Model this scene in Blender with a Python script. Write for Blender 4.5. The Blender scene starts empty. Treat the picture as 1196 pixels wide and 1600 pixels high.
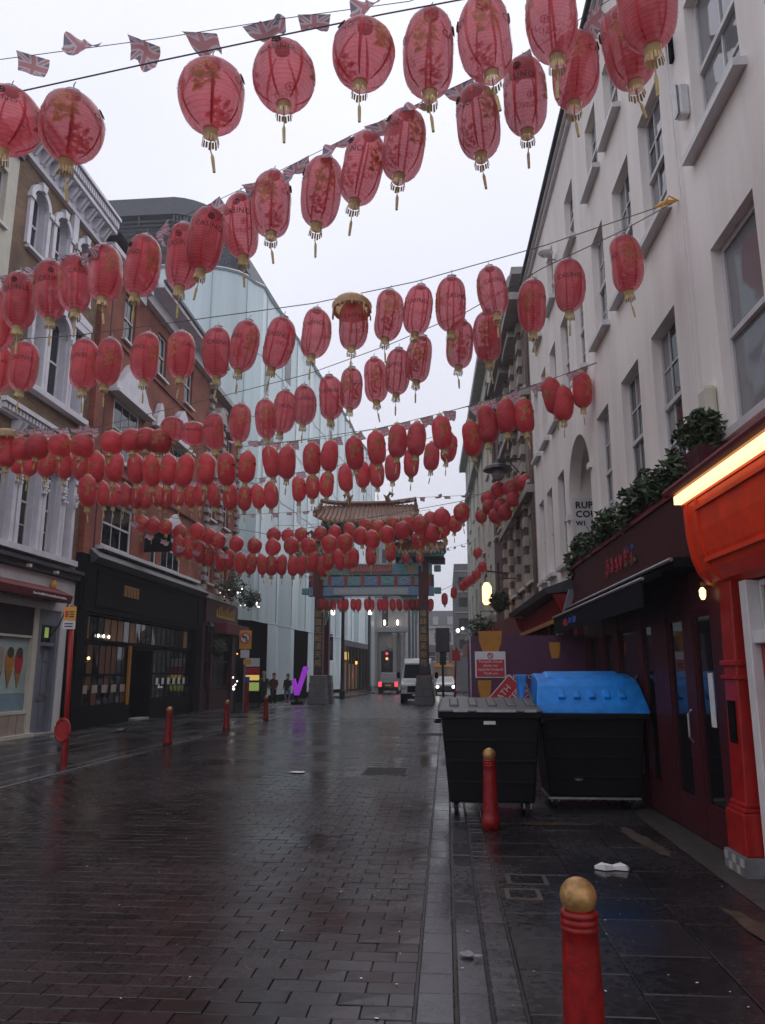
import bpy, bmesh, math, random
from mathutils import Vector, Matrix, Euler
rnd = random.Random(7)
S = bpy.context.scene
COL = S.collection
R_ = math.radians
# ------------------------------------------------------------------ camera
CAM_H = 1.65
PITCH, YAW = R_(11.906), R_(4.615)
cd = bpy.data.cameras.new('camera'); cd.sensor_fit = 'VERTICAL'; cd.sensor_height = 24; cd.lens = 18.0
cd.clip_start = 0.05; cd.clip_end = 2000
cam = bpy.data.objects.new('camera', cd); COL.objects.link(cam)
cam.location = (0, 0, CAM_H); cam.rotation_euler = (R_(90) + PITCH, 0, YAW)
S.camera = cam
# ------------------------------------------------------------------ overcast sky and soft sun
W = bpy.data.worlds.new('World'); S.world = W; W.use_nodes = True
nt = W.node_tree; nt.nodes.clear()
def N(tree, t, **kw):
    n = tree.nodes.new(t)
    for k, v in kw.items(): setattr(n, k, v)
    return n
sky = N(nt, 'ShaderNodeTexSky', sky_type='NISHITA', sun_disc=False)
sky.sun_elevation = R_(48); sky.sun_rotation = R_(20)
bg1 = N(nt, 'ShaderNodeBackground'); bg1.inputs[1].default_value = 0.05
nt.links.new(sky.outputs[0], bg1.inputs[0])
tc = N(nt, 'ShaderNodeTexCoord')                       # cloud deck: brighter towards the zenith, soft mottling
sep = N(nt, 'ShaderNodeSeparateXYZ'); nt.links.new(tc.outputs['Generated'], sep.inputs[0])
mr = N(nt, 'ShaderNodeMapRange'); nt.links.new(sep.outputs[2], mr.inputs[0])
mr.inputs[1].default_value = 0.0; mr.inputs[2].default_value = 1.0; mr.inputs[3].default_value = 0.86; mr.inputs[4].default_value = 1.26
nz = N(nt, 'ShaderNodeTexNoise'); nz.inputs['Scale'].default_value = 2.2; nz.inputs['Detail'].default_value = 4
nt.links.new(tc.outputs['Generated'], nz.inputs['Vector'])
mr2 = N(nt, 'ShaderNodeMapRange'); nt.links.new(nz.outputs[0], mr2.inputs[0])
mr2.inputs[1].default_value = 0.3; mr2.inputs[2].default_value = 0.7; mr2.inputs[3].default_value = 0.95; mr2.inputs[4].default_value = 1.05
mu = N(nt, 'ShaderNodeMath', operation='MULTIPLY'); nt.links.new(mr.outputs[0], mu.inputs[0]); nt.links.new(mr2.outputs[0], mu.inputs[1])
bg2 = N(nt, 'ShaderNodeBackground'); bg2.inputs[0].default_value = (0.875, 0.885, 1.0, 1); nt.links.new(mu.outputs[0], bg2.inputs[1])
mx = N(nt, 'ShaderNodeMixShader'); mx.inputs[0].default_value = 0.92
nt.links.new(bg1.outputs[0], mx.inputs[1]); nt.links.new(bg2.outputs[0], mx.inputs[2])
wo = N(nt, 'ShaderNodeOutputWorld'); nt.links.new(mx.outputs[0], wo.inputs[0])
sd = bpy.data.lights.new('sun', 'SUN'); sd.energy = 0.5; sd.angle = R_(35); sd.color = (1, 0.97, 0.93)
sun = bpy.data.objects.new('sun', sd); COL.objects.link(sun); sun.location = (0, 0, 60)
sun.rotation_euler = (R_(42), 0, R_(160))
S.view_settings.view_transform = 'Standard'; S.view_settings.look = 'None'
S.view_settings.exposure = 0.08; S.view_settings.gamma = 1.0; S.view_settings.use_curve_mapping = False
S.render.engine = 'CYCLES'
S.cycles.use_denoising = True
S.cycles.max_bounces = 7; S.cycles.diffuse_bounces = 3; S.cycles.glossy_bounces = 3; S.cycles.transmission_bounces = 4
S.cycles.transparent_max_bounces = 24; S.cycles.sample_clamp_indirect = 6.0; S.cycles.caustics_reflective = False; S.cycles.caustics_refractive = False

# ------------------------------------------------------------------ the lens, to turn measured points into places
_fw = Vector((-math.sin(YAW) * math.cos(PITCH), math.cos(YAW) * math.cos(PITCH), math.sin(PITCH)))
_rt = Vector((math.cos(YAW), math.sin(YAW), 0)); _up = _rt.cross(_fw)
def at(u, v, depth):
    return Vector((0, 0, CAM_H)) + depth * (_fw + (u - 598) / 1200 * _rt - (v - 800) / 1200 * _up)
# wall frames: s along the street, o out of the wall towards the street, z up
def FL(s, o, z): return (-11.2 + o, s, z)
def FR(s, o, z): return (3.0 - .025 * s - o, s - .025 * o, z)
def FG(s, o, z): return (-11.0 + .076 * (s - 40) + o, s - .076 * o, z)
def FX(s, o, z): return (s, o, z)
def facing(Y): return lambda s, o, z: (s, Y - o, z)     # a plane that faces the camera end of the street

# ------------------------------------------------------------------ mesh builder
class MB:
    def __init__(self, f=FX): self.v = []; self.f = []; self.m = []; self.F = f; self.mi = 0; self.uv = None
    def p(self, *c): self.v.append(self.F(*c)); return len(self.v) - 1
    def raw(self, c): self.v.append(tuple(c)); return len(self.v) - 1
    def face(self, *i): self.f.append(tuple(i)); self.m.append(self.mi)
    def quad(self, a, b, c, d): self.face(*[self.p(*q) for q in (a, b, c, d)])
    def box(self, s0, s1, o0, o1, z0, z1):
        i = [self.p(s, o, z) for z in (z0, z1) for s, o in ((s0, o0), (s1, o0), (s1, o1), (s0, o1))]
        for q in ((0, 3, 2, 1), (4, 5, 6, 7), (0, 1, 5, 4), (1, 2, 6, 5), (2, 3, 7, 6), (3, 0, 4, 7)): self.face(*[i[k] for k in q])
        return self
    def hexa(self, pts):                                # 8 points, bottom ring then top ring
        i = [self.p(*q) for q in pts]
        for q in ((0, 3, 2, 1), (4, 5, 6, 7), (0, 1, 5, 4), (1, 2, 6, 5), (2, 3, 7, 6), (3, 0, 4, 7)): self.face(*[i[k] for k in q])
        return self
    def prism(self, poly, a, b, put):                   # poly extruded; put(p, q, t) gives frame coordinates
        n = len(poly); A = [self.p(*put(x, y, a)) for x, y in poly]; B = [self.p(*put(x, y, b)) for x, y in poly]
        self.face(*A[::-1]); self.face(*B)
        for k in range(n): self.face(A[k], A[(k + 1) % n], B[(k + 1) % n], B[k])
        return self
    def tube(self, pts, r, n=6, closed=False, caps=True):
        pts = [Vector(self.F(*p)) for p in pts]; rings = []
        rr = r if isinstance(r, (list, tuple)) else [r] * len(pts)
        for k, p in enumerate(pts):
            a = pts[k - 1] if (k or closed) else p; b = pts[(k + 1) % len(pts)] if (k < len(pts) - 1 or closed) else p
            d = (b - a).normalized() if (b - a).length > 1e-9 else Vector((0, 0, 1))
            h = Vector((0, 0, 1)) if abs(d.z) < .9 else Vector((1, 0, 0))
            x = d.cross(h).normalized(); y = d.cross(x)
            rings.append([self.raw(p + rr[k] * (math.cos(t) * x + math.sin(t) * y)) for t in [2 * math.pi * j / n for j in range(n)]])
        m = len(rings)
        for k in range(m if closed else m - 1):
            A, B = rings[k], rings[(k + 1) % m]
            for j in range(n): self.face(A[j], A[(j + 1) % n], B[(j + 1) % n], B[j])
        if caps and not closed: self.face(*rings[0][::-1]); self.face(*rings[-1])
        return self
    def lathe(self, prof, c=(0, 0, 0), n=16, caps=True):  # prof: (r, z) bottom to top, world axis z
        c = self.F(*c); rings = []
        for r, z in prof: rings.append([self.raw((c[0] + r * math.cos(2 * math.pi * j / n), c[1] + r * math.sin(2 * math.pi * j / n), c[2] + z)) for j in range(n)])
        for k in range(len(rings) - 1):
            A, B = rings[k], rings[k + 1]
            for j in range(n): self.face(A[j], A[(j + 1) % n], B[(j + 1) % n], B[j])
        if caps: self.face(*rings[0][::-1]); self.face(*rings[-1])
        return self
    def ball(self, c, r, n=10, m=6, sq=(1, 1, 1)):
        c = self.F(*c); rings = []
        for k in range(1, m):
            t = math.pi * k / m - math.pi / 2
            rings.append([self.raw((c[0] + sq[0] * r * math.cos(t) * math.cos(2 * math.pi * j / n), c[1] + sq[1] * r * math.cos(t) * math.sin(2 * math.pi * j / n), c[2] + sq[2] * r * math.sin(t))) for j in range(n)])
        for k in range(len(rings) - 1):
            for j in range(n): self.face(rings[k][j], rings[k][(j + 1) % n], rings[k + 1][(j + 1) % n], rings[k + 1][j])
        b = self.raw((c[0], c[1], c[2] - sq[2] * r)); t = self.raw((c[0], c[1], c[2] + sq[2] * r))
        for j in range(n): self.face(b, rings[0][(j + 1) % n], rings[0][j]); self.face(t, rings[-1][j], rings[-1][(j + 1) % n])
        return self
    def mesh(self, name, mats, org=(0, 0, 0), smooth=False, recalc=True):
        me = bpy.data.meshes.new(name)
        me.from_pydata([(v[0] - org[0], v[1] - org[1], v[2] - org[2]) for v in self.v], [], self.f)
        for m in (mats if isinstance(mats, (list, tuple)) else [mats]): me.materials.append(m)
        if any(self.m): me.polygons.foreach_set('material_index', self.m)
        if recalc:
            bm = bmesh.new(); bm.from_mesh(me); bmesh.ops.recalc_face_normals(bm, faces=bm.faces); bm.to_mesh(me); bm.free()
        if smooth: me.polygons.foreach_set('use_smooth', [True] * len(me.polygons))
        if self.uv:
            l = me.uv_layers.new(name='UVMap')
            for lp in me.loops: l.data[lp.index].uv = self.uv[lp.vertex_index]
        me.update(); return me
ORG = {}
def obj(name, mb, mat, parent=None, org=None, smooth=False, bevel=0, kind=None, recalc=True):
    o0 = ORG[parent.name] if parent else (org or (0, 0, 0))
    me = mb if isinstance(mb, bpy.types.Mesh) else mb.mesh(name, mat, o0, smooth, recalc)
    o = bpy.data.objects.new(name, me); COL.objects.link(o)
    if parent: o.parent = parent
    else: o.location = o0
    ORG[o.name] = o0
    if bevel:
        b = o.modifiers.new('bevel', 'BEVEL'); b.width = bevel; b.segments = 2; b.limit_method = 'ANGLE'
    if kind: o['kind'] = kind
    return o
def tag(o, label, cat, group=None):
    o['label'] = label; o['category'] = cat
    if group: o['group'] = group
    return o
def thing(name, label, cat, loc=(0, 0, 0), group=None):
    o = bpy.data.objects.new(name, None); COL.objects.link(o); o.location = loc; o.empty_display_size = .2
    ORG[o.name] = tuple(loc); return tag(o, label, cat, group)
def kids(o): return KIDS.get(o.name, [])
KIDS = {}
def dup(root, loc, rot=(0, 0, 0), sc=(1, 1, 1), label=None, tree=None):
    r = root.copy(); COL.objects.link(r); r.location = loc; r.rotation_euler = rot; r.scale = sc
    if label: r['label'] = label
    for ch, subs in tree:
        c = ch.copy(); COL.objects.link(c); c.parent = r
        for g in subs:
            d = g.copy(); COL.objects.link(d); d.parent = c
    return r
def text_mesh(s, size, depth=0.0, align='CENTER', spacing=1.0, bold=0.):
    c = bpy.data.curves.new('lettering', 'FONT'); c.body = s; c.size = size; c.extrude = depth
    c.align_x = align; c.align_y = 'CENTER'; c.space_character = spacing; c.resolution_u = 2; c.offset = bold
    o = bpy.data.objects.new('lettering', c); COL.objects.link(o)
    dg = bpy.context.evaluated_depsgraph_get()
    me = bpy.data.meshes.new_from_object(o.evaluated_get(dg))
    bpy.data.objects.remove(o); return me
def text_on(name, s, size, put, mat, parent, align='CENTER', spacing=1.0, squeeze=1.0, depth=.003, bold=0.):
    me = text_mesh(s, size, depth, align, spacing, bold); org = ORG[parent.name]
    for v in me.vertices:
        q = put(v.co.x * squeeze, v.co.y, v.co.z); v.co = (q[0] - org[0], q[1] - org[1], q[2] - org[2])
    me.materials.clear(); me.materials.append(mat); me.name = name
    o = bpy.data.objects.new(name, me); COL.objects.link(o); o.parent = parent; ORG[o.name] = org; return o

# ------------------------------------------------------------------ materials
def mat(name, col, rough=.6, var=.25, scale=6., bump=0., bscale=40., metal=0., spec=.5, streak=0., emit=None, es=0., coat=0., rvar=0., dirt=None):
    m = bpy.data.materials.new(name); m.use_nodes = True; t = m.node_tree; b = t.nodes['Principled BSDF']
    b.inputs['Roughness'].default_value = rough; b.inputs['Metallic'].default_value = metal
    b.inputs['Specular IOR Level'].default_value = spec; b.inputs['Coat Weight'].default_value = coat
    c = (*col, 1)
    co = N(t, 'ShaderNodeTexCoord')
    if var:
        n = N(t, 'ShaderNodeTexNoise'); n.inputs['Scale'].default_value = scale; n.inputs['Detail'].default_value = 6; n.inputs['Roughness'].default_value = .65
        src = co.outputs['Object']
        if streak:
            mp = N(t, 'ShaderNodeMapping'); mp.inputs['Scale'].default_value = (1, 1, streak); t.links.new(src, mp.inputs[0]); src = mp.outputs[0]
        t.links.new(src, n.inputs['Vector'])
        r = N(t, 'ShaderNodeValToRGB'); r.color_ramp.elements[0].position = .32; r.color_ramp.elements[1].position = .68
        d = dirt or tuple(x * (1 - var) for x in col)
        r.color_ramp.elements[0].color = (*d, 1); r.color_ramp.elements[1].color = (*[min(1, x * (1 + var * .4)) for x in col], 1)
        t.links.new(n.outputs[0], r.inputs[0]); t.links.new(r.outputs[0], b.inputs['Base Color'])
        if rvar:
            q = N(t, 'ShaderNodeMapRange'); t.links.new(n.outputs[0], q.inputs[0]); q.inputs[1].default_value = .3; q.inputs[2].default_value = .7
            q.inputs[3].default_value = max(.03, rough - rvar); q.inputs[4].default_value = min(1, rough + rvar); t.links.new(q.outputs[0], b.inputs['Roughness'])
    else: b.inputs['Base Color'].default_value = c
    if bump:
        n2 = N(t, 'ShaderNodeTexNoise'); n2.inputs['Scale'].default_value = bscale; n2.inputs['Detail'].default_value = 5
        t.links.new(co.outputs['Object'], n2.inputs['Vector'])
        bp = N(t, 'ShaderNodeBump'); bp.inputs['Strength'].default_value = bump; bp.inputs['Distance'].default_value = .02
        t.links.new(n2.outputs[0], bp.inputs['Height']); t.links.new(bp.outputs[0], b.inputs['Normal'])
    if emit: b.inputs['Emission Color'].default_value = (*emit, 1); b.inputs['Emission Strength'].default_value = es
    return m
def brick_mat(name, c1, c2, mortar, swap=True):
    m = mat(name, c1, .85, 0); t = m.node_tree; b = t.nodes['Principled BSDF']
    co = N(t, 'ShaderNodeTexCoord'); sp = N(t, 'ShaderNodeSeparateXYZ'); cb = N(t, 'ShaderNodeCombineXYZ')
    t.links.new(co.outputs['Object'], sp.inputs[0])
    t.links.new(sp.outputs['Y'], cb.inputs[0]); t.links.new(sp.outputs['Z'], cb.inputs[1])
    br = N(t, 'ShaderNodeTexBrick'); br.inputs['Scale'].default_value = 1.0; br.inputs['Brick Width'].default_value = .225; br.inputs['Row Height'].default_value = .075
    br.inputs['Mortar Size'].default_value = .008; br.inputs['Color1'].default_value = (*c1, 1); br.inputs['Color2'].default_value = (*c2, 1); br.inputs['Mortar'].default_value = (*mortar, 1)
    t.links.new(cb.outputs[0], br.inputs['Vector'])
    n = N(t, 'ShaderNodeTexNoise'); n.inputs['Scale'].default_value = 1.1; n.inputs['Detail'].default_value = 7; t.links.new(co.outputs['Object'], n.inputs['Vector'])
    r = N(t, 'ShaderNodeMapRange'); t.links.new(n.outputs[0], r.inputs[0]); r.inputs[1].default_value = .3; r.inputs[2].default_value = .7; r.inputs[3].default_value = .6; r.inputs[4].default_value = 1.2
    mm = N(t, 'ShaderNodeVectorMath', operation='SCALE'); t.links.new(br.outputs[0], mm.inputs[0]); t.links.new(r.outputs[0], mm.inputs['Scale'])
    t.links.new(mm.outputs[0], b.inputs['Base Color'])
    bp = N(t, 'ShaderNodeBump'); bp.inputs['Strength'].default_value = .6; bp.inputs['Distance'].default_value = .01; bp.invert = True
    t.links.new(br.outputs['Fac'], bp.inputs['Height']); t.links.new(bp.outputs[0], b.inputs['Normal'])
    return m
def glow(name, col, st):
    m = bpy.data.materials.new(name); m.use_nodes = True; t = m.node_tree; b = t.nodes['Principled BSDF']
    b.inputs['Base Color'].default_value = (*[min(.8, c) for c in col], 1); b.inputs['Emission Color'].default_value = (*col, 1); b.inputs['Emission Strength'].default_value = st; return m
def stone_mat(name, c, spread=.5, rough=.3, rv=.16, bump=.25, spec=.5):   # wet stone or block: a tone per piece, puddled gloss
    m = mat(name, c, rough, 0, spec=spec); t = m.node_tree; b = t.nodes['Principled BSDF']
    oi = N(t, 'ShaderNodeObjectInfo'); ge = N(t, 'ShaderNodeNewGeometry')
    ad = N(t, 'ShaderNodeMath', operation='ADD'); t.links.new(oi.outputs['Random'], ad.inputs[0]); t.links.new(ge.outputs['Random Per Island'], ad.inputs[1])
    fr = N(t, 'ShaderNodeMath', operation='FRACT'); t.links.new(ad.outputs[0], fr.inputs[0])
    n = N(t, 'ShaderNodeTexNoise'); n.inputs['Scale'].default_value = .55; n.inputs['Detail'].default_value = 5; t.links.new(ge.outputs['Position'], n.inputs['Vector'])
    n2 = N(t, 'ShaderNodeTexNoise'); n2.inputs['Scale'].default_value = 22; n2.inputs['Detail'].default_value = 6; t.links.new(ge.outputs['Position'], n2.inputs['Vector'])
    r = N(t, 'ShaderNodeMapRange'); t.links.new(fr.outputs[0], r.inputs[0]); r.inputs[3].default_value = 1 - spread; r.inputs[4].default_value = 1 + spread
    r2 = N(t, 'ShaderNodeMapRange'); t.links.new(n2.outputs[0], r2.inputs[0]); r2.inputs[1].default_value = .25; r2.inputs[2].default_value = .75; r2.inputs[3].default_value = .65; r2.inputs[4].default_value = 1.35
    mu_ = N(t, 'ShaderNodeMath', operation='MULTIPLY'); t.links.new(r.outputs[0], mu_.inputs[0]); t.links.new(r2.outputs[0], mu_.inputs[1])
    vm = N(t, 'ShaderNodeVectorMath', operation='SCALE'); vm.inputs[0].default_value = c; t.links.new(mu_.outputs[0], vm.inputs['Scale'])
    t.links.new(vm.outputs[0], b.inputs['Base Color'])
    q = N(t, 'ShaderNodeMapRange'); t.links.new(n.outputs[0], q.inputs[0]); q.inputs[1].default_value = .35; q.inputs[2].default_value = .65
    q.inputs[3].default_value = max(.04, rough - rv); q.inputs[4].default_value = rough + rv
    q2 = N(t, 'ShaderNodeMath', operation='MULTIPLY'); t.links.new(q.outputs[0], q2.inputs[0]); t.links.new(r2.outputs[0], q2.inputs[1]); t.links.new(q2.outputs[0], b.inputs['Roughness'])
    bp = N(t, 'ShaderNodeBump'); bp.inputs['Strength'].default_value = bump; bp.inputs['Distance'].default_value = .004; t.links.new(n2.outputs[0], bp.inputs['Height']); t.links.new(bp.outputs[0], b.inputs['Normal'])
    return m
def glass_mat(name, col, rough=.04, spec=.6):
    m = mat(name, col, rough, 0, spec=spec); t = m.node_tree; b = t.nodes['Principled BSDF']
    co = N(t, 'ShaderNodeTexCoord'); n = N(t, 'ShaderNodeTexNoise'); n.inputs['Scale'].default_value = 1.6; t.links.new(co.outputs['Object'], n.inputs['Vector'])
    bp = N(t, 'ShaderNodeBump'); bp.inputs['Strength'].default_value = .08; bp.inputs['Distance'].default_value = .03; t.links.new(n.outputs[0], bp.inputs['Height']); t.links.new(bp.outputs[0], b.inputs['Normal'])
    return m
M = {}
M['pave'] = stone_mat('wet_block_paving', (.0140, .0082, .0088), .68, .23, .10, .12, spec=.5)
M['joint'] = mat('wet_sand_joint', (.045, .036, .034), .5, .4, 30)
M['slab'] = stone_mat('wet_york_slab', (.020, .0175, .019), .35, .27, .14)
M['kerb'] = stone_mat('granite_kerb', (.044, .042, .048), .3, .24, .12)
M['sett'] = stone_mat('granite_sett', (.040, .037, .042), .35, .28, .12)
M['asphalt'] = mat('wet_asphalt', (.034, .032, .036), .26, .35, 3., .15, 60, rvar=.12)
M['concrete'] = mat('dirty_concrete', (.055, .047, .042), .55, .6, 9, .5, 90)
M['ochre'] = mat('worn_ochre_patch', (.075, .052, .036), .42, .5, 7, .3)
M['white'] = mat('painted_render', (.91, .85, .795), .75, .15, 1.5, .12, 18, streak=.14)
M['white_trim'] = mat('white_gloss_trim', (.72, .70, .70), .45, .12, 5)
M['lilac'] = mat('lilac_white_paint', (.72, .70, .75), .55, .14, 3)
M['cream'] = mat('cream_render', (.62, .58, .48), .8, .12, 2)
M['sash'] = mat('white_sash_paint', (.62, .61, .61), .4, .1, 8)
M['pane'] = glass_mat('window_glass', (.03, .034, .04))
M['pane_pale'] = glass_mat('curtained_glass', (.22, .22, .23), .05)
M['pane_dark'] = glass_mat('dark_glass', (.008, .008, .010), .05)
M['brown_brick'] = brick_mat('brown_stock_brick', (.25, .145, .075), (.15, .085, .05), (.25, .19, .14))
M['red_brick'] = brick_mat('red_facing_brick', (.33, .072, .035), (.24, .05, .028), (.25, .12, .085))
M['dull_brick'] = brick_mat('dull_brick', (.17, .09, .07), (.12, .065, .055), (.16, .11, .1))
M['lead'] = mat('dark_lead', (.05, .052, .06), .5, .3)
M['slate'] = mat('slate_roof', (.06, .06, .068), .5, .3, 8)
M['black'] = mat('black_paint', (.0075, .007, .0085), .75, .3, 6, spec=.06)
M['iron'] = mat('black_iron', (.018, .018, .02), .5, .3, 8)
M['rubber'] = mat('black_rubber', (.012, .012, .012), .8, .2)
M['maroon'] = mat('maroon_paint', (.062, .010, .015), .5, .3, 5, spec=.25)
M['maroon_cloth'] = mat('maroon_canvas', (.15, .016, .024), .7, .25, 5)
M['dark_cloth'] = mat('black_canvas', (.009, .008, .011), .85, .3, 6, spec=.1)
M['red_matte'] = mat('weathered_red_paint', (.26, .014, .014), .7, .35, 5, spec=.12)
M['warm_stone'] = mat('warm_stone', (.44, .39, .34), .8, .2, 2, .15, 25)
M['brown_blind'] = mat('brown_blind', (.03, .018, .018), .8, .2)
M['red_paint'] = mat('red_gloss_paint', (.36, .011, .009), .4, .3, 9, spec=.35, coat=.1)
M['red_shop'] = mat('orange_red_gloss', (.80, .045, .007), .48, .22, 4, spec=.3)
M['boll_red'] = mat('chipped_red_paint', (.27, .009, .008), .36, .5, 14, .12, 60, spec=.35)
M['gold_paint'] = mat('worn_gold_paint', (.46, .25, .085), .38, .5, 16, .25, 50, metal=.35)
M['gold'] = mat('gold_foil', (.58, .37, .09), .45, .35, 20, metal=.2)
M['gold_thread'] = mat('gold_fringe', (.68, .54, .24), .8, .35, 30)
M['print_black'] = mat('black_print', (.045, .01, .012), .7, .2)
M['grey_paint'] = mat('grey_door_paint', (.20, .21, .25), .45, .15, 6)
M['mint'] = mat('mint_poster', (.42, .52, .50), .5, .15, 3)
M['teal'] = mat('blue_counter', (.22, .32, .38), .5, .2, 3)
M['cream_tile'] = mat('cream_tile', (.42, .33, .28), .35, .2, 4)
M['bin_black'] = mat('black_bin_plastic', (.007, .007, .009), .6, .45, 5, .12, 80, rvar=.12, spec=.16)
M['bin_lid'] = mat('grey_bin_lid', (.055, .055, .058), .40, .4, 7, .1, 60)
M['bin_blue'] = mat('blue_bin_lid', (.014, .25, .76), .46, .45, 4, .12, 30, spec=.35)
M['steel'] = mat('galvanised_steel', (.35, .35, .36), .35, .35, 9, metal=.8)
M['paper'] = mat('white_card', (.7, .7, .7), .7, .15, 9)
M['sign_red'] = mat('sign_red', (.50, .025, .035), .4, .12, 5)
M['sign_yellow'] = mat('sign_yellow', (.75, .36, .03), .4, .12, 5)
M['sign_white'] = mat('sign_white', (.68, .68, .70), .4, .1, 5)
M['sign_black'] = mat('sign_black', (.015, .015, .018), .5, 0)
M['sign_blue'] = mat('sign_blue', (.03, .09, .42), .45, .1)
M['purple'] = mat('purple_hoarding', (.085, .018, .058), .45, .2, 3)
M['amber'] = mat('printed_amber', (.48, .20, .02), .5, .25, 4)
M['stone'] = mat('pale_stone', (.36, .34, .32), .7, .2, 3, .15, 30)
M['grey_stone'] = mat('grey_stone', (.17, .17, .175), .7, .3, 5, .3, 30)
M['green_leaf'] = stone_mat('hedge_leaf', (.050, .080, .032), .75, .5, .1, 0)
M['bark'] = mat('bark', (.06, .045, .03), .9, .3)
M['grey_block'] = mat('grey_tower_panels', (.15, .14, .15), .6, .15, 2)
M['skin'] = mat('skin', (.55, .34, .25), .5, 0)
M['hair_blond'] = mat('fair_hair', (.40, .26, .12), .6, .2); M['hair_dark'] = mat('dark_hair', (.03, .02, .016), .6, .2)
M['cloth_black'] = mat('black_cloth', (.016, .016, .02), .8, .2); M['cloth_maroon'] = mat('maroon_cloth', (.10, .02, .03), .8, .2)
M['cloth_jean'] = mat('blue_denim', (.12, .18, .30), .8, .2); M['shoe_white'] = mat('white_shoe', (.6, .6, .6), .6, 0); M['scarf'] = mat('grey_scarf', (.35, .34, .36), .8, .2)
M['van_white'] = mat('white_van_paint', (.66, .68, .72), .25, .06, 2, coat=.4)
M['car_black'] = mat('black_car_paint', (.012, .012, .014), .2, 0, coat=.6)
M['red_lens'] = glow('red_tail_light', (1, .05, .07), 1.8)
M['white_lamp'] = glow('white_lamp', (1, .93, .78), 4.5); M['warm_lamp'] = glow('warm_lamp', (1, .66, .28), 2.6)
M['tube'] = glow('lit_tube', (1, .90, .43), 1.35); M['shop_glow'] = glow('lit_shop_back', (1, .62, .16), .5)
M['orange_glow'] = glow('orange_lamp', (1, .30, .06), 3); M['purple_glow'] = glow('purple_light', (.36, .04, .62), .5)
M['green_glow'] = glow('greenish_light', (.45, .62, .16), .3); M['warm_dim'] = glow('warm_dim_window', (.07, .028, .013), .12); M['warm_dim2'] = glow('amber_dim_window', (.12, .065, .032), .22)
M['pink_glow'] = glow('pink_neon', (1, .35, .55), 1.2)
M['frost'] = mat('frosted_glass_skin', (.60, .73, .745), .24, .20, .55, spec=.6, streak=.06)
M['frost_line'] = mat('glass_seam', (.42, .50, .52), .35, .2)
M['louvre'] = mat('dark_louvre', (.085, .088, .105), .5, .2)
# ------------------------------------------------------------------ ground
def sheet(name, pts, z, mat_, kind='structure', parent=None):
    m = MB(); m.face(*[m.p(x, y, z) for x, y in pts]); return obj(name, m, mat_, parent, kind=None if parent else kind)
sheet('ground', [(-200, -60), (200, -60), (200, 420), (-200, 420)], -.06, M['asphalt'])
def block(m, x0, x1, y0, y1, z0, z1, c=.006, tilt=0.):
    j = [rnd.uniform(-tilt, tilt) for _ in range(4)]
    b = [m.p(x0, y0, z0), m.p(x1, y0, z0), m.p(x1, y1, z0), m.p(x0, y1, z0)]
    e = [m.p(x0, y0, z1 - c + j[0]), m.p(x1, y0, z1 - c + j[1]), m.p(x1, y1, z1 - c + j[2]), m.p(x0, y1, z1 - c + j[3])]
    t = [m.p(x0 + c, y0 + c, z1 + j[0]), m.p(x1 - c, y0 + c, z1 + j[1]), m.p(x1 - c, y1 - c, z1 + j[2]), m.p(x0 + c, y1 - c, z1 + j[3])]
    for k in range(4):
        l = (k + 1) % 4; m.face(b[k], b[l], e[l], e[k]); m.face(e[k], e[l], t[l], t[k])
    m.face(*t)
road = sheet('road', [(-6.55, -3), (-.18, -3), (-.18, 30), (-6.55, 30)], -.010, M['joint'])
far_road = MB(); far_road.face(*[far_road.p(x, y, .0) for x, y in ((-6.55, 30), (.2, 30), (.2, 230), (-6.55, 230))])
obj('road', far_road, M['asphalt'], kind='structure')
far_side = MB(); far_side.face(*[far_side.p(x, y, -.012) for x, y in ((-30, 37), (-6.55, 37), (-6.55, 230), (-30, 230))]); obj('road', far_side, M['asphalt'], kind='structure')
# paving blocks in stretcher bond; the nearest 300 in view are pieces of their own
PW, PD = .262, .156
cells = []
j = 0; y = 2.6
while y < 29.9:
    x = -.19 - (PW / 2 if j % 2 else 0) - PW
    if j % 2: cells.append((-.19 - PW / 2, -.19, y, y + PD))
    while x > -6.5:
        cells.append((x, x + PW, y, y + PD)); x -= PW
    y += PD; j += 1
def in_view(c):
    x, y = (c[0] + c[1]) / 2, (c[2] + c[3]) / 2
    u = 697 + 1200 * x / y
    return y > 3.55 and u > -20
cells.sort(key=lambda c: (0 if in_view(c) else 1, c[2]))
pm = []
for k in range(6):
    b = MB(); block(b, -PW / 2 + .002, PW / 2 - .002, -PD / 2 + .002, PD / 2 - .002, -.02, 0, .004, .0012); pm.append(b.mesh('paver', M['pave']))
for c in cells[:300]:
    o = bpy.data.objects.new('paver', pm[rnd.randrange(6)]); COL.objects.link(o); o.parent = road
    o.location = ((c[0] + c[1]) / 2, (c[2] + c[3]) / 2, rnd.uniform(-.0025, .0018)); o.rotation_euler = (rnd.gauss(0, .006), rnd.gauss(0, .006), rnd.gauss(0, .008))
    if c[1] - c[0] < PW - .01: o.scale = ((c[1] - c[0]) / PW, 1, 1)
st = MB()
for c in cells[300:]: block(st, c[0] + .002, c[1] - .002, c[2] + .002, c[3] - .002, -.02, rnd.uniform(-.0025, .0018), .004, .0016)
obj('paver', st, M['pave'], road, kind='stuff')
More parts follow.
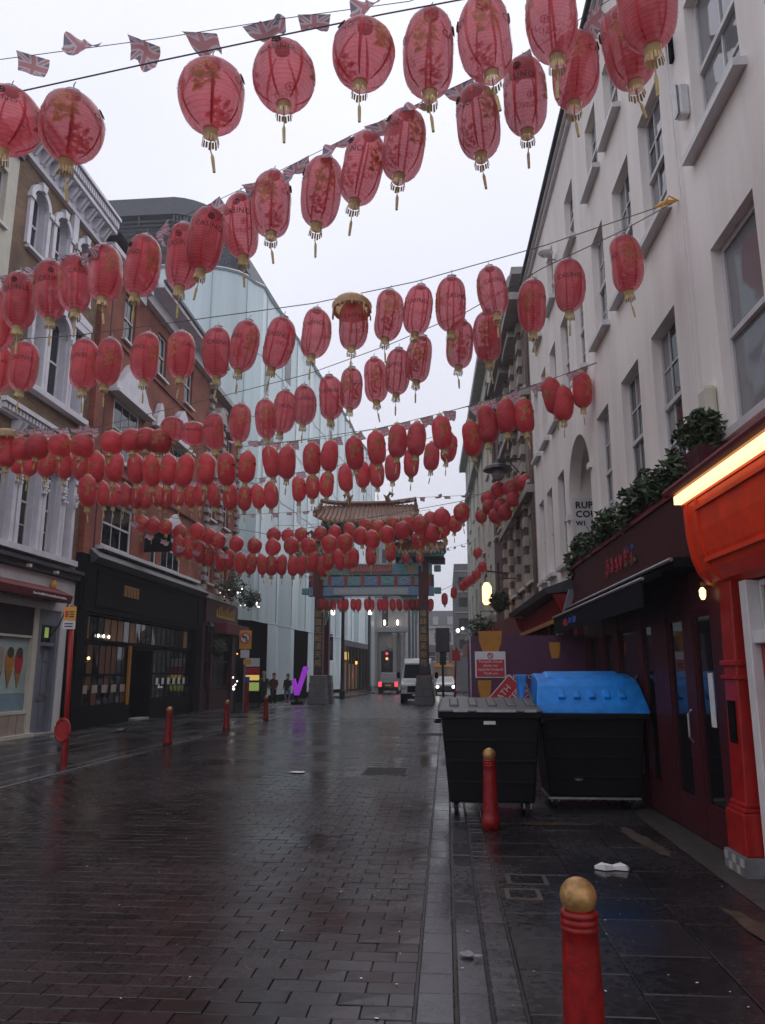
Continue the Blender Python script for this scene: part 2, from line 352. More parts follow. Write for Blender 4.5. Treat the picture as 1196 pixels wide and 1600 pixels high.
# right-hand bands: gutter stones, kerb stones, setts, flagstones
pavement = MB(); pavement.face(*[pavement.p(x, y, -.012) for x, y in ((-.18, -3), (3.4, -3), (3.4, 60), (-.18, 60))]); pavement = obj('pavement', pavement, M['concrete'], kind='structure')
def band(name, x0, x1, L, mat_, z, y0=2.8, y1=30, n_own=60, jit=.2, gap=.006, tilt=.0015):
    y = y0; n = 0; far = MB()
    while y < y1:
        l = L * rnd.uniform(1 - jit, 1 + jit); b = MB() if (y > 3.4 and n < n_own) else far
        block(b, x0 + gap / 2, x1 - gap / 2, y + gap / 2, y + l - gap / 2, -.04, z + rnd.uniform(-.002, .002), .008, tilt)
        if b is not far: obj(name, b, mat_, pavement); n += 1
        y += l
    if far.f: obj(name, far, mat_, pavement, kind='stuff')
band('gutter_stone', -.18, .02, .30, M['kerb'], .0, n_own=45)
band('kerb_stone', .03, .20, .55, M['kerb'], .012, n_own=30)
band('sett', .21, .37, .17, M['sett'], .012, n_own=60)
x = .38
fl = MB(); own = 0
for w, L in ((.62, .52), (.55, .60), (.66, .48)):
    y = 2.9 + rnd.uniform(-.3, 0)
    while y < 24:
        l = L * rnd.uniform(.85, 1.25); b = MB() if (y + l > 3.6 and y < 10.5) else fl
        block(b, x + .004, x + w - .004, y + .004, y + l - .004, -.04, .012 + rnd.uniform(-.002, .002), .006, .002)
        if b is not fl: obj('flagstone', b, M['slab'], pavement)
        y += l
    x += w
obj('flagstone', fl, M['slab'], pavement, kind='stuff')
strip = MB(); strip.face(*[strip.p(x_, y_, .006) for x_, y_ in ((2.22, -2), (3.3, -2), (3.3, 24), (2.22, 24))]); obj('pavement_edge', strip, M['concrete'], pavement)
pt = MB()
def blob(m, cx, cy, rx, ry, z, n=14, rot=0.):
    i = []
    for k in range(n):
        a = 2 * math.pi * k / n; q = rnd.uniform(.7, 1.1); X = rx * q * math.cos(a); Y = ry * q * math.sin(a)
        i.append(m.p(cx + X * math.cos(rot) - Y * math.sin(rot), cy + X * math.sin(rot) + Y * math.cos(rot), z))
    m.face(*i)
for q in ((1.95, 8.35, .11, .75, .12), (1.15, 9.2, .5, .10, 0), (2.02, 5.6, .10, .6, .12)): blob(pt, q[0], q[1], q[2], q[3], .019, 22, q[4])
obj('worn_repair_patch', pt, M['ochre'], pavement)
# left pavement
lp = MB(); lp.face(*[lp.p(x, y, -.012) for x, y in ((-11.4, -3), (-6.55, -3), (-6.55, 36.9), (-11.4, 36.9))]); lp = obj('pavement', lp, M['concrete'], kind='structure')
fs = MB(); x = -11.2; own = 0
for w in (.75, .7, .8, .68, .78, .62):
    y = 6 + rnd.uniform(-.5, 0)
    while y < 36.6:
        l = rnd.uniform(.65, 1.1); block(fs, x + .005, min(x + w, -6.86) - .005, y + .005, min(y + l, 36.8) - .005, -.04, .01 + rnd.uniform(-.002, .002), .008, .002); y += l
    x += w
obj('flagstone', fs, M['slab'], lp, kind='stuff')
kb = MB(); y = 5
while y < 36.5:
    l = rnd.uniform(.8, 1.0); block(kb, -6.84, -6.57, y + .005, y + l - .005, -.04, .014, .012, .001); y += l
obj('kerb_stone', kb, M['kerb'], lp, kind='stuff')
# far left pavement with a real kerb beside the glass hotel
fp = MB(FG); fp.hexa([(58, 0, -.05), (95, 0, -.05), (95, 2.5, -.05), (54, 2.9, -.05), (58, 0, .13), (95, 0, .13), (95, 2.5, .13), (54, 2.9, .13)]); obj('far_pavement', fp, M['slab'], kind='structure')
# ------------------------------------------------------------------ small ground objects
def cover(name, label, x, y, w, d, frame, inner, cat):
    t = thing(name, label, cat, (x, y, .014))
    m = MB(); m.box(x, x + w, y, y + .035, .012, .022); m.box(x, x + w, y + d - .035, y + d, .012, .022); m.box(x, x + .035, y + .035, y + d - .035, .012, .022); m.box(x + w - .035, x + w, y + .035, y + d - .035, .012, .022)
    obj('frame', m, frame, t); m = MB(); m.box(x + .036, x + w - .036, y + .036, y + d - .036, .010, .018)
    obj('plate', m, inner, t); return t
cover('inspection_cover', 'small square inspection cover with ochre rim, nearer of the pair', .42, 6.20, .27, .30, M['ochre'], M['slab'], 'cover')
cover('inspection_cover', 'wider inspection cover with dull rim just beyond the ochre one', .46, 6.62, .33, .32, M['concrete'], M['slab'], 'cover')
def drain(x, y, w, d, label):
    t = thing('drain_grate', label, 'drain', (x, y, 0)); m = MB(); m.box(x + .01, x + w - .01, y + .01, y + d - .01, .0022, .0034); obj('dark_hollow_plate', m, M['rubber'], t); m = MB()  # thin dark plate stands in for the shaded hollow between the bars
    m.box(x, x + w, y, y + .05, -.01, .008); m.box(x, x + w, y + d - .05, y + d, -.01, .008); m.box(x, x + .04, y + .05, y + d - .05, -.01, .008); m.box(x + w - .04, x + w, y + .05, y + d - .05, -.01, .008)
    obj('frame', m, M['iron'], t); n = 9
    for k in range(n):
        b = MB(); a = x + .05 + (w - .1) * k / n; b.box(a, a + (w - .1) / n * .6, y + .055, y + d - .055, -.012, .006); obj('bar', b, M['rubber'], t)
drain(-1.45, 13.4, .78, 1.0, 'iron drain grate set in the block paving mid road')
drain(-.85, 21.8, .95, .8, 'far iron drain grate beyond the bins near the kerb')
lt = MB(); pts = [(0, 0), (.07, .05), (.16, .03), (.24, .06), (.3, .02), (.27, -.05), (.17, -.03), (.08, -.06)]
a = [lt.p(1.24 + x, 7.18 + y, .02) for x, y in pts]; b = [lt.p(1.24 + x * .95, 7.18 + y * .9, .045 + .018 * (i % 2)) for i, (x, y) in enumerate(pts)]
for k in range(8): lt.face(a[k], a[(k + 1) % 8], b[(k + 1) % 8], b[k])
c0 = lt.p(1.39, 7.18, .055)
for k in range(8): lt.face(b[k], b[(k + 1) % 8], c0)
tag(obj('paper_litter', lt, M['paper'], org=(1.39, 7.18, .015)), 'crumpled white paper lying on the dark flagstones by the bins', 'litter')
lt = MB(); blob(lt, .10, 5.02, .05, .05, .03, 9); blob(lt, .16, 4.97, .035, .025, .036, 7); tag(obj('foil_litter', lt, M['steel'], org=(.12, 5, .012)), 'flattened shiny wrapper lying on the kerb stones', 'litter')
lt = MB(); blob(lt, -2.55, 13.6, .16, .13, .012, 9); tag(obj('paper_litter', lt, M['paper'], org=(-2.55, 13.6, .0)), 'pale scrap flat on the blocks left of the drain grate', 'litter')
gr = MB()
for k in range(240):
    y = rnd.uniform(3.7, 15) ** 1.0; x = rnd.uniform(-y * .55, 2.2 if y < 9 else 0); s = rnd.uniform(.004, .013)
    blob(gr, x, y, s, s * rnd.uniform(.3, .8), .018 if x > -.2 else .007, 5, rnd.random() * 3)
obj('litter_crumbs', gr, M['paper'], kind='stuff')

# ------------------------------------------------------------------ walls and windows
def wall(f, s0, s1, z0, z1, ops, parent, mat_, name='wall', reveal=.22, depth=7, far_end=True, roof=None):
    rv0 = reveal; m = MB(f); S_ = sorted({s0, s1, *[q for a in ops for q in a[:2]]}); Z_ = sorted({z0, z1, *[q for a in ops for q in a[2:4]]})
    for a, b in zip(S_, S_[1:]):
        for c, d in zip(Z_, Z_[1:]):
            cs, cz = (a + b) / 2, (c + d) / 2
            if any(q[0] < cs < q[1] and q[2] < cz < q[3] for q in ops): continue
            m.quad((a, 0, c), (b, 0, c), (b, 0, d), (a, 0, d))
    for q in ops:
        a, b, c, d = q[:4]; reveal = q[4] if len(q) > 4 else rv0
        for e in (((a, c), (a, d)), ((b, c), (b, d)), ((a, c), (b, c)), ((a, d), (b, d))):
            (p, r), (p2, r2) = e; m.quad((p, 0, r), (p2, 0, r2), (p2, -reveal, r2), (p, -reveal, r))
        m.quad((a, -reveal, c), (b, -reveal, c), (b, -reveal, d), (a, -reveal, d))
    for s in (s0, s1): m.quad((s, 0, z0), (s, -depth, z0), (s, -depth, z1), (s, 0, z1))
    m.quad((s0, -depth, z0), (s1, -depth, z0), (s1, -depth, z1), (s0, -depth, z1))
    m.quad((s0, 0, z1), (s1, 0, z1), (s1, -depth, z1), (s0, -depth, z1))
    return obj(name, m, mat_, parent, recalc=False)
def window(f, s0, s1, z0, z1, parent, cols=3, rows=2, glass=None, recess=.13, frame=.05, sill=.1, sill_mat=None, sash_mat=None, meet=True, lower=None, sill_over=.12, name='window', base=0.):
    sash_mat = sash_mat or M['sash']; glass = glass or M['pane']; m = MB(f); a, b = base - recess - .05, base - recess
    m.box(s0, s0 + frame, a, b, z0, z1); m.box(s1 - frame, s1, a, b, z0, z1); m.box(s0 + frame, s1 - frame, a, b, z0, z0 + frame); m.box(s0 + frame, s1 - frame, a, b, z1 - frame, z1)
    zm = (z0 + z1) / 2; halves = [(z0 + frame, z1 - frame, rows)]
    if meet:
        m.box(s0 + frame, s1 - frame, a, b + .025, zm - .03, zm + .03)
        halves = [(z0 + frame, zm - .03, lower if lower is not None else rows), (zm + .03, z1 - frame, rows)]
    panes = []
    for hi, (c, d, r) in enumerate(halves):
        cc = cols
        for k in range(1, cc): s = s0 + frame + (s1 - s0 - 2 * frame) * k / cc; m.box(s - .014, s + .014, a + .005, b - .008, c, d)
        for k in range(1, r):
            z = c + (d - c) * k / r
            for q in range(cc):
                s = s0 + frame + (s1 - s0 - 2 * frame) * q / cc; m.box(s + .0145, s + (s1 - s0 - 2 * frame) / cc - .0145, a + .005, b - .008, z - .014, z + .014)
        for q in range(cc):
            for k in range(r):
                s = s0 + frame + (s1 - s0 - 2 * frame) * q / cc; w = (s1 - s0 - 2 * frame) / cc; z = c + (d - c) * k / r; h = (d - c) / r
                panes.append((s + .002, s + w - .002, z + .002, z + h - .002))
    w = obj(name, m, sash_mat, parent)
    for q in panes:
        p = MB(f); t = rnd.uniform(-.004, .004)
        p.hexa([(q[0], a + .018 + t, q[2]), (q[1], a + .018, q[2]), (q[1], a + .026, q[2]), (q[0], a + .026 + t, q[2]), (q[0], a + .018, q[3]), (q[1], a + .018 + t, q[3]), (q[1], a + .026 + t, q[3]), (q[0], a + .026, q[3])])
        obj('pane', p, glass if not isinstance(glass, list) else rnd.choice(glass), w)
    if sill:
        p = MB(f); p.hexa([(s0 - sill_over, b, z0 - .11), (s1 + sill_over, b, z0 - .11), (s1 + sill_over, base + sill, z0 - .11), (s0 - sill_over, base + sill, z0 - .11), (s0 - sill_over, b, z0), (s1 + sill_over, b, z0), (s1 + sill_over, base + sill, z0 - .03), (s0 - sill_over, base + sill, z0 - .03)])
        obj('sill', p, sill_mat or sash_mat, w)
    return w
def part_box(name, f, parent, mat_, *b, bevel=0):
    m = MB(f)
    for q in (b if isinstance(b[0], tuple) else (b,)): m.box(*q)
    return obj(name, m, mat_, parent, bevel=bevel)

# ------------------------------------------------------------------ right: the long white house
wh = thing('white_house', 'long white rendered house with rows of sash windows on the right', 'building', FR(12, 0, 0))
F1 = [(6.45, 7.5), (8.7, 9.66), (10.3, 11.25), (12.1, 12.95), (16.2, 17.0), (17.8, 18.6), (19.1, 19.9)]
F2 = [(4.5, 5.5), (6.4, 7.6), (8.6, 9.55), (10.1, 11.05), (11.75, 12.6), (13.5, 14.3), (15.0, 15.8), (16.5, 17.3), (17.95, 18.65), (19.3, 20.0)]
F3 = [(6.8, 7.7), (8.6, 9.4), (10.35, 11.15), (11.75, 12.55), (13.85, 14.7), (16.3, 17.1), (18.3, 19.1)]
Z1, Z2, Z3 = (3.95, 5.96), (7.22, 9.05), (10.06, 11.32)
AR = (13.65, 15.73, 2.6, 6.2, 1.3)
ops = [(a, b, *Z1) for a, b in F1] + [(a, b, *Z2) for a, b in F2] + [(a, b, *Z3) for a, b in F3] + [AR]
wall(FR, 2.0, 20.5, 0, 12.4, ops, wh, M['white'], reveal=.2)
for k, (a, b) in enumerate(F1):
    if k == 0: window(FR, a, b, *Z1, wh, 1, 1, M['pane_pale'], recess=.10, frame=.07, sill=.13)
    else: window(FR, a, b, *Z1, wh, 3, 2, [M['pane'], M['pane'], M['pane_pale']], recess=.11, sill=.12)
for k, (a, b) in enumerate(F2): window(FR, a, b, *Z2, wh, 2 if k < 2 else 3, 1 if k < 2 else 2, M['pane_pale'] if k < 2 else [M['pane'], M['pane_pale']], recess=.11, sill=.13, lower=2)
for a, b in F3: window(FR, a, b, *Z3, wh, 3, 2, [M['pane'], M['pane_pale']], recess=.11, sill=.13, lower=2)
# arched passage: the corners above the springing filled to a round arch
cx, rr_, zs = (AR[0] + AR[1]) / 2, (AR[1] - AR[0]) / 2, AR[3] - (AR[1] - AR[0]) / 2
m = MB(FR)
for sgn in (-1, 1):
    for k in range(10):
        t0, t1 = math.pi / 2 * k / 10, math.pi / 2 * (k + 1) / 10
        p = [(cx + sgn * rr_ * math.cos(t), zs + rr_ * math.sin(t)) for t in (t0, t1)]
        q = [(cx + sgn * rr_, z) for z in (p[0][1], p[1][1])]
        m.hexa([(p[0][0], -.23, p[0][1]), (q[0][0], -.23, q[0][1]), (q[0][0], .002, q[0][1]), (p[0][0], .002, p[0][1]), (p[1][0], -.23, p[1][1]), (q[1][0], -.23, q[1][1]), (q[1][0], .002, q[1][1]), (p[1][0], .002, p[1][1])])
obj('arch', m, M['white'], wh)
part_box('impost', FR, wh, M['white'], (AR[1] - .02, AR[1] + .22, -.1, .06, zs - .42, zs - .3), (AR[0] - .16, AR[0] + .03, -.1, .06, zs + .1, zs + .2))
pl = thing('street_sign', 'white street nameplate reading RUPERT COURT W1 inside the arch', 'sign', FR(15.7, -.3, 4.9))
part_box('plate', FR, pl, M['sign_white'], 15.69, 15.71, -.74, -.05, 4.42, 5.20)
for tx, z, sz in (('RUPERT', 5.04, .19), ('COURT', 4.85, .19), ('W1', 4.66, .13)):
    text_on('lettering', tx, sz, lambda a, b, c, z=z: FR(15.686 - c, -.10 - a, z + b), M['sign_black'], pl, 'LEFT', 1.05, bold=.006)
m = MB(FR)
m.box(2.0, 20.5, -.3, .08, 12.4, 12.5); m.box(2, 20.5, -.3, .14, 12.5, 12.58)
obj('eaves', m, M['white_trim'], wh)
m = MB(FR); m.tube([(2.0, .16, 12.62), (20.5, .16, 12.62)], .06, 8); obj('gutter', m, M['lead'], wh)
m = MB(FR); m.tube([(8.05, .05, 3.9), (8.03, .05, 6.5), (8.1, .05, 9.2), (8.0, .05, 12.3)], .012, 5); obj('cable_run', m, M['white_trim'], wh)
m = MB(FR); m.hexa([(2, -7, 12.5), (20.5, -7, 12.5), (20.5, -.3, 12.5), (2, -.3, 12.5), (2, -5, 15), (20.5, -5, 15), (20.5, -3.5, 15), (2, -3.5, 15)]); obj('roof', m, M['slate'], wh)
def wall_box(name, label, cat, s, z, w, h, d, mat_=None, bev=.03):
    t = thing(name, label, cat, FR(s, 0, z)); part_box('case', FR, t, mat_ or M['white_trim'], s - w / 2, s + w / 2, 0.001, d, z - h / 2, z + h / 2, bevel=bev); return t
t = wall_box('alarm_box', 'cream alarm box on white wall above the orange shop', 'alarm box', 7.78, 4.33, .26, .46, .12, M['cream'], .05); part_box('lens', FR, t, M['black'], 7.74, 7.82, .12, .135, 4.14, 4.2)
t = wall_box('junction_box', 'white slanted sensor box high on the white wall', 'sensor', 7.72, 7.92, .14, .40, .12); part_box('hood', FR, t, M['steel'], 7.66, 7.78, .12, .14, 7.74, 8.1)
t = thing('floodlight', 'black floodlight on a bracket high on white wall', 'lamp', FR(8.02, 0, 8.9)); part_box('bracket', FR, t, M['black'], (7.98, 8.06, .001, .04, 8.72, 9.12), (8.0, 8.04, .04, .30, 8.98, 9.04)); m = MB(FR); m.hexa([(7.9, .30, 8.9), (8.14, .30, 8.9), (8.1, .52, 8.95), (7.94, .52, 8.95), (7.9, .30, 9.1), (8.14, .30, 9.1), (8.1, .52, 9.08), (7.94, .52, 9.08)]); obj('lamp_head', m, M['black'], t)
t = thing('satellite_dish', 'small white dish fixed high on white wall near roof', 'dish', FR(15.9, .1, 10.8)); m = MB(FR); m.lathe([(.02, 0), (.12, .03), (.17, .08)], (15.9, .22, 10.8), 12); obj('dish', m, M['white_trim'], t); m = MB(FR); m.tube([(15.9, .001, 10.7), (15.9, .15, 10.75), (15.9, .2, 10.83)], .015, 5); obj('arm', m, M['steel'], t)

# ------------------------------------------------------------------ right: the orange-red shop
rs = thing('orange_shopfront', 'orange-red shopfront with curved fascia lit by a bright strip', 'shopfront', FR(6, .2, 0))
prof = [(.10, 2.46), (.20, 2.46), (.28, 2.50), (.36, 2.60), (.41, 2.74), (.44, 2.95), (.45, 3.26), (.10, 3.26)]
m = MB(FR); m.prism(prof, 3.5, 7.65, lambda a, b, t: (t, a, b)); obj('fascia', m, M['red_shop'], rs, smooth=False, bevel=.01)
m = MB(FR)                                              # raised border mouldings that follow the curve
for z0, z1 in ((3.15, 3.19), (2.66, 2.70)):
    o = .45 if z0 > 3 else .395
    m.box(3.6, 7.28, o - .02, o + .022, z0, z1)
for s in (7.25, 7.50):
    m.tube([(s, a + .005, b) for a, b in prof[2:7]], .014, 5)
obj('moulding', m, M['red_shop'], rs)
m = MB(FR); m.box(3.5, 7.66, .10, .46, 3.262, 3.29); obj('fascia_top', m, M['red_shop'], rs)
m = MB(FR); m.box(3.5, 7.66, .10, .56, 3.37, 3.43); m.box(3.5, 7.66, .10, .40, 3.29, 3.368); obj('canopy_rail', m, M['red_paint'], rs)
m = MB(FR); m.tube([(3.5, .58, 3.41), (7.72, .58, 3.41)], .04, 8); obj('rail_tube', m, M['maroon_cloth'], rs)
m = MB(FR); m.box(3.6, 7.60, .475, .545, 3.275, 3.355); obj('light_strip', m, M['tube'], rs)
m = MB(FR); m.hexa([(7.07, .12, 0.16), (7.38, .12, 0.16), (7.38, .33, .16), (7.07, .33, .16), (7.09, .12, 2.47), (7.36, .12, 2.47), (7.36, .28, 2.47), (7.09, .28, 2.47)])
pil = obj('pilaster', m, M['red_paint'], rs, bevel=.012)
part_box('plinth', FR, pil, M['red_paint'], (7.03, 7.43, .12, .37, .16, .50), (7.06, 7.40, .12, .352, .50, .54), (7.065, 7.385, .12, .34, .54, .58), bevel=.012)
part_box('band', FR, pil, M['red_paint'], (7.055, 7.395, .12, .325, 1.60, 1.64), (7.055, 7.395, .12, .32, 1.72, 1.77), bevel=.01)
part_box('plaque', FR, pil, M['black'], 7.15, 7.29, .26, .322, 1.06, 1.42)
m = MB(FR); m.box(7.0, 7.45, .12, .40, .0, .16); obj('stone_base', m, M['grey_stone'], pil)
for k in range(5):
    for j in range(2):
        b = MB(FR); b.box(7.01 + k * .085, 7.088 + k * .085, .40, .408, .015 + j * .07, .078 + j * .07); obj('tile', b, M['stone'] if (k + j) % 2 else M['grey_stone'], rs)
part_box('door_frame', FR, rs, M['white_trim'], (6.86, 7.0, .10, .24, .02, 2.45), (5.2, 6.86, .12, .22, 1.90, 2.01), bevel=.01)
d = part_box('door', FR, rs, M['red_paint'], 5.65, 6.85, .10, .16, .05, 1.89)
part_box('panel', FR, d, M['red_paint'], (5.8, 6.12, .16, .175, .25, .95), (6.26, 6.62, .16, .175, .25, .95), (5.8, 6.62, .16, .175, 1.1, 1.75), bevel=.008)
part_box('letter_plate', FR, d, M['steel'], 6.5, 6.7, .175, .19, 1.1, 1.3)
window(FR, 5.5, 6.85, 2.02, 2.44, rs, 1, 1, M['warm_dim2'], recess=-.13, frame=.05, sill=0, meet=False, name='transom_window')
part_box('backing', FR, rs, M['red_paint'], 3.4, 6.98, .02, .09, .02, 2.46)
part_box('stall_riser', FR, rs, M['red_paint'], 3.5, 5.6, .09, .2, .02, .8)

# ------------------------------------------------------------------ right: the maroon restaurant front
mr_ = thing('maroon_restaurant', 'maroon restaurant front with black awning beside the bins', 'shopfront', FR(11, .2, 0))
m = MB(FR); m.hexa([(7.67, .0, 2.82), (13.9, .0, 2.82), (13.9, .34, 2.82), (7.67, .34, 2.82), (7.67, .0, 3.45), (13.9, .0, 3.45), (13.9, .40, 3.45), (7.67, .40, 3.45)]); obj('fascia', m, M['maroon'], mr_)
m = MB(FR); m.box(7.67, 13.95, .0, .43, 3.45, 3.50); obj('fascia_cap', m, M['maroon_cloth'], mr_)
m = MB(FR)                                              # faded red characters, too worn to read
def glyphs(m, s, o, z, n, h, step):
    for k in range(n):
        a = s - k * step
        for q in range(5):
            w = rnd.uniform(.02, .10); zz = z + rnd.uniform(-.5, .5) * h; m.box(a - w / 2 + rnd.uniform(-.06, .06), a + w / 2, o, o + .012, zz, zz + .022)
        for q in range(3):
            ss = a + rnd.uniform(-.09, .09); zz = z + rnd.uniform(-.5, 0) * h; m.box(ss, ss + .022, o, o + .011, zz, zz + rnd.uniform(.3, .7) * h)
glyphs(m, 11.2, .372, 3.12, 6, .24, .25); obj('sign_character', m, M['sign_red'], mr_)
m = MB(FR); glyphs(m, 10.05, .372, 3.24, 2, .12, .22); obj('sign_character', m, M['sign_blue'], mr_)
m = MB(FR); glyphs(m, 10.15, .372, 3.05, 3, .1, .2); obj('sign_character', m, M['green_leaf'], mr_)
m = MB(FR); m.box(7.9, 14.0, .14, .50, 2.70, 2.81); aw = obj('awning', m, M['dark_cloth'], mr_, bevel=.02)
m = MB(FR); m.tube([(7.9, .52, 2.78), (14.05, .52, 2.78)], .022, 6); m.tube([(8.25, .72, 2.63), (14.05, .72, 2.63)], .02, 6); obj('rail', m, M['steel'], aw)
m = MB(FR); m.hexa([(8.3, .5, 2.66), (14.0, .5, 2.66), (14.0, .72, 2.58), (8.3, .72, 2.58), (8.3, .5, 2.74), (14.0, .5, 2.74), (14.0, .72, 2.64), (8.3, .72, 2.64)]); m.box(8.3, 14.0, .705, .72, 2.34, 2.58); obj('canopy', m, M['dark_cloth'], aw)
m = MB(FR); glyphs(m, 12.9, .722, 2.46, 2, .10, .17); obj('valance_print', m, M['sign_red'], aw)
m = MB(FR); glyphs(m, 12.45, .722, 2.47, 4, .09, .16); obj('valance_print', m, M['sign_blue'], aw)
PANES = ((7.88, 8.42), (8.72, 9.30), (9.9, 10.35), (10.6, 11.6), (11.9, 12.5), (12.9, 13.6))
m = MB(FR)
for s0, s1 in ((7.46, 7.88), (8.42, 8.72), (9.30, 9.9), (10.35, 10.6), (11.6, 11.9), (12.5, 12.9), (13.6, 14.0)): m.box(s0, s1, .05, .20, .02, 2.82)
obj('post', m, M['maroon'], mr_)
for s0, s1 in PANES: part_box('stall_riser', FR, mr_, M['maroon'], s0, s1, .08, .195, .02, .33); part_box('head_panel', FR, mr_, M['maroon'], s0, s1, .08, .195, 2.28, 2.82)
for s0, s1 in PANES: window(FR, s0, s1, .33, 2.28, mr_, 1, 1, M['pane_dark'], recess=-.185, frame=.045, sill=0, sash_mat=M['maroon'], meet=False)
m = MB(FR); m.tube([(8.62, .20, .95), (8.62, .24, 1.0), (8.62, .24, 1.24), (8.62, .20, 1.28)], .014, 6); obj('door_handle', m, M['steel'], mr_)
p = thing('notice', 'white paper notice taped inside the restaurant window', 'notice', FR(7.95, .21, 1.2)); part_box('sheet', FR, p, M['paper'], 7.93, 8.05, .196, .204, 1.14, 1.66)
t = thing('wall_lantern', 'small lit brass lantern under the orange curved fascia', 'lamp', FR(7.75, .3, 2.4)); part_box('bracket', FR, t, M['gold_paint'], 7.73, 7.77, .20, .30, 2.5, 2.53); m = MB(FR); m.lathe([(.015, 0), (.03, .03), (.034, .09), (.012, .12)], (7.75, .29, 2.36), 8); obj('lamp_glass', m, M['warm_lamp'], t)
# planter and hedge over the restaurant
def leaves(m, n, place, size, flat=.5):
    for k in range(n):
        c, s = Vector(place()), size * rnd.uniform(.6, 1.3)
        d = Vector((rnd.gauss(0, 1), rnd.gauss(0, 1), rnd.gauss(0, 1) * flat + .3)).normalized(); e = d.cross(Vector((rnd.gauss(0, 1), rnd.gauss(0, 1), rnd.gauss(0, 1)))).normalized()
        g = d.cross(e) * .18 * s
        a = [m.raw(c - d * s), m.raw(c + e * s * .42 + g), m.raw(c + d * s), m.raw(c - e * s * .42 + g)]; m.face(a[0], a[1], a[2]); m.face(a[0], a[2], a[3])
hg = thing('planter_hedge', 'bushy green hedge in a long planter over the maroon fascia', 'hedge', FR(11, .2, 3.55))
part_box('planter', FR, hg, M['maroon'], 7.9, 13.9, .06, .36, 3.50, 3.66)
cl = [(s, rnd.uniform(.12, .5), rnd.uniform(3.58, 3.82), rnd.uniform(.12, .24)) for s in [7.75 + 6.0 * k / 52 for k in range(53)]] + [(13.7, .3, 3.5, .2), (13.8, .35, 3.4, .17), (13.6, .4, 3.62, .2)]
def inhedge():
    s, o, z, r = rnd.choice(cl); v = Vector((rnd.gauss(0, 1), rnd.gauss(0, 1), rnd.gauss(0, 1))).normalized() * r * rnd.random() ** .4; p = FR(s, o, z); return (p[0] + v.x * .8, p[1] + v.y, p[2] + v.z * .9)
m = MB(); leaves(m, 5200, inhedge, .062); obj('foliage', m, M['green_leaf'], hg, kind='stuff', recalc=False)
m = MB(FR)
for k in range(40): s = rnd.uniform(8.3, 13.9); m.tube([(s, .2, 3.6), (s + rnd.uniform(-.1, .1), rnd.uniform(.15, .45), rnd.uniform(3.75, 3.98))], .007, 4)
obj('stems', m, M['bark'], hg)
bs = thing('box_bush', 'clipped taller bush at the near end of the hedge', 'bush', FR(7.6, .2, 3.5)); part_box('planter', FR, bs, M['maroon'], 7.3, 7.88, .05, .38, 3.51, 3.80)
cl2 = [(rnd.uniform(7.3, 7.9), rnd.uniform(.1, .42), rnd.uniform(3.85, 4.1), .14) for _ in range(16)]
def inbush():
    s, o, z, r = rnd.choice(cl2); v = Vector((rnd.gauss(0, 1), rnd.gauss(0, 1), rnd.gauss(0, 1))).normalized() * r * rnd.random() ** .4; p = FR(s, o, z); return (p[0] + v.x, p[1] + v.y, p[2] + v.z)
m = MB(); leaves(m, 1500, inbush, .045); obj('foliage', m, M['green_leaf'], bs, kind='stuff', recalc=False)
m = MB(FR); m.tube([(7.6, .2, 3.75), (7.6, .22, 4.05)], .02, 6); obj('stem', m, M['bark'], bs)

# ------------------------------------------------------------------ right: shop with the red canopy, under the far end of the white house
rc = thing('red_canopy_shop', 'red shopfront with a deep bracketed canopy past the arch', 'shopfront', FR(17.6, .2, 0))
m = MB(FR); m.hexa([(14.6, 0, 3.2), (21, 0, 3.2), (21, .72, 3.12), (14.6, .72, 3.12), (14.6, 0, 3.5), (21, 0, 3.5), (21, .78, 3.22), (14.6, .78, 3.22)]); obj('canopy', m, M['lead'], rc)
m = MB(FR); m.box(14.65, 20.95, .05, .42, 2.72, 3.12); obj('fascia', m, M['red_matte'], rc)
m = MB(FR); m.prism([(.05, 2.6), (.3, 2.62), (.5, 2.8), (.62, 3.1), (.05, 3.1)], 14.5, 14.68, lambda a, b, t: (t, a, b)); m.prism([(.05, 2.6), (.3, 2.62), (.5, 2.8), (.62, 3.1), (.05, 3.1)], 20.8, 20.95, lambda a, b, t: (t, a, b)); obj('console', m, M['red_matte'], rc)
for s in (14.6, 16.2, 17.8, 19.4, 20.7): part_box('pilaster', FR, rc, M['maroon_cloth'], s, s + .3, .02, .2, .02, 2.7)
for s in (14.9, 16.5, 18.1, 19.7):
    part_box('stall_riser', FR, rc, M['maroon'], s, s + 1.0 if s > 19 else s + 1.3, .02, .16, .02, .7)
    window(FR, s, s + (1.0 if s > 19 else 1.3), .7, 2.6, rc, 2, 1, [M['pane_dark'], M['warm_dim']], recess=-.1, frame=.05, sill=0, sash_mat=M['maroon_cloth'], meet=False)
m = MB(FR); m.box(14.65, 20.9, .42, .5, 2.62, 2.70); obj('sign_rail', m, M['amber'], rc)
t = thing('awning_arm', 'slanting grey folded awning arm beside the red canopy', 'awning arm', FR(14.25, .3, 1.8)); m = MB(FR); m.hexa([(14.1, .75, 1.75), (14.2, .75, 1.75), (14.2, .83, 1.75), (14.1, .83, 1.75), (14.1, .28, 3.15), (14.2, .28, 3.15), (14.2, .40, 3.15), (14.1, .40, 3.15)]); obj('arm', m, M['grey_paint'], t); part_box('wall_plate', FR, t, M['grey_paint'], 14.1, 14.2, 0, .28, 3.0, 3.15)

